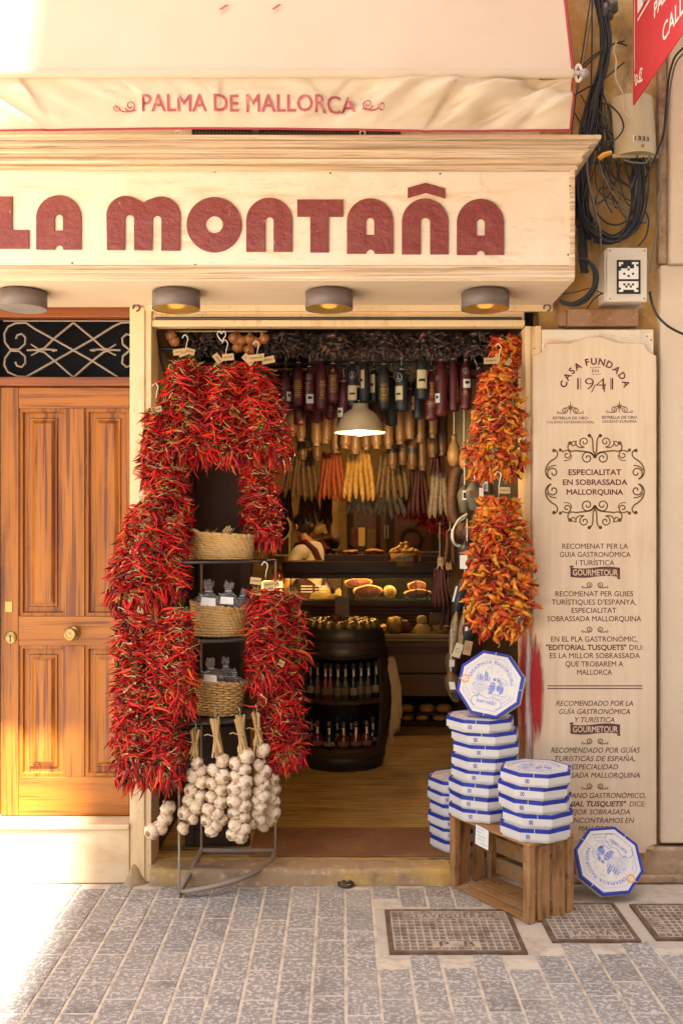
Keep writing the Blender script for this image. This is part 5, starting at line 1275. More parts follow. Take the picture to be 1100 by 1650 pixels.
# orange pepper strings
pepper_string('upper string of wrinkled orange peppers hanging in the right of the doorway', (803, 598), (797, 772), .06, .125, 330, .10, kind='orange', group='strings of orange peppers', cat='pepper string', d=4.80, seed=20, tags=[(-.05, .035, .05, .07, .03), (.035, .03, .9, .03, .018)], name='pepper_string')
pepper_string('lower larger string of wrinkled orange peppers, beside the right post above the octagonal boxes', (803, 805), (806, 1025), .09, .16, 520, .11, kind='orange', group='strings of orange peppers', cat='pepper string', d=4.70, seed=21, tags=[(.01, .04, 0, .055, .03)], name='pepper_string', prof=lambda s: .10+.095*math.sin(min(1, s*1.35)*PI*.5)-.05*max(0, s-.75)*4)

# ================================================================== GARLIC
def bulb_mesh(seed):
    rr = random.Random(seed); q = MB()
    q.lathe([(0, -.0285), (.008, -.028), (.020, -.024), (.0295, -.012), (.0325, 0), (.030, .010), (.022, .019), (.012, .026), (.0075, .033), (.006, .042)], (0, 0, 0), 22, 0, None, 7+seed % 3, .30)
    q.lathe([(0, -.033), (.006, -.0325), (.0105, -.0305), (.013, -.026)], (0, 0, 0), 10, 1)
    return q.mesh('garlic_bulb', [M['garlic'], M['root']])
GB = [bulb_mesh(i) for i in range(4)]
def garlic(label, stalk, bulbs, d, seed):
    rr = random.Random(seed); top = P(*(stalk[0] if stalk else bulbs[0]), d); t = thing('garlic_braid', top, label, 'garlic braid', 'braids of garlic on the rack')
    if stalk:
        q = MB(); a, b = P(*stalk[0], d), P(*stalk[1], d)
        for i in range(16):
            o1 = Vector((rr.uniform(-.022, .022), rr.uniform(-.02, .02), rr.uniform(-.004, .015))); o2 = Vector((rr.uniform(-.018, .018), rr.uniform(-.016, .01), rr.uniform(-.03, .02)))
            mid = a+(b-a)*.5+o1*.45; q.tube([a+o1, mid, b+o2*1.2], [rr.uniform(.0035, .006), .0045, .005], 6)
        q.build('stalks', M['straw'], t)
        q = MB(); c = a+(b-a)*.45; q.tube([c+Vector((.017*math.cos(x), .017*math.sin(x), .002*math.sin(2*x))) for x in [i*PI/8 for i in range(17)]], .003, 5); q.tube([c+Vector((-.015, -.012, 0)), c+Vector((-.035, -.02, .01)), c+Vector((-.05, -.02, .004))], .0025, 5); q.build('twine', M['straw'], t)
        q = MB(); q.tube(catmull([a+Vector((0, 0, -.01)), a+Vector((.004, -.012, .03)), a+Vector((-.004, -.005, .05))], 5), .0028, 6); q.build('wire_hook', M['iron'], t)
    q = MB(); cs = [P(*b_, d) for b_ in bulbs]; q.tube([top-Vector((0, -.03, 0))]+[c+Vector((0, .026, 0)) for c in cs[::2]], .009, 6); q.build('plait', M['straw'], t)
    for i, c in enumerate(cs):
        o = bpy.data.objects.new('garlic_bulb', GB[rr.randrange(4)]); COL.objects.link(o); setpar(o, t)
        xm = sum(k.x for k in cs)/len(cs)
        dv = Vector((.7 if c.x < xm else -.7, rr.uniform(.3, 1.3), rr.uniform(.1, .8)))   # neck points back into the plait
        m_ = dv.to_track_quat('Z', 'Y').to_matrix().to_4x4()
        o.matrix_local = Matrix.Translation(c+Vector((0, rr.uniform(-.018, .006), 0))-top) @ m_ @ Matrix.Rotation(rr.uniform(0, 6), 4, 'Z') @ Matrix.Scale(rr.uniform(.88, 1.12), 4)
garlic('leftmost garlic braid, only four bulbs, swung to the left before the post', None, [(272, 1300), (267, 1318), (259, 1333), (246, 1338)], 4.60, 1)
garlic('garlic braid second from left, its bulbs bending to the left below a tied stalk', [(315, 1178), (313, 1218)], [(318, 1230), (324, 1242), (311, 1250), (327, 1259), (308, 1273), (324, 1283), (304, 1291), (317, 1299), (298, 1309), (311, 1318), (296, 1333)], 4.60, 2)
garlic('garlic braid with a tied stalk, third from left, fullest at its lower end', [(346, 1160), (350, 1216)], [(359, 1226), (345, 1240), (360, 1250), (343, 1262), (358, 1271), (341, 1284), (356, 1293), (338, 1304), (351, 1310), (335, 1322), (348, 1329), (358, 1321), (341, 1338)], 4.58, 3)
garlic('longest and straightest garlic braid, in the middle right, ending lowest', [(386, 1157), (391, 1214)], [(398, 1219), (380, 1230), (395, 1239), (380, 1250), (395, 1259), (378, 1270), (393, 1278), (378, 1290), (394, 1298), (378, 1310), (393, 1317), (380, 1329), (393, 1336), (375, 1343), (389, 1347)], 4.58, 4)
garlic('garlic braid with the thickest stalk, second from right, next to the chilli string', [(413, 1152), (416, 1202)], [(423, 1210), (417, 1232), (426, 1243), (419, 1254), (425, 1264), (417, 1275), (424, 1283), (412, 1290), (420, 1300), (411, 1310), (418, 1320), (405, 1326)], 4.63, 5)
garlic('rightmost garlic braid, partly behind its neighbour, no stalk visible', None, [(440, 1254), (433, 1262), (441, 1272), (434, 1284), (442, 1292), (433, 1300), (440, 1310), (430, 1318), (424, 1328), (436, 1322)], 4.70, 6)
q = MB(); rr = random.Random(4)
# ================================================================== HANGING GOODS under the ceiling
for i, (px, dd, n_) in enumerate(((462, 5.00, 95), (500, 5.06, 95), (538, 5.0, 95), (577, 5.08, 95), (616, 5.0, 95), (655, 5.06, 95), (694, 5.0, 95), (733, 5.06, 95), (772, 5.0, 80), (438, 5.05, 80), (338, 5.02, 80), (300, 5.06, 60))):
    pepper_string('bunch of small blackish dried peppers in the dark row under the lintel', (px, 540), (px+4, 576), .075, .082, n_, .07, kind='dark', group='dark dried peppers under the lintel', cat='dried peppers', d=dd, seed=40+i, hook=False, extra_threads=0, name='dried_pepper_bunch')
M['onion'] = mat('brown_onion_skin', (.42, .17, .05), .4, [('n', 20, (1, 1, .3), (.22, .07, .025), .45, .7, .7)], coat=.2)
t = thing('onion_string', P(392, 540, 4.97), 'string of shiny brown onions under the lintel above the chilli strings', 'onion string')
q0 = MB(); q0.lathe([(0, -.026), (.012, -.025), (.026, -.012), (.029, 0), (.024, .014), (.010, .024), (.004, .036), (.002, .045)], (0, 0, 0), 16); om = q0.mesh('onion', [M['onion']])
for px, py in ((377, 545), (390, 549), (402, 547), (383, 560), (401, 564), (414, 552), (426, 546), (281, 550), (276, 541)):
    o = bpy.data.objects.new('onion', om); COL.objects.link(o); setpar(o, t); o.location = P(px, py, 4.97)-origin(t); o.rotation_euler = (RNG.uniform(-.6, .6), RNG.uniform(-.6, .6), 0)
q = MB(); q.tube([P(x, 534, 4.99) for x in (270, 300, 350, 400, 430)], .004, 5); q.build('cord', M['straw'], t)
for px, lab in ((357, 'heart shaped white wire hook under the lintel, above the middle red chilli string'),):
    c = P(px, 540, 4.83); q = MB(); q.tube(catmull([c+Vector((0, 0, -.03)), c+Vector((-.02, 0, 0)), c+Vector((-.012, 0, .02)), c+Vector((0, 0, .008)), c+Vector((.012, 0, .02)), c+Vector((.02, 0, 0)), c+Vector((0, 0, -.03))], 5), .0025, 6)
    tag(q.build('wire_hook', M['string']), lab, 'hook')
# hanging rails
q = MB()
for y_, z_ in ((.18, 2.62), (.62, 2.62), (.98, 2.60), (1.40, 2.50)): q.tube([(-.92, y_, z_), (.92, y_, z_)], .011, 8)
q.build('hanging_rail', M['darkiron'], bld)
M['perf'] = mat('perforated_panel', (.33, .27, .19), .5, [('v', 85, (1, .01, 1), (.012, .01, .008), .34, .36, 1.0)], metal=.2)
nt = M['perf'].node_tree
for nd in nt.nodes:
    if nd.type == 'MAP_RANGE' and nd.inputs[1].default_value > .3 and nd.inputs[2].default_value < .4: nd.inputs[3].default_value = 1.0; nd.inputs[4].default_value = 0.0
q = MB(); q.box(X(500, 5.75), X(735, 5.75), .89, .894, Z(615, 5.75), Z(556, 5.75))
tag(q.build('perforated_panel', M['perf']), 'perforated metal sheet hanging behind the black and burgundy wrapped sausages', 'panel')

def wrapm(name, c): return mat(name, c, .42, [('n', 8, (1, 1, .5), tuple(a*.5 for a in c), .45, .75, .6)], [(16, (1, 1, .5), .5, .012), (60, U, .25, .004)])
M['wburg'] = wrapm('burgundy_wrapper', (.105, .018, .022)); M['wblack'] = wrapm('charcoal_wrapper', (.026, .030, .032)); M['wtan'] = wrapm('tan_paper_wrapper', (.135, .074, .030)); M['wolive'] = wrapm('dark_olive_wrapper', (.040, .038, .026))
M['gold'] = plain('gold_print', (.50, .30, .06), .45, metal=.3); M['creamlabel'] = plain('cream_label', (.66, .56, .36), .6); M['yellow'] = plain('yellow_edge', (.60, .46, .10), .5)
def patch(q, c, r, a0, a1, z0, z1, mi=0, off=.0012, n=7):
    vs = []
    for k in range(n+1):
        a = a0+(a1-a0)*k/n
        for z in (z0, z1): vs.append((c.x+(r+off)*math.sin(a), c.y-(r+off)*math.cos(a), z))
    q.add(vs, [(2*k, 2*k+2, 2*k+3, 2*k+1) for k in range(n)], mi)
def wrapped(cx, y0, y1, wpx, mname, d, label, marks=(), tilt=0, group='wrapped sausages in the front row', seed=0, neck=True, cat='sausage', name='wrapped_sausage'):
    rr = random.Random(seed+cx); top = P(cx, y0, d); bot = P(cx, y1, d); r = wpx/FPX*d/2; H = top.z-bot.z
    t = thing(name, top, label, cat, group)
    q = MB(); n = 20; vs = []
    bend = rr.uniform(-.006, .006) if not marks else 0
    nh = min(.07, H*.24) if neck else .02
    prof = [(.30, 0), (.26, -nh*.35), (.45, -nh*.6), (.80, -nh*.9), (.98, -nh*1.25)]
    for k in range(1, 7): prof.append((1+rr.uniform(-.03, .03), -nh*1.25-(H-nh*1.25-r*.55)*k/6.5))
    if mname == 'wtan': prof += [(.98, -H+r*.8), (.60, -H+r*.42), (.88, -H+.004), (.5, -H), (.05, -H+.006)]
    else: prof += [(.97, -H+r*.45), (.82, -H+r*.16), (.55, -H+.004), (.25, -H), (.05, -H+.004)]
    for f, z in prof:
        ir = .22 if (z > -nh*1.0 and neck) else (.13 if z < -H+r*.5 else .05)
        for j in range(n):
            a = 2*PI*j/n; w_ = 1+ir*math.sin(a*5+z*60+seed)*.6+rr.uniform(-ir, ir)*.4
            vs.append(top+Vector((r*f*w_*math.cos(a)+bend*math.sin(min(1, -z/H)*PI), r*f*w_*math.sin(a), z)))
    q.add(vs, [(k*n+j, (k+1)*n+j, (k+1)*n+(j+1) % n, k*n+(j+1) % n) for k in range(len(prof)-1) for j in range(n)], 0, True)
    body = q.build('wrapper', M[mname], t)
    q = MB(); q.tube([top+Vector((r*.33*math.cos(x), r*.33*math.sin(x), -nh*.35)) for x in [i*PI/5 for i in range(11)]], .0022, 5); q.tube([top+Vector((0, 0, -nh*.3)), top+Vector((0, 0, .05))], .0018, 5); q.build('tie', M['string'], t)
    for kind, dx, m0, m1, ww in marks:
        z0, z1 = Z(m1, d), Z(m0, d); a = math.asin(max(-.9, min(.9, dx/wpx*2))); hw = ww/wpx
        q = MB(); R_ = r*1.035
        if kind == 'white':
            patch(q, top, R_, a-hw, a+hw, z0, z1); lb = q.build('sticker', M['white'], t, recalc=False)
            q = MB(); patch(q, top, R_, a-hw*.5, a+hw*.4, z0+(z1-z0)*.45, z0+(z1-z0)*.75, 0, .002); patch(q, top, R_, a-hw*.2, a+hw*.65, z0+(z1-z0)*.55, z0+(z1-z0)*.66, 0, .0021); q.build('printed_mark', M['black'], lb, recalc=False)
        elif kind == 'cream':
            patch(q, top, R_, a-hw, a+hw, z0, z1, 1, .0010); patch(q, top, R_, a-hw*.86, a+hw*.86, z0+.004, z1-.004, 0, .0018); lb = q.build('paper_label', [M['creamlabel'], M['yellow']], t, recalc=False)
            q = MB(); zc = z0+(z1-z0)*.38; patch(q, top, R_, a-hw*.5, a+hw*.5, zc, zc+(z1-z0)*.13, 0, .0026)
            for u in (-.42, -.2, .22, .4): patch(q, top, R_, a+hw*u-.03, a+hw*u+.03, zc-.004, zc, 0, .0026, 1)
            patch(q, top, R_, a-hw*.66, a-hw*.5, zc+.001, zc+.006, 0, .0026, 1)
            q.build('printed_pig', M['black'], lb, recalc=False)
        elif kind == 'gold':
            k_ = 0; z = z1
            while z > z0:
                h_ = rr.choice((.003, .005, .009, .004)); sh = rr.uniform(.45, 1.0)
                x_ = a-hw*sh
                while x_ < a+hw*sh-.05:
                    l_ = rr.uniform(.08, .3); patch(q, top, R_, x_, min(x_+l_, a+hw*sh), max(z0, z-h_), z, 0, .0012, 2); x_ += l_+.07
                z -= h_+.0045
            if q.v: q.build('gold_lettering', M['gold'], t, recalc=False)
        elif kind == 'circle':
            zc = (z0+z1)/2; rz = (z1-z0)/2
            for k in range(18):
                a1 = 2*PI*k/18; a2 = 2*PI*(k+1)/18
                pts = []
                for aa, f in ((a1, .78), (a2, .78), (a2, 1), (a1, 1)):
                    an = a+rz/R_*f*math.cos(aa); pts.append((top.x+(R_+.0014)*math.sin(an), top.y-(R_+.0014)*math.cos(an), zc+rz*f*math.sin(aa)))
                q.add(pts, [(0, 1, 2, 3)])
            patch(q, top, R_, a-rz/R_*.4, a+rz/R_*.4, zc-rz*.5, zc-rz*.15, 0, .0014, 2); patch(q, top, R_, a-rz/R_*.18, a+rz/R_*.18, zc-rz*.1, zc+rz*.5, 0, .0014, 2)
            q.build('round_emblem', M['greymetal'], t, recalc=False)
        elif kind == 'band':
            patch(q, top, R_, -PI*.9, PI*.9, z0, z1, 0, .001, 18); q.build('dark_band', M['wblack'], t, recalc=False)
    if tilt: t.rotation_euler = (0, tilt, 0)
    return t
d1, d2 = 5.36, 5.52
wl = [
 (460, 588, 671, 17, 'wburg', d1, 'burgundy wrapped sausage at far left of the front row, white sticker on its right edge', [('white', 6, 632, 647, 9)]),
 (480, 578, 656, 18, 'wburg', d1, 'burgundy wrapped sausage with gold print, second from left in the front row', [('gold', 0, 614, 642, 14)]),
 (482, 600, 686, 18, 'wburg', d2, 'burgundy wrapped sausage hanging lower behind the second one from the left', [('gold', 0, 664, 672, 9)]),
 (498.5, 584, 663, 17, 'wburg', d1, 'burgundy wrapped sausage with round emblem and a white sticker, left of the lamp', [('circle', -1, 604, 614, 9), ('gold', -3, 617, 634, 9), ('white', 1, 636, 651, 12)]),
 (517, 573, 662, 20, 'wburg', d1, 'wide burgundy wrapped sausage with faint gold lines on its right half', [('gold', 3, 614, 645, 11)]),
 (511, 600, 682, 20, 'wburg', d2, 'burgundy wrapped sausage hanging lower with a gold ring near its end', [('gold', 0, 660, 663, 20)]),
 (536.5, 580, 650, 19, 'wburg', d1, 'burgundy wrapped sausage covered in bright gold print, left of the lamp', [('gold', 0, 594, 601, 6), ('gold', 0, 606, 634, 17)]),
 (532, 590, 677, 17, 'wburg', d2, 'burgundy wrapped sausage hanging behind the one with bright gold print', [('gold', 1, 655, 665, 8)]),
 (553.5, 608, 686, 19, 'wburg', d1+.03, 'burgundy wrapped sausage right beside the lamp, white sticker low on it', [('white', -6, 658, 673, 10)]),
 (567.5, 578, 657, 17, 'wblack', d1, 'black wrapped sausage with round emblem and a yellow edged pig label, left above the lamp', [('circle', 0, 600, 612, 10), ('cream', 0, 622, 646, 16)]),
 (587, 575, 651, 17, 'wblack', d1+.02, 'black wrapped sausage with a cream pig label on its left side, just above the lamp', [('cream', -5, 597, 627, 10)]),
 (602, 590, 650, 16, 'wblack', d1+.08, 'black wrapped sausage half hidden, narrow label strip on its left', [('cream', -3, 604, 634, 9)]),
 (618, 580, 663, 20, 'wolive', d1, 'dark olive wrapped sausage with gold panel of print, right above the lamp', [('gold', 0, 620, 648, 18)]),
 (630, 600, 687, 20, 'wblack', d2-.05, 'black wrapped sausage hanging lowest among the black ones, no label', []),
 (646.5, 589, 664, 21, 'wblack', d1-.02, 'black wrapped sausage with round emblem and yellow edged pig label, right of the lamp', [('circle', -6, 602, 617, 10), ('cream', -5, 623, 646, 13)]),
 (672.5, 600, 676, 18, 'wblack', d2-.04, 'black wrapped sausage with a cream label on its left edge, behind the largest labelled one', [('cream', -8, 639, 661, 8)]),
 (679, 562, 645, 19, 'wblack', d1-.03, 'black wrapped sausage with the largest cream pig label, hanging highest', [('cream', 0, 597, 627, 18)]),
 (694, 590, 678, 19, 'wburg', d1+.02, 'burgundy wrapped sausage with a vertical line of gold letters beside the black ones', [('gold', 1, 617, 642, 8), ('gold', 0, 648, 657, 16)]),
 (710.5, 573, 671, 20, 'wburg', d1, 'plump burgundy wrapped sausage with a white sticker on its left edge', [('circle', -8, 606, 614, 6), ('white', -7, 635, 650, 9)]),
 (730, 571, 664, 17, 'wburg', d1+.02, 'burgundy wrapped sausage third from right with gold marks on its right edge', [('gold', 6, 617, 652, 5)]),
 (750, 573, 661, 18, 'wburg', d1, 'burgundy wrapped sausage with round emblem and white sticker, next to the orange peppers', [('circle', -1, 594, 604, 9), ('white', 1, 612, 626, 12), ('gold', -2, 629, 638, 9)]),
]
for i, (cx, y0, y1, w_, mn, d_, lab, mk) in enumerate(wl): wrapped(cx, y0, y1, w_, mn, d_, lab, mk, seed=i)
wrapped(768, 588, 660, 18, 'wburg', 5.30, 'burgundy wrapped sausage hanging askew, half behind the orange peppers', [], tilt=-.45, seed=77)
tan = [(468, 640, 704), (484, 640, 712), (497, 650, 722), (509, 640, 720), (524, 640, 716), (541, 640, 731), (556, 650, 724), (572, 660, 733), (590, 660, 726), (607, 655, 724), (626, 645, 724), (645, 645, 717), (661, 645, 708), (677, 645, 714), (696, 645, 707)]
RT = random.Random(9)
for i, (cx, y0, y1) in enumerate(tan): wrapped(cx, y0-25, y1, RT.choice((17, 18, 19, 20)), 'wtan', 5.72+.05*(i % 3), 'tan paper wrapped sausage in the second row, behind the burgundy and black ones', [], group='tan paper wrapped sausages in the second row', seed=200+i)
tan2 = [(487, 660, 742), (511, 660, 744), (632, 680, 757), (649, 690, 750), (664, 690, 757), (681, 680, 759), (697, 660, 738), (712, 650, 735)]
for i, (cx, y0, y1) in enumerate(tan2): wrapped(cx, y0-20, y1, RT.choice((16, 18, 19)), 'wtan', 5.95+.03*(i % 2), ('left one of two tan paper rolls with a dark band round them' if i == 2 else 'right one of two tan paper rolls with a dark band round them') if i in (2, 4) else 'plain tan paper wrapped sausage hanging lowest in the second row', ([('band', 0, 722, 731, 18)] if i in (2, 4) else []), group='tan paper wrapped sausages hanging lowest', seed=300+i)

def sausm(name, c, c2): return mat(name, c, .55, [('n', 60, U, c2, .45, .65, .8), ('n', 9, U, tuple(a*.5 for a in c), .5, .75, .5)], [(70, U, .5, .004)])
M['s_tan'] = sausm('dark_tan_cured_sausage', (.16, .085, .03), (.06, .03, .014)); M['s_orange'] = sausm('orange_paprika_sausage', (.36, .075, .012), (.14, .02, .006)); M['s_yellow'] = sausm('golden_cured_sausage', (.52, .30, .06), (.30, .14, .025))
M['s_olive'] = sausm('olive_brown_sausage', (.19, .12, .045), (.07, .042, .018)); M['s_red'] = sausm('dark_red_sausage', (.085, .018, .012), (.03, .008, .006)); M['s_grey'] = sausm('grey_mould_sausage', (.40, .31, .19), (.15, .10, .055)); M['s_brown'] = sausm('brown_sausage', (.12, .055, .022), (.05, .02, .01))
def bunch(label, xs, y0, y1, wpx, mname, d, seed, name='sausage_bunch'):
    rr = random.Random(seed); cx = sum(xs)/len(xs); top = P(cx, y0, d); t = thing(name, top, label, 'sausage bunch', 'bunches of thin cured sausages')
    r = wpx/FPX*d/2
    for i, x in enumerate(xs):
        b = P(x+(x-cx)*.10, y1+rr.uniform(-4, 4), d+rr.uniform(-.03, .03)); a = P(cx+(x-cx)*.75, y0+rr.uniform(-2, 2), d); q = MB(); pts = []; rs = []
        for k in range(9):
            s = k/8; pts.append(a+(b-a)*s+Vector((.006*math.sin(s*4+i), 0, 0))); rs.append(r*(1+rr.uniform(-.06, .06))*(.55 if k in (0,) else (.62 if k == 8 else 1)))
        pts.append(b+Vector((0, 0, -r*.7))); rs.append(r*.15)
        q.tube(pts, rs, 9); q.build('sausage', M[mname], t)
    q = MB(); q.tube([top+Vector((-.02, 0, -.01)), top+Vector((0, 0, .03)), top+Vector((.02, 0, -.01))], .003, 5); q.tube([top+Vector((0, 0, .03)), top+Vector((0, 0, .28))], .002, 5); q.build('hanging_string', M['string'], t)
bunch('bunch of dark tan speckled sausages at the left, behind the chilli strings', [462, 474, 481, 490, 499, 507], 725, 803, 8, 's_tan', 6.15, 1)
bunch('bunch of bright orange paprika sausages left of the golden ones', [517, 524, 531, 539, 546, 552], 730, 803, 8.5, 's_orange', 6.10, 2)
bunch('bunch of golden yellow sausages brightly lit right under the pendant lamp', [557, 565, 574, 583, 591, 598], 722, 803, 9, 's_yellow', 6.05, 3)
bunch('bunch of olive brown sausages right of the golden ones', [608, 617, 626, 635, 644, 652], 728, 803, 8.5, 's_olive', 6.12, 4)
bunch('bunch of dark red thin sausages hanging low, right of the olive ones', [660, 667, 674, 681, 687], 752, 828, 7.5, 's_red', 6.2, 5)
bunch('bunch of grey mouldy sausages farthest right of the row', [694, 702, 710, 718], 760, 830, 9.5, 's_grey', 6.15, 6)
bunch('bunch of short pale grey sausages hanging behind under the golden ones', [562, 570, 578, 586, 595], 792, 826, 9, 's_grey', 6.6, 7)
bunch('bunch of short pale grey sausages hanging behind under the olive ones', [604, 613, 621, 630, 639, 648], 798, 830, 9, 's_grey', 6.6, 8)
bunch('bunch of brown sausages hanging dimly above the shop assistant', [483, 490, 497, 505, 512], 800, 842, 8, 's_brown', 7.0, 9)
bunch('bunch of near black sausages beside the brown ones, above the shop assistant', [518, 525, 533], 798, 838, 7, 's_red', 7.0, 10)
bunch('bunch of thin dark sausages behind the upper tan paper rolls at the right', [694, 700, 706, 712], 700, 765, 6, 's_red', 6.0, 11)
bunch('bunch of dark sausages in the shade at the far left, over the picture frames', [448, 454, 461, 468], 790, 836, 8, 's_red', 6.8, 12)

# ---- pendant lamp
pd = 5.24; pc_ = P(580, 697, pd); pr_ = 40.5/FPX*pd
pl_ = thing('pendant_lamp', pc_, 'old cream enamel pendant lamp shining among the wrapped sausages', 'lamp')
M['enamel'] = plain('aged_cream_enamel', (.50, .40, .24), .35, layers=[('n', 7, U, (.36, .26, .13), .45, .7, .6)])
M['enamelin'] = plain('white_enamel_inside', (.85, .80, .66), .4)
q = MB(); q.lathe([(pr_*1.02, 0), (pr_*.98, .010), (pr_*.93, .022), (pr_*.86, .05), (pr_*.72, .085), (pr_*.52, .112), (pr_*.32, .126), (pr_*.30, .15), (.0, .155)], pc_, 40)
sh = q.build('shade', M['enamel'], pl_)
q = MB(); q.lathe([(pr_*1.02, -.001), (pr_*.955, .009), (pr_*.90, .022), (pr_*.83, .048), (pr_*.69, .08), (pr_*.5, .105), (0.0, .12)], pc_, 40); q.build('inner_face', M['enamelin'], pl_)
M['bulb2'] = mat('glowing_bulb', (1, .75, .4), .4, emit=((1.0, .60, .22), 9.0), layers=())
q = MB(); q.lathe([(0, -.022), (.02, -.018), (.036, 0), (.04, .02), (.03, .045), (.015, .07), (.014, .1)], pc_+Vector((0, 0, .004)), 20); q.build('bulb', M['bulb2'], pl_)
q = MB(); q.tube([pc_+Vector((0, 0, .15)), (pc_.x, pc_.y, 2.86)], .004, 6); q.build('cord', M['blackcable'], pl_)
def plight(name, loc, e, c=(1, .60, .24), r=.03, par=None):
    l = bpy.data.lights.new(name, 'POINT'); l.energy = e; l.color = c; l.shadow_soft_size = r
    o = bpy.data.objects.new(name, l); COL.objects.link(o)
    if par is not None: setpar(o, par); o.location = Vector(loc)-origin(par)
    else: o.location = loc
plight('pendant_light', pc_+Vector((0, 0, -.035)), 3.2, par=pl_)

# ================================================================== BARREL
bd = 6.92; bc = Vector((X(552, bd), bd-D, .085)); BHt = .95
br = thing('wine_barrel', bc, 'dark wooden wine barrel cut open at the front, with two shelves of bottles inside', 'barrel')
M['stave'] = mat('dark_barrel_staves', (.045, .023, .012), .5, [('n', 10, (5, 5, .3), (.03, .016, .01), .42, .68, .8), ('n', 50, (5, 5, .2), (.07, .036, .016), .56, .7, .6)], [(40, (5, 5, .3), .3, .004)])
M['hoop'] = plain('grey_barrel_hoop', (.05, .041, .033), .45, metal=.5)
def brad(z): u = (z/BHt-.5)*2; return .272+.062*(1-u*u)
n = 48; zs = [BHt*k/30 for k in range(31)]
q = MB(); q.v = []; grid = []
for side in (0, 1):
    for z in zs:
        for j in range(n):
            a = 2*PI*j/n; r = brad(z)-(.022 if side else 0)-(.0025 if (j % 3 == 0 and not side) else 0); grid.append(bc+Vector((r*math.cos(a), r*math.sin(a), z)))
def cutout(k, j):
    a = 2*PI*(j+.5)/n; d_ = (a-1.5*PI+PI) % (2*PI)-PI; z = (zs[k]+zs[k+1])/2
    return abs(d_) < .98 and .135 < z < .765
fs = []
for k in range(30):
    for j in range(n):
        j2 = (j+1) % n
        if cutout(k, j): continue
        o_ = 31*n
        fs.append((k*n+j, k*n+j2, (k+1)*n+j2, (k+1)*n+j)); fs.append((o_+k*n+j, o_+(k+1)*n+j, o_+(k+1)*n+j2, o_+k*n+j2))
        for (dk, dj, e1, e2) in ((0, 1, (k, j2), (k+1, j2)), (0, -1, (k, j), (k+1, j)), (1, 0, (k+1, j), (k+1, j2)), (-1, 0, (k, j), (k, j2))):
            kk, jj = k+dk, (j+dj) % n
            if kk < 0 or kk > 29 or cutout(kk, jj): fs.append((e1[0]*n+e1[1], e2[0]*n+e2[1], o_+e2[0]*n+e2[1], o_+e1[0]*n+e1[1]))
q.add(grid, fs, 0, False); q.build('staves', M['stave'], br)
for z0, z1 in ((.02, .09), (.765, .825), (.865, .945)):
    q = MB(); q.lathe([(brad(z0)+.001, z0), (brad(z0)+.004, z0+.002), (brad((z0+z1)/2)+.004, (z0+z1)/2), (brad(z1)+.004, z1-.002), (brad(z1)+.001, z1)], bc, 48)
    q.build('hoop', M['hoop'], br)
for zz in (.62, .70):   # hoops stop at the cut
    q = MB()
    pts = [bc+Vector(((brad(zz)+.003)*math.cos(a), (brad(zz)+.003)*math.sin(a), zz)) for a in [-PI/2+1.02+(2*PI-2.04)*i/40 for i in range(41)]]
    for i in range(40): q.add([pts[i]+Vector((0, 0, -.018)), pts[i+1]+Vector((0, 0, -.018)), pts[i+1]+Vector((0, 0, .018)), pts[i]+Vector((0, 0, .018))], [(0, 1, 2, 3)])
    q.build('cut_hoop', M['hoop'], br)
for zz, r_ in ((.02, .25), (.13, .285), (.46, .305), (.775, .29), (BHt-.012, .262)):
    q = MB(); q.lathe([(0, zz-.01), (r_, zz-.01), (r_, zz+.01), (0, zz+.01)], bc, 40); q.build('shelf' if .1 < zz < .7 else 'barrel_head', M['darkwood'], br)
M['glassdark'] = mat('dark_bottle_glass', (.012, .012, .010), .08, spec=.8); M['liqueur'] = mat('red_liqueur_glass', (.11, .012, .005), .10, spec=.8); M['liqolive'] = mat('herb_liqueur_glass', (.05, .045, .02), .10, spec=.8); M['cork'] = plain('cork_and_label', (.14, .085, .05), .7); M['btlabel'] = plain('dull_bottle_label', (.20, .15, .09), .7)
def bottle_mb(tall):
    q = MB()
    if tall: q.lathe([(0, 0), (.026, .001), (.028, .01), (.028, .10), (.024, .118), (.011, .14), (.010, .215), (.013, .217), (.013, .226), (0, .226)], (0, 0, 0), 14)
    else: q.lathe([(0, 0), (.040, .001), (.046, .02), (.044, .06), (.032, .085), (.014, .10), (.012, .14), (.015, .142), (.015, .155), (0, .155)], (0, 0, 0), 16)
    return q
def label_mb(tall):
    q = MB(); r_, z0, z1 = (.0285, .035, .085) if tall else (.0465, .022, .05)
    patch(q, Vector((0, 0, 0)), r_, -.9, .9, z0, z1, 0, .0004, 8); return q
def bottle(loc, tall, mname, label, group):
    t = thing('bottle', loc, label, 'bottle', group); org = Vector(loc); T_ = Matrix.Translation(org)
    MB().mb(bottle_mb(tall), T_).build('glass_body', M[mname], t)
    MB().mb(label_mb(tall), T_).build('paper_label', M['cork'] if mname != 'glassdark' else M['btlabel'], t, recalc=False)
    q = MB(); q.lathe([(.0145, 0), (.014, .035), (.011, .05), (0, .052)], org+Vector((0, 0, .195 if tall else .13)), 10); q.build('stopper_cap', M['cork'], t)
    q = MB(); zz = .21 if tall else .14; q.add([org+Vector((-.005, -.014, zz)), org+Vector((.008, -.015, zz)), org+Vector((.010, -.018, zz-.05)), org+Vector((-.004, -.019, zz-.052))], [(0, 1, 2, 3)]); q.build('neck_tag', M['creamlabel'], t, recalc=False)
tops = [500, 511, 524, 532, 544, 556, 569, 581, 593, 605]
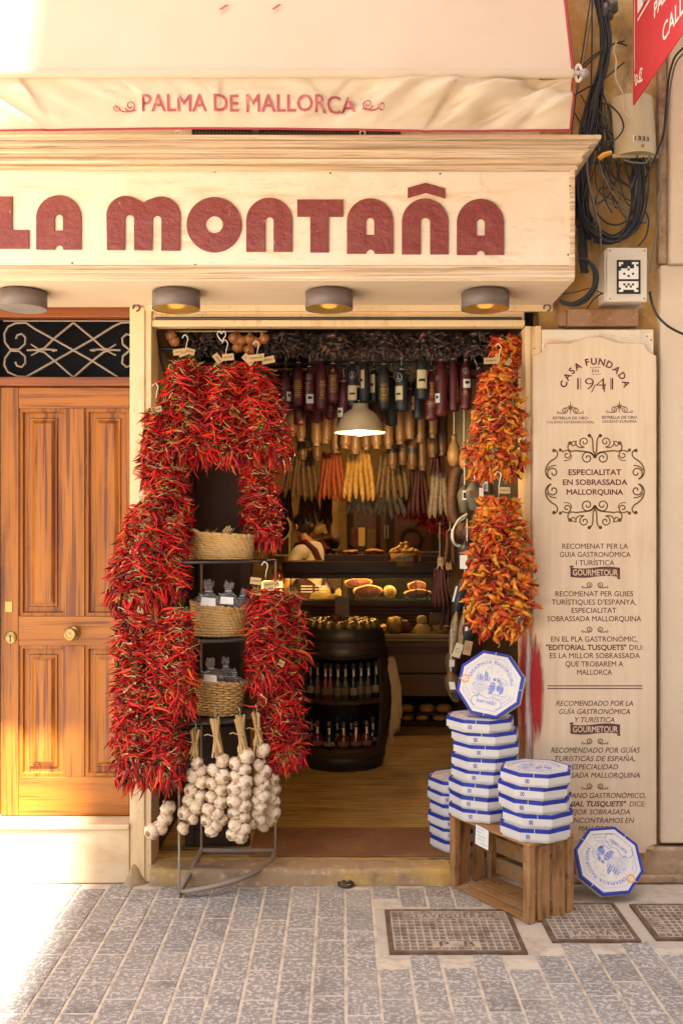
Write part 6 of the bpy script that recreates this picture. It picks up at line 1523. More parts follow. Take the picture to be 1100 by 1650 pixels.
for i, px in enumerate(tops):
    y_ = bc.y-.20+.12*abs((px-552)/55)**2+.02*(i % 2); x = X(px, y_+D)
    bottle((x, y_, .085+.471), True, 'liqueur' if i in (2, 3) else ('liqolive' if i % 3 else 'glassdark'), ('left of two slim red bottles on the upper barrel shelf' if i == 2 else 'right of two slim red bottles on the upper barrel shelf') if i in (2, 3) else 'slim dark bottle with a neck tag standing in the row on the upper barrel shelf', 'red bottles on the upper barrel shelf' if i in (2, 3) else 'slim bottles on the upper barrel shelf')
for i, (px, dy, c_) in enumerate(((502, .06, 'glassdark'), (511, -.06, 'liqueur'), (530, -.10, 'glassdark'), (543, .06, 'glassdark'), (553, -.10, 'liqueur'), (573, -.08, 'liqueur'), (590, -.05, 'liqueur'), (565, .08, 'glassdark'), (600, .06, 'glassdark'))):
    y_ = bc.y-.08+dy; x = X(px, y_+D)
    bottle((x, y_, .085+.141), False, c_, 'squat red liqueur bottle on the lower barrel shelf' if c_ == 'liqueur' else 'squat dark bottle on the lower barrel shelf', 'squat red bottles on the lower barrel shelf' if c_ == 'liqueur' else 'squat dark bottles on the lower barrel shelf')
# jars on the barrel head
M['goldlid'] = plain('shiny_jar_lid', (.42, .30, .10), .25, metal=.8); M['jarglass'] = mat('honey_jar_glass', (.16, .10, .02), .1, spec=.8)
first_jar = None; rj = random.Random(6)
for ring_, cnt in ((.23, 20), (.17, 14), (.11, 9), (.05, 4)):
    for k in range(cnt):
        a = 2*PI*k/cnt+ring_*9; p_ = bc+Vector((ring_*math.cos(a), ring_*math.sin(a), BHt-.001))
        if first_jar is None:
            first_jar = thing('jam_jar', p_, 'small jar with a shiny metal lid among many on the barrel top', 'jar', 'jars on the barrel top')
            q = MB(); q.lathe([(0, 0), (.026, 0), (.029, .006), (.029, .032), (.024, .038), (0, .038)], p_, 14); q.build('jar_body', M['jarglass'], first_jar)
            q = MB(); q.lathe([(.0265, .0382), (.0265, .048), (.024, .0505), (0, .0515)], p_, 14); q.build('lid', M['goldlid'], first_jar)
        else: dup(first_jar, p_, (rj.uniform(-.1, .1), rj.uniform(-.1, .1), 0))
q = MB(); q.lathe([(0, 0), (.06, 0), (.066, .012), (.06, .014), (0, .008)], bc+Vector((-.05, -.06, BHt+.052)), 24); q.lathe([(0, .008), (.045, .012), (.03, .03), (0, .034)], bc+Vector((-.05, -.06, BHt+.052)), 16, 1)
tag(q.build('tasting_dish', [M['redwood'], M['wburg']]), 'round dish of dark preserves lying on the jars on the barrel top', 'dish')
q = MB(); q.box(bc.x-.055, bc.x+.045, bc.y+.06, bc.y+.066, 1.09, 1.24); tag(q.build('notice_card', M['wtan'], bevel=.002), 'tan card standing among the jars at the back of the barrel top', 'card')
# raffia skirt on the right of the barrel
q = MB(); rr = random.Random(12)
for i in range(150):
    a = rr.uniform(-.9, .5); x = X(622, 6.9)+.02*math.cos(a)+rr.uniform(0, .05); y_ = bc.y+rr.uniform(-.10, .05); z1_ = rr.uniform(.75, .82); z0_ = rr.uniform(.22, .34) if x < X(630, 6.9) else rr.uniform(.3, .4)
    q.tube([(x-.012, y_, z1_), (x+.012+rr.uniform(0, .02), y_-.01, .62), (x+.02+rr.uniform(-.01, .02), y_-.01, .45), (x+rr.uniform(-.015, .02), y_-.02, z0_)], [.004, .0045, .004, .002], 4)
tag(q.build('raffia_bundle', M['straw']), 'long bundle of pale raffia hanging against the right side of the barrel', 'raffia')
# ================================================================== COUNTER
cd = 8.5; cy = cd-D; CX0 = X(455, cd); CX1 = .922
zT, zU, zF = Z(905, cd), Z(930, cd), Z(967, cd)
ct = thing('display_counter', ((CX0+CX1)/2, cy, .085), 'dark wooden shop counter with a lit glass display case under its top', 'counter')
q = MB(); q.box(CX0, CX1, cy, cy+.50, zU+.03, zT); q.box(CX0, CX1, cy, cy+.018, zU-.012, zU+.03); q.build('counter_top', M['redwood'], ct, bevel=.006)
q = MB(); q.box(CX0+.02, CX1, cy+.03, cy+.5, zF-.05, zF-.004); q.box(CX0+.02, CX1, cy+.06, cy+.5, .64, zF-.05); q.build('counter_body', M['redwood'], ct, bevel=.004)
M['cglass'] = mat('display_glass', (.7, .9, .75), .03, alpha=.10, spec=.6); M['gedge'] = mat('green_glass_edge', (.05, .22, .10), .1)
q = MB(); q.box(CX0+.03, CX1, cy+.02, cy+.026, zF, zU-.001); q.box(CX0+.022, CX0+.028, cy+.02, cy+.48, zF, zU-.001); q.build('glass_front', M['cglass'], ct)
q = MB(); q.box(CX0+.02, CX1, cy+.012, cy+.03, zF-.004, zF+.004); q.build('glass_shelf_edge', M['gedge'], ct)
q = MB()
for px in (468, 551, 670, 688): q.box(X(px, cd)-.006, X(px, cd)+.006, cy+.03, cy+.045, zF, zU)
q.build('glass_post', M['darkwood'], ct)
M['tube'] = mat('warm_strip_lamp', (1, .8, .5), .5, emit=((1.0, .66, .24), 7.0), layers=())
q = MB(); q.tube([(CX0+.1, cy+.035, zU+.014), (CX1-.05, cy+.035, zU+.014)], .010, 8); q.build('strip_lamp', M['tube'], ct)
q = MB()
for k in range(7): q.box(X(500, 8.45), CX1, cy+.045, cy+.059, zF-.075-k*.03, zF-.062-k*.03)
q.build('vent_slat', M['darkwood'], ct)
# lower unit with a marble ledge
ld_ = 8.15; ly = ld_-D; LX0 = X(602, ld_)
lu = thing('lower_counter', (.5, ly, .085), 'lower cream and brown shop counter with a pale ledge, right of the barrel', 'counter')
M['ledge'] = plain('pale_ledge', (.40, .26, .10), .4); M['lpanel'] = plain('tan_counter_panel', (.17, .09, .03), .5)
zl = Z(1022, ld_)
q = MB(); q.box(-.40, CX1, ly-.01, cy+.04, zl-.03, zl); q.box(-.40, CX1, ly-.02, ly, zl-.055, zl-.034); q.build('ledge', M['ledge'], lu, bevel=.005)
q = MB(); q.box(-.40, CX1, ly+.02, cy+.02, Z(1085, ld_), zl-.058); q.box(-.40, CX1, ly+.01, cy+.02, Z(1122, ld_), Z(1087, ld_)); q.build('panel', M['lpanel'], lu, bevel=.004)
q = MB(); q.box(-.40, CX1, ly+.004, ly+.02, zl-.16, zl-.10); q.build('wood_band', M['redwood'], lu)
q = MB(); q.box(-.40, CX1, ly+.30, cy+.04, .086, Z(1122, ld_)-.002); q.box(-.40, CX1, ly+.03, ly+.30, Z(1150, ld_)-.015, Z(1150, ld_)); q.box(-.40, CX1, ly+.03, ly+.30, .086, .13)
for px in (620, 645, 735): q.box(X(px, ld_)-.008, X(px, ld_)+.008, ly+.03, ly+.05, .13, Z(1122, ld_)-.002)
q.build('tray_rack', M['darkwood'], lu)
M['bread'] = mat('baked_crust', (.46, .22, .05), .6, [('n', 9, U, (.22, .08, .02), .45, .7, .8), ('n', 40, U, (.6, .4, .16), .55, .7, .5)], [(30, U, .5, .01)])
for i, (px, py, w_) in enumerate(((655, 1133, 18), (688, 1132, 22), (715, 1133, 20), (656, 1152, 17), (680, 1153, 18), (708, 1153, 20))):
    r_ = w_/FPX*8.2*.62; c = P(px, py+4, 8.25); c.z = (Z(1150, ld_) if i < 3 else .13)
    q = MB(); q.lathe([(0, 0), (r_*.85, .002), (r_, .02), (r_*.9, .045), (r_*.5, .06), (0, .062)], c, 16, 0, None, 5, .18)
    tag(q.build('bread', M['bread']), ('left', 'middle', 'right')[i % 3]+' round crusty loaf on the '+('upper' if i < 3 else 'bottom')+' tray at the foot of the lower counter', 'bread', 'loaves on the upper tray' if i < 3 else 'loaves on the bottom tray')
# ---- food in the lit case
M['fat'] = mat('ham_fat', (.70, .44, .12), .4, [('n', 10, U, (.5, .25, .08), .5, .7, .6)]); M['meat'] = mat('cured_ham_meat', (.075, .014, .008), .4, [('n', 12, U, (.30, .09, .04), .5, .68, .8)]); M['cheese'] = mat('pale_cheese', (.62, .42, .14), .5, [('n', 8, U, (.5, .3, .08), .5, .7, .5)])
def ham(px, py, wpx, hpx, d, label, cut=True):
    c = P(px, py, d); rx = wpx/2/FPX*d; rz = hpx/2/FPX*d; t = thing('cured_ham', c, label, 'ham')
    q = MB(); n = 26; vs = []
    prof = [(0, .085), (.6, .08), (.92, .045), (1, 0), (.96, -.03), (.86, -.042)]
    for f, y_ in prof:
        for j in range(n):
            a = 2*PI*j/n; w_ = 1+.10*math.sin(2*a+1)+.05*math.sin(5*a)
            vs.append(c+Vector((rx*f*w_*math.cos(a), y_, rz*f*w_*math.sin(a))))
    q.add(vs, [(k*n+j, k*n+(j+1) % n, (k+1)*n+(j+1) % n, (k+1)*n+j) for k in range(len(prof)-1) for j in range(n)], 0, True); q.add(vs[-n:], [tuple(range(n))]); q.build('rind', M['fat'], t)
    q = MB(); q.add([c+Vector((rx*.88*(1+.10*math.sin(2*a+1))*math.cos(a), -.0435-.002, rz*.84*(1+.1*math.sin(2*a+1))*math.sin(a))) for a in [2*PI*j/n for j in range(n)]]+[c+Vector((0, -.05, 0))], [(j, (j+1) % n, n) for j in range(n)]); q.build('cut_face', M['meat'], t)
    return t
ham(577, 939, 42, 18, 8.66, 'upper cured ham half under the counter lamp, with bright yellow fat')
ham(592, 953, 44, 24, 8.62, 'large cut ham with a bright yellow rim in the middle of the display case')
ham(671, 944, 28, 18, 8.66, 'upper ham piece at the right end of the display case')
ham(672, 957, 42, 18, 8.60, 'lower long ham piece at the right end of the display case')
q = MB(); rc = P(628, 954, 8.6); q.lathe([(0, -.04), (.05, -.04), (.055, -.03), (.055, .12), (0, .12)], rc, 20, 0, Matrix.Rotation(-PI/2, 4, 'X')); q.lathe([(0, -.0415), (.03, -.0412), (.034, -.040)], rc, 20, 1, Matrix.Rotation(-PI/2, 4, 'X'))
tag(q.build('sausage_roll', [M['cheese'], M['bread']]), 'round cut roll of cold meat between the hams in the display case', 'cold meat')
def wedge(px, py, wpx, hpx, d, label, rot=0):
    c = P(px, py, d); c.z = max(c.z, zF+.002); w_ = wpx/FPX*d; h_ = hpx/FPX*d; q = MB()
    pts = [(-w_/2, 0), (w_/2, 0), (w_/2*.9, h_*.6), (w_*.1, h_), (-w_*.35, h_*.75)]
    q.prism(pts, lambda a, b: c+Vector((a, -.02, b)), lambda a, b: c+Vector((a*.6, .08, b*.9)))
    return tag(q.build('cheese_wedge', M['cheese'], bevel=.006), label, 'cheese')
wedge(508, 967, 20, 12, 8.6, 'flat pale cheese piece at the left of the display case'); wedge(522, 966, 22, 22, 8.66, 'tall yellow cheese wedge at the left of the display case'); wedge(538, 967, 26, 10, 8.58, 'low cut cheese slices in front of the tall wedge'); wedge(545, 966, 14, 17, 8.7, 'rounded cheese piece right of the tall wedge')
for px, lab in ((566, 'small dark price sign before the large ham'), (646, 'small dark price sign before the right hams')):
    q = MB(); c = P(px, 963, 8.56); q.box(c.x-.035, c.x+.035, c.y, c.y+.006, zF+.002, zF+.05); tag(q.build('price_sign', M['black'], bevel=.002), lab, 'price sign')
q = MB()
for k in range(3):
    for s in (-1, 1): q.box(X(505, 8.55)+s*.06-.05, X(505, 8.55)+s*.06+.05, 8.6-D, 8.604-D, zF+.06+k*.025, zF+.068+k*.025)
tag(q.build('slotted_tray', M['white']), 'small rack of white slats at the left of the display case', 'rack')
# ---- on the lower ledge
M['foil'] = mat('gold_foil_wrap', (.55, .36, .08), .25, metal=.7, bumps=[(40, U, 1, .02)])
def lump(name, px, py0, py1, wpx, d, mname, label, cat, n=18, prof=None, lobes=0, amp=0, jit=0):
    c = P(px, py1, d); h_ = (py1-py0)/FPX*d; r_ = wpx/2/FPX*d; q = MB()
    pf = prof or [(0, 0), (.8, 0), (1, .2), (.95, .6), (.6, .92), (0, 1)]
    q.lathe([(r_*a, h_*b) for a, b in pf], c, n, 0, None, lobes, amp)
    if jit:
        for v in q.v:
            k = noise2(v.x*40, v.z*40, 3)-.5; v.x += k*jit; v.z += (noise2(v.z*50, v.x*50, 8)-.5)*jit; v.y += (noise2(v.x*60, v.z*30, 5)-.5)*jit
    return tag(q.build(name, M[mname]), label, cat)
zq = 1022
lump('foil_parcel', 634, 994, 1018, 28, 8.25, 'foil', 'shiny gold wrapped parcel on the pale ledge right of the barrel', 'parcel', jit=.05)
lump('dark_parcel', 652, 1000, 1020, 26, 8.28, 'meat', 'dark red parcel beside the gold one on the ledge', 'parcel', jit=.05)
lump('foil_parcel', 618, 1004, 1020, 18, 8.22, 'foil', 'small gold wrapped parcel next to the barrel', 'parcel', jit=.04)
lump('cheese', 680, 1004, 1022, 28, 8.25, 'cheese', 'large pale round cheese on the ledge', 'cheese'); lump('cheese', 679, 991, 1004, 18, 8.27, 'cheese', 'small pale cheese standing on the large round cheese', 'cheese')
lump('bowl', 710, 1008, 1022, 28, 8.25, 'ledge', 'pale bowl at the right end of the ledge', 'bowl', prof=[(0, 0), (.5, 0), (.8, .3), (1, 1), (.94, 1), (.7, .35), (0, .2)])
q = MB(); q.box(X(692, 8.4), X(722, 8.4), 8.4-D, 8.43-D, zl+.002, Z(988, 8.4)); tag(q.build('card_box', M['wtan'], bevel=.003), 'tan card standing behind the bowl on the ledge', 'card')
q = MB(); c = P(475, 1038, 7.2)
q.lathe([(.05, -.22), (.055, -.1), (.06, .07), (.056, .07), (0, .0)], c, 4, 0, Matrix.Rotation(PI/4, 4, 'Z'))
for i in range(30):
    a = rr.uniform(0, 2*PI); q.tube([c+Vector((.02*math.cos(a), .02*math.sin(a), .02)), c+Vector((.045*math.cos(a), .04*math.sin(a), .08+rr.uniform(0, .06)))], [.004, .001], 4, 1)
q.build
tag(q.build('kraft_bag', [M['wtan'], M['straw']]), 'tan paper bag of straw left of the barrel top', 'bag')
q = MB(); q.box(-.56, -.30, 7.1-D, 7.5-D, .085, Z(1045, 7.2)); q.box(-.57, -.29, 7.09-D, 7.51-D, Z(1045, 7.2), Z(1040, 7.2)+.0); tag(q.build('low_stand', M['darkwood'], bevel=.004), 'dark wooden stand behind the barrel, carrying the tan paper bag', 'stand')

# ---- on the counter top
q = MB(); q.box(X(522, 8.6), X(625, 8.6), 8.6-D, 8.9-D, zT+.001, zT+.055); tag(q.build('wooden_tray', M['redwood'], bevel=.004), 'low red brown wooden tray box on the counter top', 'tray')
for i in range(9):
    px = 531+i*10.5; lump('glass_jar', px, 891, 903, 8, 8.75, 'jarglass', 'small clear jar in the row on the wooden tray', 'jar', 12, [(0, .0), (.9, 0), (1, .1), (1, .8), (.8, .88), (.8, 1), (0, 1)])['group'] = 'clear jars in a row on the tray'
for px, py, w_, lab in ((563, 891, 26, 'flat yellow pastry pack on the jars, left one'), (603, 890, 30, 'flat yellow pastry pack on the jars, right one, with shiny wrapping')): lump('pastry_pack', px, py-5, py, w_, 8.75, 'bread', lab, 'pack', jit=.02)
lump('lantern', 538, 862, 884, 20, 8.8, 'darkwood', 'dark carved pot with a domed lid on the counter, right of the assistant', 'pot', prof=[(0, 0), (.6, 0), (.7, .2), (1, .3), (.9, .5), (.95, .7), (.5, .95), (0, 1)])
lump('pot_stand', 538, 884, 905, 28, 8.8, 'darkwood', 'dark block under the carved pot on the counter', 'stand', 4, [(0, 0), (1, 0), (1, .85), (.9, 1), (0, 1)])
wb = lump('wicker_basket', 651, 892, 912, 46, 8.58, 'basket', 'low basket of walnuts with two white price labels on the counter', 'basket', 28, [(0, 0), (.86, 0), (1, 1), (.94, 1), (.9, .7), (0, .7)])
for dx in (-8, 8):
    q = MB(); c = P(651+dx, 901, 8.42); 
    q.box(c.x-.034, c.x+.034, c.y-.002, c.y, c.z-.018, c.z+.018); q.build('price_label', M['white'], wb)
nut = MB(); nut.lathe([(0, -.022), (.015, -.018), (.024, 0), (.016, .018), (0, .024)], (0, 0, 0), 10, 0, None, 4, .1); nm_ = nut.mesh('walnut', [M['fat']])
rn = random.Random(2)
for i in range(38):
    a = rn.uniform(0, 2*PI); f = math.sqrt(rn.random()); o = bpy.data.objects.new('walnut', nm_); COL.objects.link(o)
    c = P(651, 890, 8.58); o.location = (c.x+.115*f*math.cos(a), c.y+.10*f*math.sin(a), c.z-.005+.085*(1-f)+rn.uniform(-.01, .012)); o.rotation_euler = (rn.uniform(0, 3), rn.uniform(0, 3), 0)
    tag(o, 'pale walnut heaped in the basket on the counter', 'walnut', 'walnuts in the basket')
sc2 = thing('weighing_scale', P(692, 905, 8.7), 'dark electronic weighing scale with a greenish display at the right end of the counter', 'scale')
q = MB(); c = P(692, 905, 8.7); q.box(c.x-.085, c.x+.085, c.y, c.y+.16, c.z, c.z+.055); q.build('scale_body', M['lpanel'], sc2, bevel=.006)
q = MB(); q.box(c.x-.05, c.x+.055, c.y-.003, c.y, c.z+.012, c.z+.042); q.build('display', M['jarglass'], sc2); q = MB(); q.box(c.x-.09, c.x+.09, c.y+.01, c.y+.17, c.z+.075, c.z+.085); q.box(c.x-.02, c.x+.02, c.y+.06, c.y+.1, c.z+.055, c.z+.075); q.build('weighing_plate', M['greymetal'], sc2)

# ---- back wall
bw = 10.30; by = bw-D
cab = thing('wall_cabinet', (X(640, bw), by, .09), 'tall dark carved cabinet on the back wall behind the counter', 'cabinet')
q = MB(); q.box(X(560, bw), X(712, bw), by-.1, 5.49, .09, Z(790, bw)); q.build('cabinet_body', M['darkwood'], cab, bevel=.006)
q = MB()
for a, b in ((568, 606), (612, 622), (634, 700)): q.box(X(a, bw), X(b, bw), by-.115, by-.1, Z(915, bw), Z(818, bw))
q.build('cabinet_door', M['redwood'], cab, bevel=.006)
q = MB(); q.tube([(X(619, bw), by-.135, Z(868, bw)), (X(619, bw), by-.135, Z(846, bw))], .012, 8); q.tube([(X(624, bw), by-.135, Z(868, bw)), (X(624, bw), by-.135, Z(846, bw))], .012, 8); q.build('handle', M['greymetal'], cab)
q = MB(); c = P(660, 868, bw); q.tube([c+Vector((.10*math.cos(a), -4.5+4.345, .10*math.sin(a))) for a in [i*PI/10 for i in range(21)]], .014, 6); q.build('carved_rosette', M['darkwood'], cab)
for (a, b, y0, y1, mname, lab) in ((533, 545, 800, 910, 'inwall', 'narrow pale board on the back wall, left of the dark cabinet'), (577, 588, 850, 880, 'cheese', 'tall pale packet standing in front of the cabinet'), (591, 606, 852, 905, 'wtan', 'tan carton standing in front of the cabinet, next to the pale packet'), (565, 575, 850, 880, 'meat', 'dark red packet at the left in front of the cabinet')):
    q = MB(); q.box(X(a, 9.9), X(b, 9.9), 9.9-D, 9.94-D, Z(y1, 9.9), Z(y0, 9.9)); tag(q.build('packet' if 'pack' in lab or 'carton' in lab else 'wall_board', M[mname], bevel=.004), lab, 'packet' if 'pack' in lab or 'carton' in lab else 'board')
q = MB(); q.box(X(500, 9.8), X(532, 9.8), 9.75-D, 9.95-D, Z(868, 9.8), Z(862, 9.8)); tag(q.build('wall_shelf', M['redwood']), 'small shelf on the back wall behind the shop assistant', 'shelf')
lump('white_bowls', 515, 846, 862, 30, 9.85, 'ledge', 'pale heap of crockery on the small shelf behind the shop assistant', 'crockery', jit=.08)
fr = thing('round_mirror', P(448, 850, 10.2), 'round pale framed mirror on the back wall at far left', 'mirror')
q = MB(); c = P(446, 850, 10.2); q.tube([c+Vector((.14*math.cos(a), 0, .14*math.sin(a))) for a in [i*PI/14 for i in range(29)]], .014, 8); q.build('frame', M['framepaint'], fr); q = MB(); q.lathe([(0, 0), (.135, 0), (.135, .01), (0, .01)], c, 28, 0, R); q.build('glass', M['blackglass'], fr)
fr = thing('picture_frame', P(455, 880, 10.2), 'small dark picture in a pale frame below the round mirror', 'picture')
q = MB(); q.box(X(443, 10.2), X(468, 10.2), 10.2-D, 10.22-D, Z(896, 10.2), Z(862, 10.2)); q.build('frame', M['framepaint'], fr, bevel=.004); q = MB(); q.box(X(446, 10.2), X(465, 10.2), 10.19-D, 10.199-D, Z(893, 10.2), Z(866, 10.2)); q.build('picture', M['darkwood'], fr)
lg = thing('lit_cabinet', P(445, 970, 8.9), 'low cabinet with a glowing yellow front at the left end of the counter', 'cabinet')
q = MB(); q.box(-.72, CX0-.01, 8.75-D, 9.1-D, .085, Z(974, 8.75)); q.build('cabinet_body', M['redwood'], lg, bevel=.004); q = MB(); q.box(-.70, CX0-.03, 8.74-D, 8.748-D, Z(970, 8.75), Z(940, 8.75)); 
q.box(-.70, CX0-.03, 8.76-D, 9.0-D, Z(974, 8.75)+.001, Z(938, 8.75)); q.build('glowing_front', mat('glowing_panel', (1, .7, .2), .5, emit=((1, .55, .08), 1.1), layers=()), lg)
for i, px in enumerate((442, 449, 456)): lump('oil_bottle', px, 908, 938, 7, 8.85, 'liqueur', ('left', 'middle', 'right')[i]+' one of three amber bottles on the glowing cabinet beside the counter', 'bottle', 12, [(0, 0), (.9, 0), (1, .05), (1, .6), (.4, .78), (.35, 1), (0, 1)])['group'] = 'amber bottles on the glowing cabinet'

# ================================================================== SHOP ASSISTANT (behind the counter, turned to the left)
pdd = 9.25; pX = X(512, pdd); pY = pdd-D
person = thing('person', (pX, pY, .10), 'dark haired shop assistant in white top and burgundy apron, turned sideways behind the counter', 'person')
M['skin'] = mat('skin', (.50, .25, .15), .5, [('n', 20, U, (.45, .2, .11), .5, .7, .5)]); M['hair'] = mat('dark_brown_hair', (.03, .016, .010), .5, [('n', 40, (1, 1, .3), (.06, .03, .018), .45, .65, .7)], [(80, (1, 1, .2), .6, .006)])
M['shirt'] = plain('white_shirt', (.72, .66, .54), .8); M['apron'] = plain('burgundy_apron', (.10, .012, .018), .8); M['trouser'] = plain('dark_trousers', (.02, .02, .025), .8)
F0 = Vector((-.75, .66, 0)).normalized(); S0 = Vector((F0.y, -F0.x, 0))   # facing direction (left), and side
if S0.y < 0: pass
def body_pt(f, s, z): return Vector((pX, pY, .10))+F0*f+S0*s+Vector((0, 0, z))
def skin_obj(name, pts, edges, m_, parent, sub=2, root=0):
    org = origin(parent); me = bpy.data.meshes.new(name); me.from_pydata([p_[0]-org for p_ in pts], edges, []); me.materials.append(m_)
    o = bpy.data.objects.new(name, me); COL.objects.link(o); setpar(o, parent)
    sk = o.modifiers.new('skin', 'SKIN'); sk.use_smooth_shade = True
    ly_ = me.skin_vertices[0].data
    for i, p_ in enumerate(pts):
        r_ = p_[1]; ly_[i].radius = r_ if isinstance(r_, tuple) else (r_, r_); ly_[i].use_root = (i == root)
    sb = o.modifiers.new('sub', 'SUBSURF'); sb.levels = sub; sb.render_levels = sub
    return o
pts = []; edges = []
def jn(p_, r_, par=None):
    pts.append((p_, r_)); 
    if par is not None: edges.append((par, len(pts)-1))
    return len(pts)-1
pel = jn(body_pt(0, 0, .92), (.15, .12)); wst = jn(body_pt(.02, 0, 1.08), (.135, .11), pel); ch = jn(body_pt(.06, 0, 1.28), (.155, .12), wst); up = jn(body_pt(.10, 0, 1.43), (.11, .09), ch)
nk = jn(body_pt(.15, 0, 1.50), .052, up); hb = jn(body_pt(.19, 0, 1.565), .075, nk); hd = jn(body_pt(.205, 0, 1.64), (.086, .092), hb); ht = jn(body_pt(.20, 0, 1.71), .06, hd)
for sd in (1, -1):
    hp = jn(body_pt(0, sd*.10, .86), .095, pel); kn = jn(body_pt(.03, sd*.11, .48), .062, hp); an = jn(body_pt(-.01, sd*.11, .09), .042, kn); fo = jn(body_pt(.12, sd*.12, .035), .036, an)
    shd = jn(body_pt(.09, sd*.19, 1.39), .058, up); el = jn(body_pt(.13, sd*.24, 1.12), .043, shd); wr = jn(body_pt(.34, sd*.16, 1.02), .030, el); pm = jn(body_pt(.41, sd*.145, 1.005), (.036, .018), wr)
    for k, (a, l_) in enumerate(((-.028, .065), (-.010, .078), (.009, .074), (.026, .06))):
        m1 = jn(body_pt(.45, sd*(.145)+a, 1.0), .0095, pm); jn(body_pt(.45+l_*.6, sd*.145+a*1.1, .985), .0085, m1)
    th = jn(body_pt(.42, sd*.145-sd*.035, .995), .011, pm); jn(body_pt(.455, sd*.145-sd*.05, .98), .009, th)
skin_obj('body', pts, edges, M['skin'], person)
# clothes as looser shells over the body
pts, edges = [], []
a = jn(body_pt(0, 0, .90), (.165, .132)); b = jn(body_pt(.02, 0, 1.08), (.150, .125), a); c_ = jn(body_pt(.06, 0, 1.28), (.170, .135), b); d_ = jn(body_pt(.10, 0, 1.43), (.118, .095), c_); jn(body_pt(.125, 0, 1.47), (.066, .066), d_)
for sd in (1, -1):
    s1 = jn(body_pt(.09, sd*.19, 1.39), .070, d_); jn(body_pt(.13, sd*.24, 1.13), .058, s1)
skin_obj('shirt', pts, edges, M['shirt'], person)
pts, edges = [], []
a = jn(body_pt(0, 0, .93), (.172, .135))
for sd in (1, -1): h1 = jn(body_pt(0, sd*.10, .85), .105, a); k1 = jn(body_pt(.03, sd*.11, .48), .075, h1); jn(body_pt(-.01, sd*.11, .11), .06, k1)
skin_obj('trousers', pts, edges, M['trouser'], person)
q = MB()   # apron: front bib, wrap round the hips, strap over the shoulder
def ring_pt(ang, z, r_f, r_s, f0): return body_pt(f0+r_f*math.cos(ang), r_s*math.sin(ang), z)
vs = []; rows = [(.50, .22, .22, .02), (.75, .205, .21, .01), (.92, .175, .19, .0), (1.08, .165, .175, .02), (1.25, .175, .185, .06), (1.36, .165, .17, .08)]
na = 20
for k, (z, rf, rs_, f0) in enumerate(rows):
    sp = 2.5 if k < 4 else 1.15
    for j in range(na+1): vs.append(ring_pt(-sp+2*sp*j/na, z, rf, rs_, f0))
q.add(vs, [(k*(na+1)+j, k*(na+1)+j+1, (k+1)*(na+1)+j+1, (k+1)*(na+1)+j) for k in range(len(rows)-1) for j in range(na)], 0, True)
for sd in (1, -1):
    q.tube([body_pt(.20, sd*.13, 1.35), body_pt(.15, sd*.13, 1.47), body_pt(.06, sd*.11, 1.50), body_pt(-.04, sd*.08, 1.42), body_pt(-.10, 0, 1.20), body_pt(-.13, -sd*.08, 1.05)], [.022, .024, .026, .026, .022, .018], 6)
q.build('apron', M['apron'], person)
hc = body_pt(.195, 0, 1.655); q = MB()
vs = []; n = 20
for k in range(9):
    ph = PI*k/8*.78
    for j in range(n):
        a = 2*PI*j/n; r_ = .103*(1+.05*math.sin(a*6+k)); back = math.cos(a)
        low = 1.0 if back < .35 else .55
        vs.append(hc+F0*(r_*1.08*math.sin(ph*low)*math.cos(a)-.012)+S0*(r_*.92*math.sin(ph*low)*math.sin(a))+Vector((0, 0, r_*1.05*math.cos(ph*low)+.005)))
q.add(vs, [(k*n+j, k*n+(j+1) % n, (k+1)*n+(j+1) % n, (k+1)*n+j) for k in range(8) for j in range(n)], 0, True)
q.lathe([(0, -.045), (.03, -.03), (.04, 0), (.028, .03), (0, .04)], hc+F0*-.105+Vector((0, 0, -.02)), 12); q.build('hair', M['hair'], person)
q = MB(); q.tube([body_pt(.295, 0, 1.655), body_pt(.320, 0, 1.622), body_pt(.292, 0, 1.610)], [.008, .016, .010], 8)
q.tube([body_pt(.283, -.028, 1.572), body_pt(.292, 0, 1.570), body_pt(.283, .028, 1.572)], .006, 6); q.build('nose_and_lips', M['skin'], person)
for sd in (1, -1):
    q = MB(); q.lathe([(0, -.010), (.010, 0), (0, .010)], body_pt(.278, sd*.034, 1.645), 10); q.build('eye', M['darkiron'], person)
    q = MB(); q.tube([body_pt(.19, sd*.088, 1.61), body_pt(.175, sd*.098, 1.635), body_pt(.185, sd*.094, 1.66), body_pt(.20, sd*.088, 1.65)], [.008, .010, .010, .006], 6); q.build('ear', M['skin'], person)

# ================================================================== GOODS HANGING DOWN THE RIGHT SIDE
def pear(px, y0, y1, wpx, d, label):
    c = P(px, y1, d); h_ = (y1-y0)/FPX*d; r_ = wpx/2/FPX*d; q = MB()
    t = thing('hanging_cheese', P(px, y0, d), label, 'cheese'); q.lathe([(0, 0), (r_*.6, h_*.04), (r_*.97, h_*.22), (r_, h_*.42), (r_*.8, h_*.62), (r_*.42, h_*.78), (r_*.28, h_*.84), (r_*.42, h_*.92), (r_*.3, h_), (0, h_)], c, 20); q.build('cheese', M['cheesedull'], t)
    q = MB(); q.tube([c+Vector((0, 0, h_*.84)), c+Vector((0, 0, h_+.25))], .003, 5); q.build('string', M['string'], t)
M['cheesedull'] = mat('waxy_smoked_cheese', (.36, .22, .075), .45, [('n', 9, U, (.2, .1, .03), .45, .7, .7)])
pear(731, 700, 752, 22, 5.75, 'larger pear shaped smoked cheese hanging next to the orange peppers'); pear(747, 712, 757, 16, 5.6, 'smaller pear shaped smoked cheese hanging right against the orange peppers')
q = MB(); d = 5.75; q.tube(catmull([P(742, 752, d), P(733, 765, d), P(728, 800, d), P(729, 828, d), P(736, 840, d), P(744, 838, d)], 5), [.02]*2+[.034]*21+[.030]*2+[.02], 12)
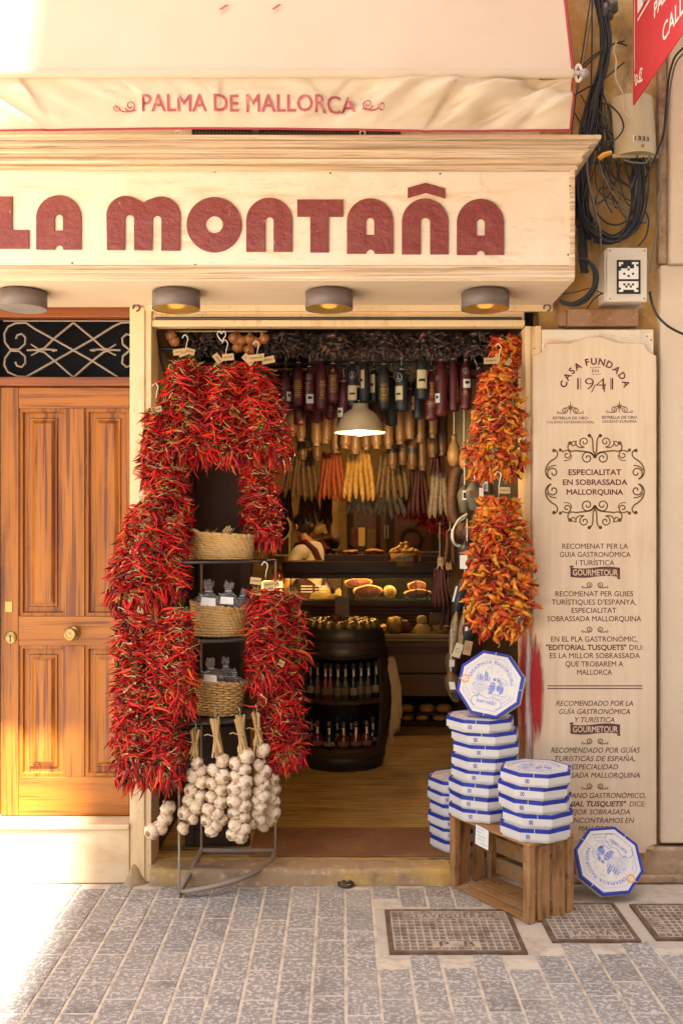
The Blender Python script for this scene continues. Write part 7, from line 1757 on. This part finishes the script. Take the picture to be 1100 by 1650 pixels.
q.v and tag(q.build('curved_sausage', M['s_brown']), 'thick brown curved sausage hanging left of the orange peppers', 'sausage')
M['mossgrey'] = plain('grey_green_packet', (.10, .095, .065), .6)
def packet(px, y0, y1, wpx, d, mname, label, extra=None, tilt=0, th=.045):
    c = P(px, y1, d); w_ = wpx/2/FPX*d; h_ = (y1-y0)/FPX*d; t = thing('hanging_packet', P(px, y0, d), label, 'packet'); q = MB(); vs = []; n = 14
    for k in range(9):
        s = k/8; f = (.55+.45*math.sin(min(1, s*2.2)*PI/2)) if s < .5 else (1-.75*max(0, (s-.72)/.28)**1.4)
        for j in range(n):
            a = 2*PI*j/n; vs.append(c+Vector((w_*f*math.cos(a)*(1+.08*math.sin(3*a+k))+tilt*h_*(s-1), th*f*math.sin(a), h_*s)))
    q.add(vs, [(k*n+j, k*n+(j+1) % n, (k+1)*n+(j+1) % n, (k+1)*n+j) for k in range(8) for j in range(n)], 0, True); q.add(vs[:n], [tuple(range(n))]); q.add(vs[-n:], [tuple(range(n))]); q.build('wrapping', M[mname], t)
    for (kind, u0, u1, v0, v1) in (extra or []):
        q = MB(); mid = (v0+v1)/2; q.add([c+Vector((w_*u+tilt*h_*(v-1), -th-.004-.006*(1-abs(u)), h_*v)) for u, v in ((u0, v0), (u1, v0), (u1, v1), (u0, v1))], [(0, 1, 2, 3)]); lb = q.build({'tan': 'tan_band', 'white': 'white_label', 'dot': 'round_mark'}[kind], M[{'tan': 'wtan', 'white': 'white', 'dot': 'black'}[kind]], t, recalc=False)
    q = MB(); q.tube([c+Vector((-tilt*0, 0, h_*.97)), c+Vector((0, 0, h_+.12))], .003, 5); q.build('string', M['string'], t)
    return t
packet(764, 775, 822, 26, 5.15, 'mossgrey', 'grey green packet with a tan band and white label between the two orange pepper strings', [('tan', -.75, .4, .42, .66), ('white', .4, .95, .35, .75)])
packet(748, 782, 826, 22, 5.35, 'mossgrey', 'grey packet with a black and white print, left of the one with a tan band', [('white', -.5, .3, .45, .8), ('dot', -.35, .15, .52, .72)])
packet(783, 770, 815, 22, 5.2, 'mossgrey', 'grey packet half hidden behind the lower orange pepper string', [('white', -.8, 0, .5, .85), ('dot', -.6, -.15, .58, .78)])
packet(771, 822, 858, 22, 5.3, 'wtan', 'flat tan packet with a dark picture beside the white net', [('dot', -.3, .6, .15, .45)])
q = MB(); d = 5.45; rr = random.Random(31)
for i in range(11):
    o_ = i*1.8; q.tube(catmull([P(752-o_*.2, 828+i*.6, d), P(738-o_*.35, 838+i*1.2, d-.01), P(728+o_*.1, 858+i*1.4, d-.02), P(730+o_*.5, 873+i*.8, d), P(742+o_*.5, 882-i*.6, d)], 5), .0052, 5)
tag(q.build('rope_skein', M['string']), 'pale skein of net and rope hanging left of the lower orange peppers', 'rope')
q = MB(); q.lathe([(0, -.05), (.05, -.04), (.065, 0), (.05, .05), (0, .06)], P(757, 858, 5.5), 18, sx=1.3); tag(q.build('brown_pouch', M['s_brown']), 'round brown pouch behind the pale rope skein', 'pouch')
packet(752, 872, 916, 30, 5.35, 'wblack', 'crumpled black packet with a white card under the rope skein', [('white', -.9, -.1, .0, .5)])
packet(748, 930, 985, 26, 5.45, 'wblack', 'shiny black packet hanging aslant left of the lower orange peppers', [('white', -.95, -.7, .3, .75)], tilt=.25)
packet(735, 985, 1055, 13, 5.7, 's_grey', 'grey mouldy sausage stick hanging right of the red sausages', None, .12); packet(747, 988, 1060, 12, 5.65, 's_grey', 'second grey sausage stick, nearer the orange peppers', None, .1)
packet(757, 1000, 1032, 22, 5.3, 'black', 'flat black card packet below the grey sausage sticks', [('white', -.7, -.3, .5, .7)], .1, .012)
packet(727, 1048, 1092, 20, 5.5, 'wtan', 'upper kraft paper bag with white label and black seal, left of the boxes', [('white', -.5, .3, .45, .7), ('dot', -.4, .3, .1, .38)])
packet(726, 1082, 1130, 26, 5.35, 'wtan', 'lower kraft paper bag with white label and black seal, touching the top box', [('white', -.6, .1, .45, .7), ('dot', -.6, .1, .12, .36)], -.18)
for i, (px, py, an, lab) in enumerate(((737, 1048, -.35, 'cream tag with an oval print hanging above the kraft bags'), (753, 1044, -.2, 'tan tag hanging right of the cream one above the leaning box'), (709, 905, 0, 'yellowish tag on top of the red sausage bunch'), (722, 911, .2, 'small cream tag beside the red sausage bunch'))):
    c = P(px, py, 5.25 if i < 2 else 6.1); w_, h_ = (.042, .075) if i < 2 else (.036, .055); ca, sa = math.cos(an), math.sin(an); q = MB()
    f = lambda a, b, y_=0: c+Vector((a*ca-b*sa, y_, a*sa+b*ca))
    q.add([f(-w_/2, -h_/2), f(w_/2, -h_/2), f(w_/2, h_/2), f(-w_/2, h_/2), f(-w_/2, -h_/2, .003), f(w_/2, -h_/2, .003), f(w_/2, h_/2, .003), f(-w_/2, h_/2, .003)], [(0, 1, 2, 3), (4, 7, 6, 5), (0, 4, 5, 1), (1, 5, 6, 2), (2, 6, 7, 3), (3, 7, 4, 0)]); tg = tag(q.build('hanging_tag', M['tagpaper' if i != 0 else 'creamlabel']), lab, 'tag')
    F = Flat(); F.ring(0, 0, w_*.25, .0022, 14); F.mb(lambda a, b: f(a, b, -.001)).build('oval_print', M['black'], tg, recalc=False)
bunch('bunch of dark red sausages with a tag, hanging before the right counter end', [698, 703, 708, 713, 718], 915, 976, 7, 's_red', 6.1, 21)
bunch('pair of brown sausages hanging above the tagged red bunch', [718, 724, 731], 858, 905, 7, 's_brown', 6.0, 22)
bunch('few long red sausages hanging lowest, beside the pale ledge', [712, 722, 731], 960, 1010, 6, 's_red', 6.2, 23)
for px, py, d, lab in ((712, 845, 6.6, 'bunch of dried red peppers in the dark above the right end of the counter'), (664, 824, 6.9, 'dark red dried pepper bunch hanging below the sausages, middle of the shop'), (700, 838, 6.8, 'dark red dried pepper bunch hanging under the grey sausages')):
    pepper_string(lab, (px, py-12), (px+2, py+12), .07, .09, 70, .08, kind='chilli', group=None, cat='dried peppers', d=d, seed=60+px, hook=False, extra_threads=0, name='dried_pepper_bunch')
pepper_string('green and yellow dried leaves and peppers at the very top right under the lintel', (815, 545), (818, 590), .06, .07, 60, .06, kind='orange', group=None, cat='dried peppers', d=4.95, seed=81, hook=False, extra_threads=0, name='dried_pepper_bunch')
# black cable on the left inner wall
q = MB(); q.tube(catmull([P(254, 532, 4.95), P(256, 560, 5.0), P(262, 590, 5.0), P(270, 620, 5.0)], 5), .006, 6); tag(q.build('cable', M['blackcable']), 'black cable running down the pale inner wall at the left top of the doorway', 'cable')
# ================================================================== LAMP LIGHT of the shop
plight('shop_lamp_light', (.15, 3.9, 2.45), 7.0, (1, .58, .22), .08, par=None)
q = MB(); q.lathe([(.11, 0), (.10, .03), (.05, .07), (.02, .09), (0, .09)], (.15, 3.9, 2.47), 24); q.tube([(.15, 3.9, 2.55), (.15, 3.9, 2.86)], .004, 6)
tag(q.build('pendant_lamp', M['enamel']), 'small lamp high over the counter, behind the hanging sausages', 'lamp')
plight('case_light', ((CX0+CX1)/2, cy+.2, zU-.05), 3.4, (1, .62, .16), .05, par=ct)
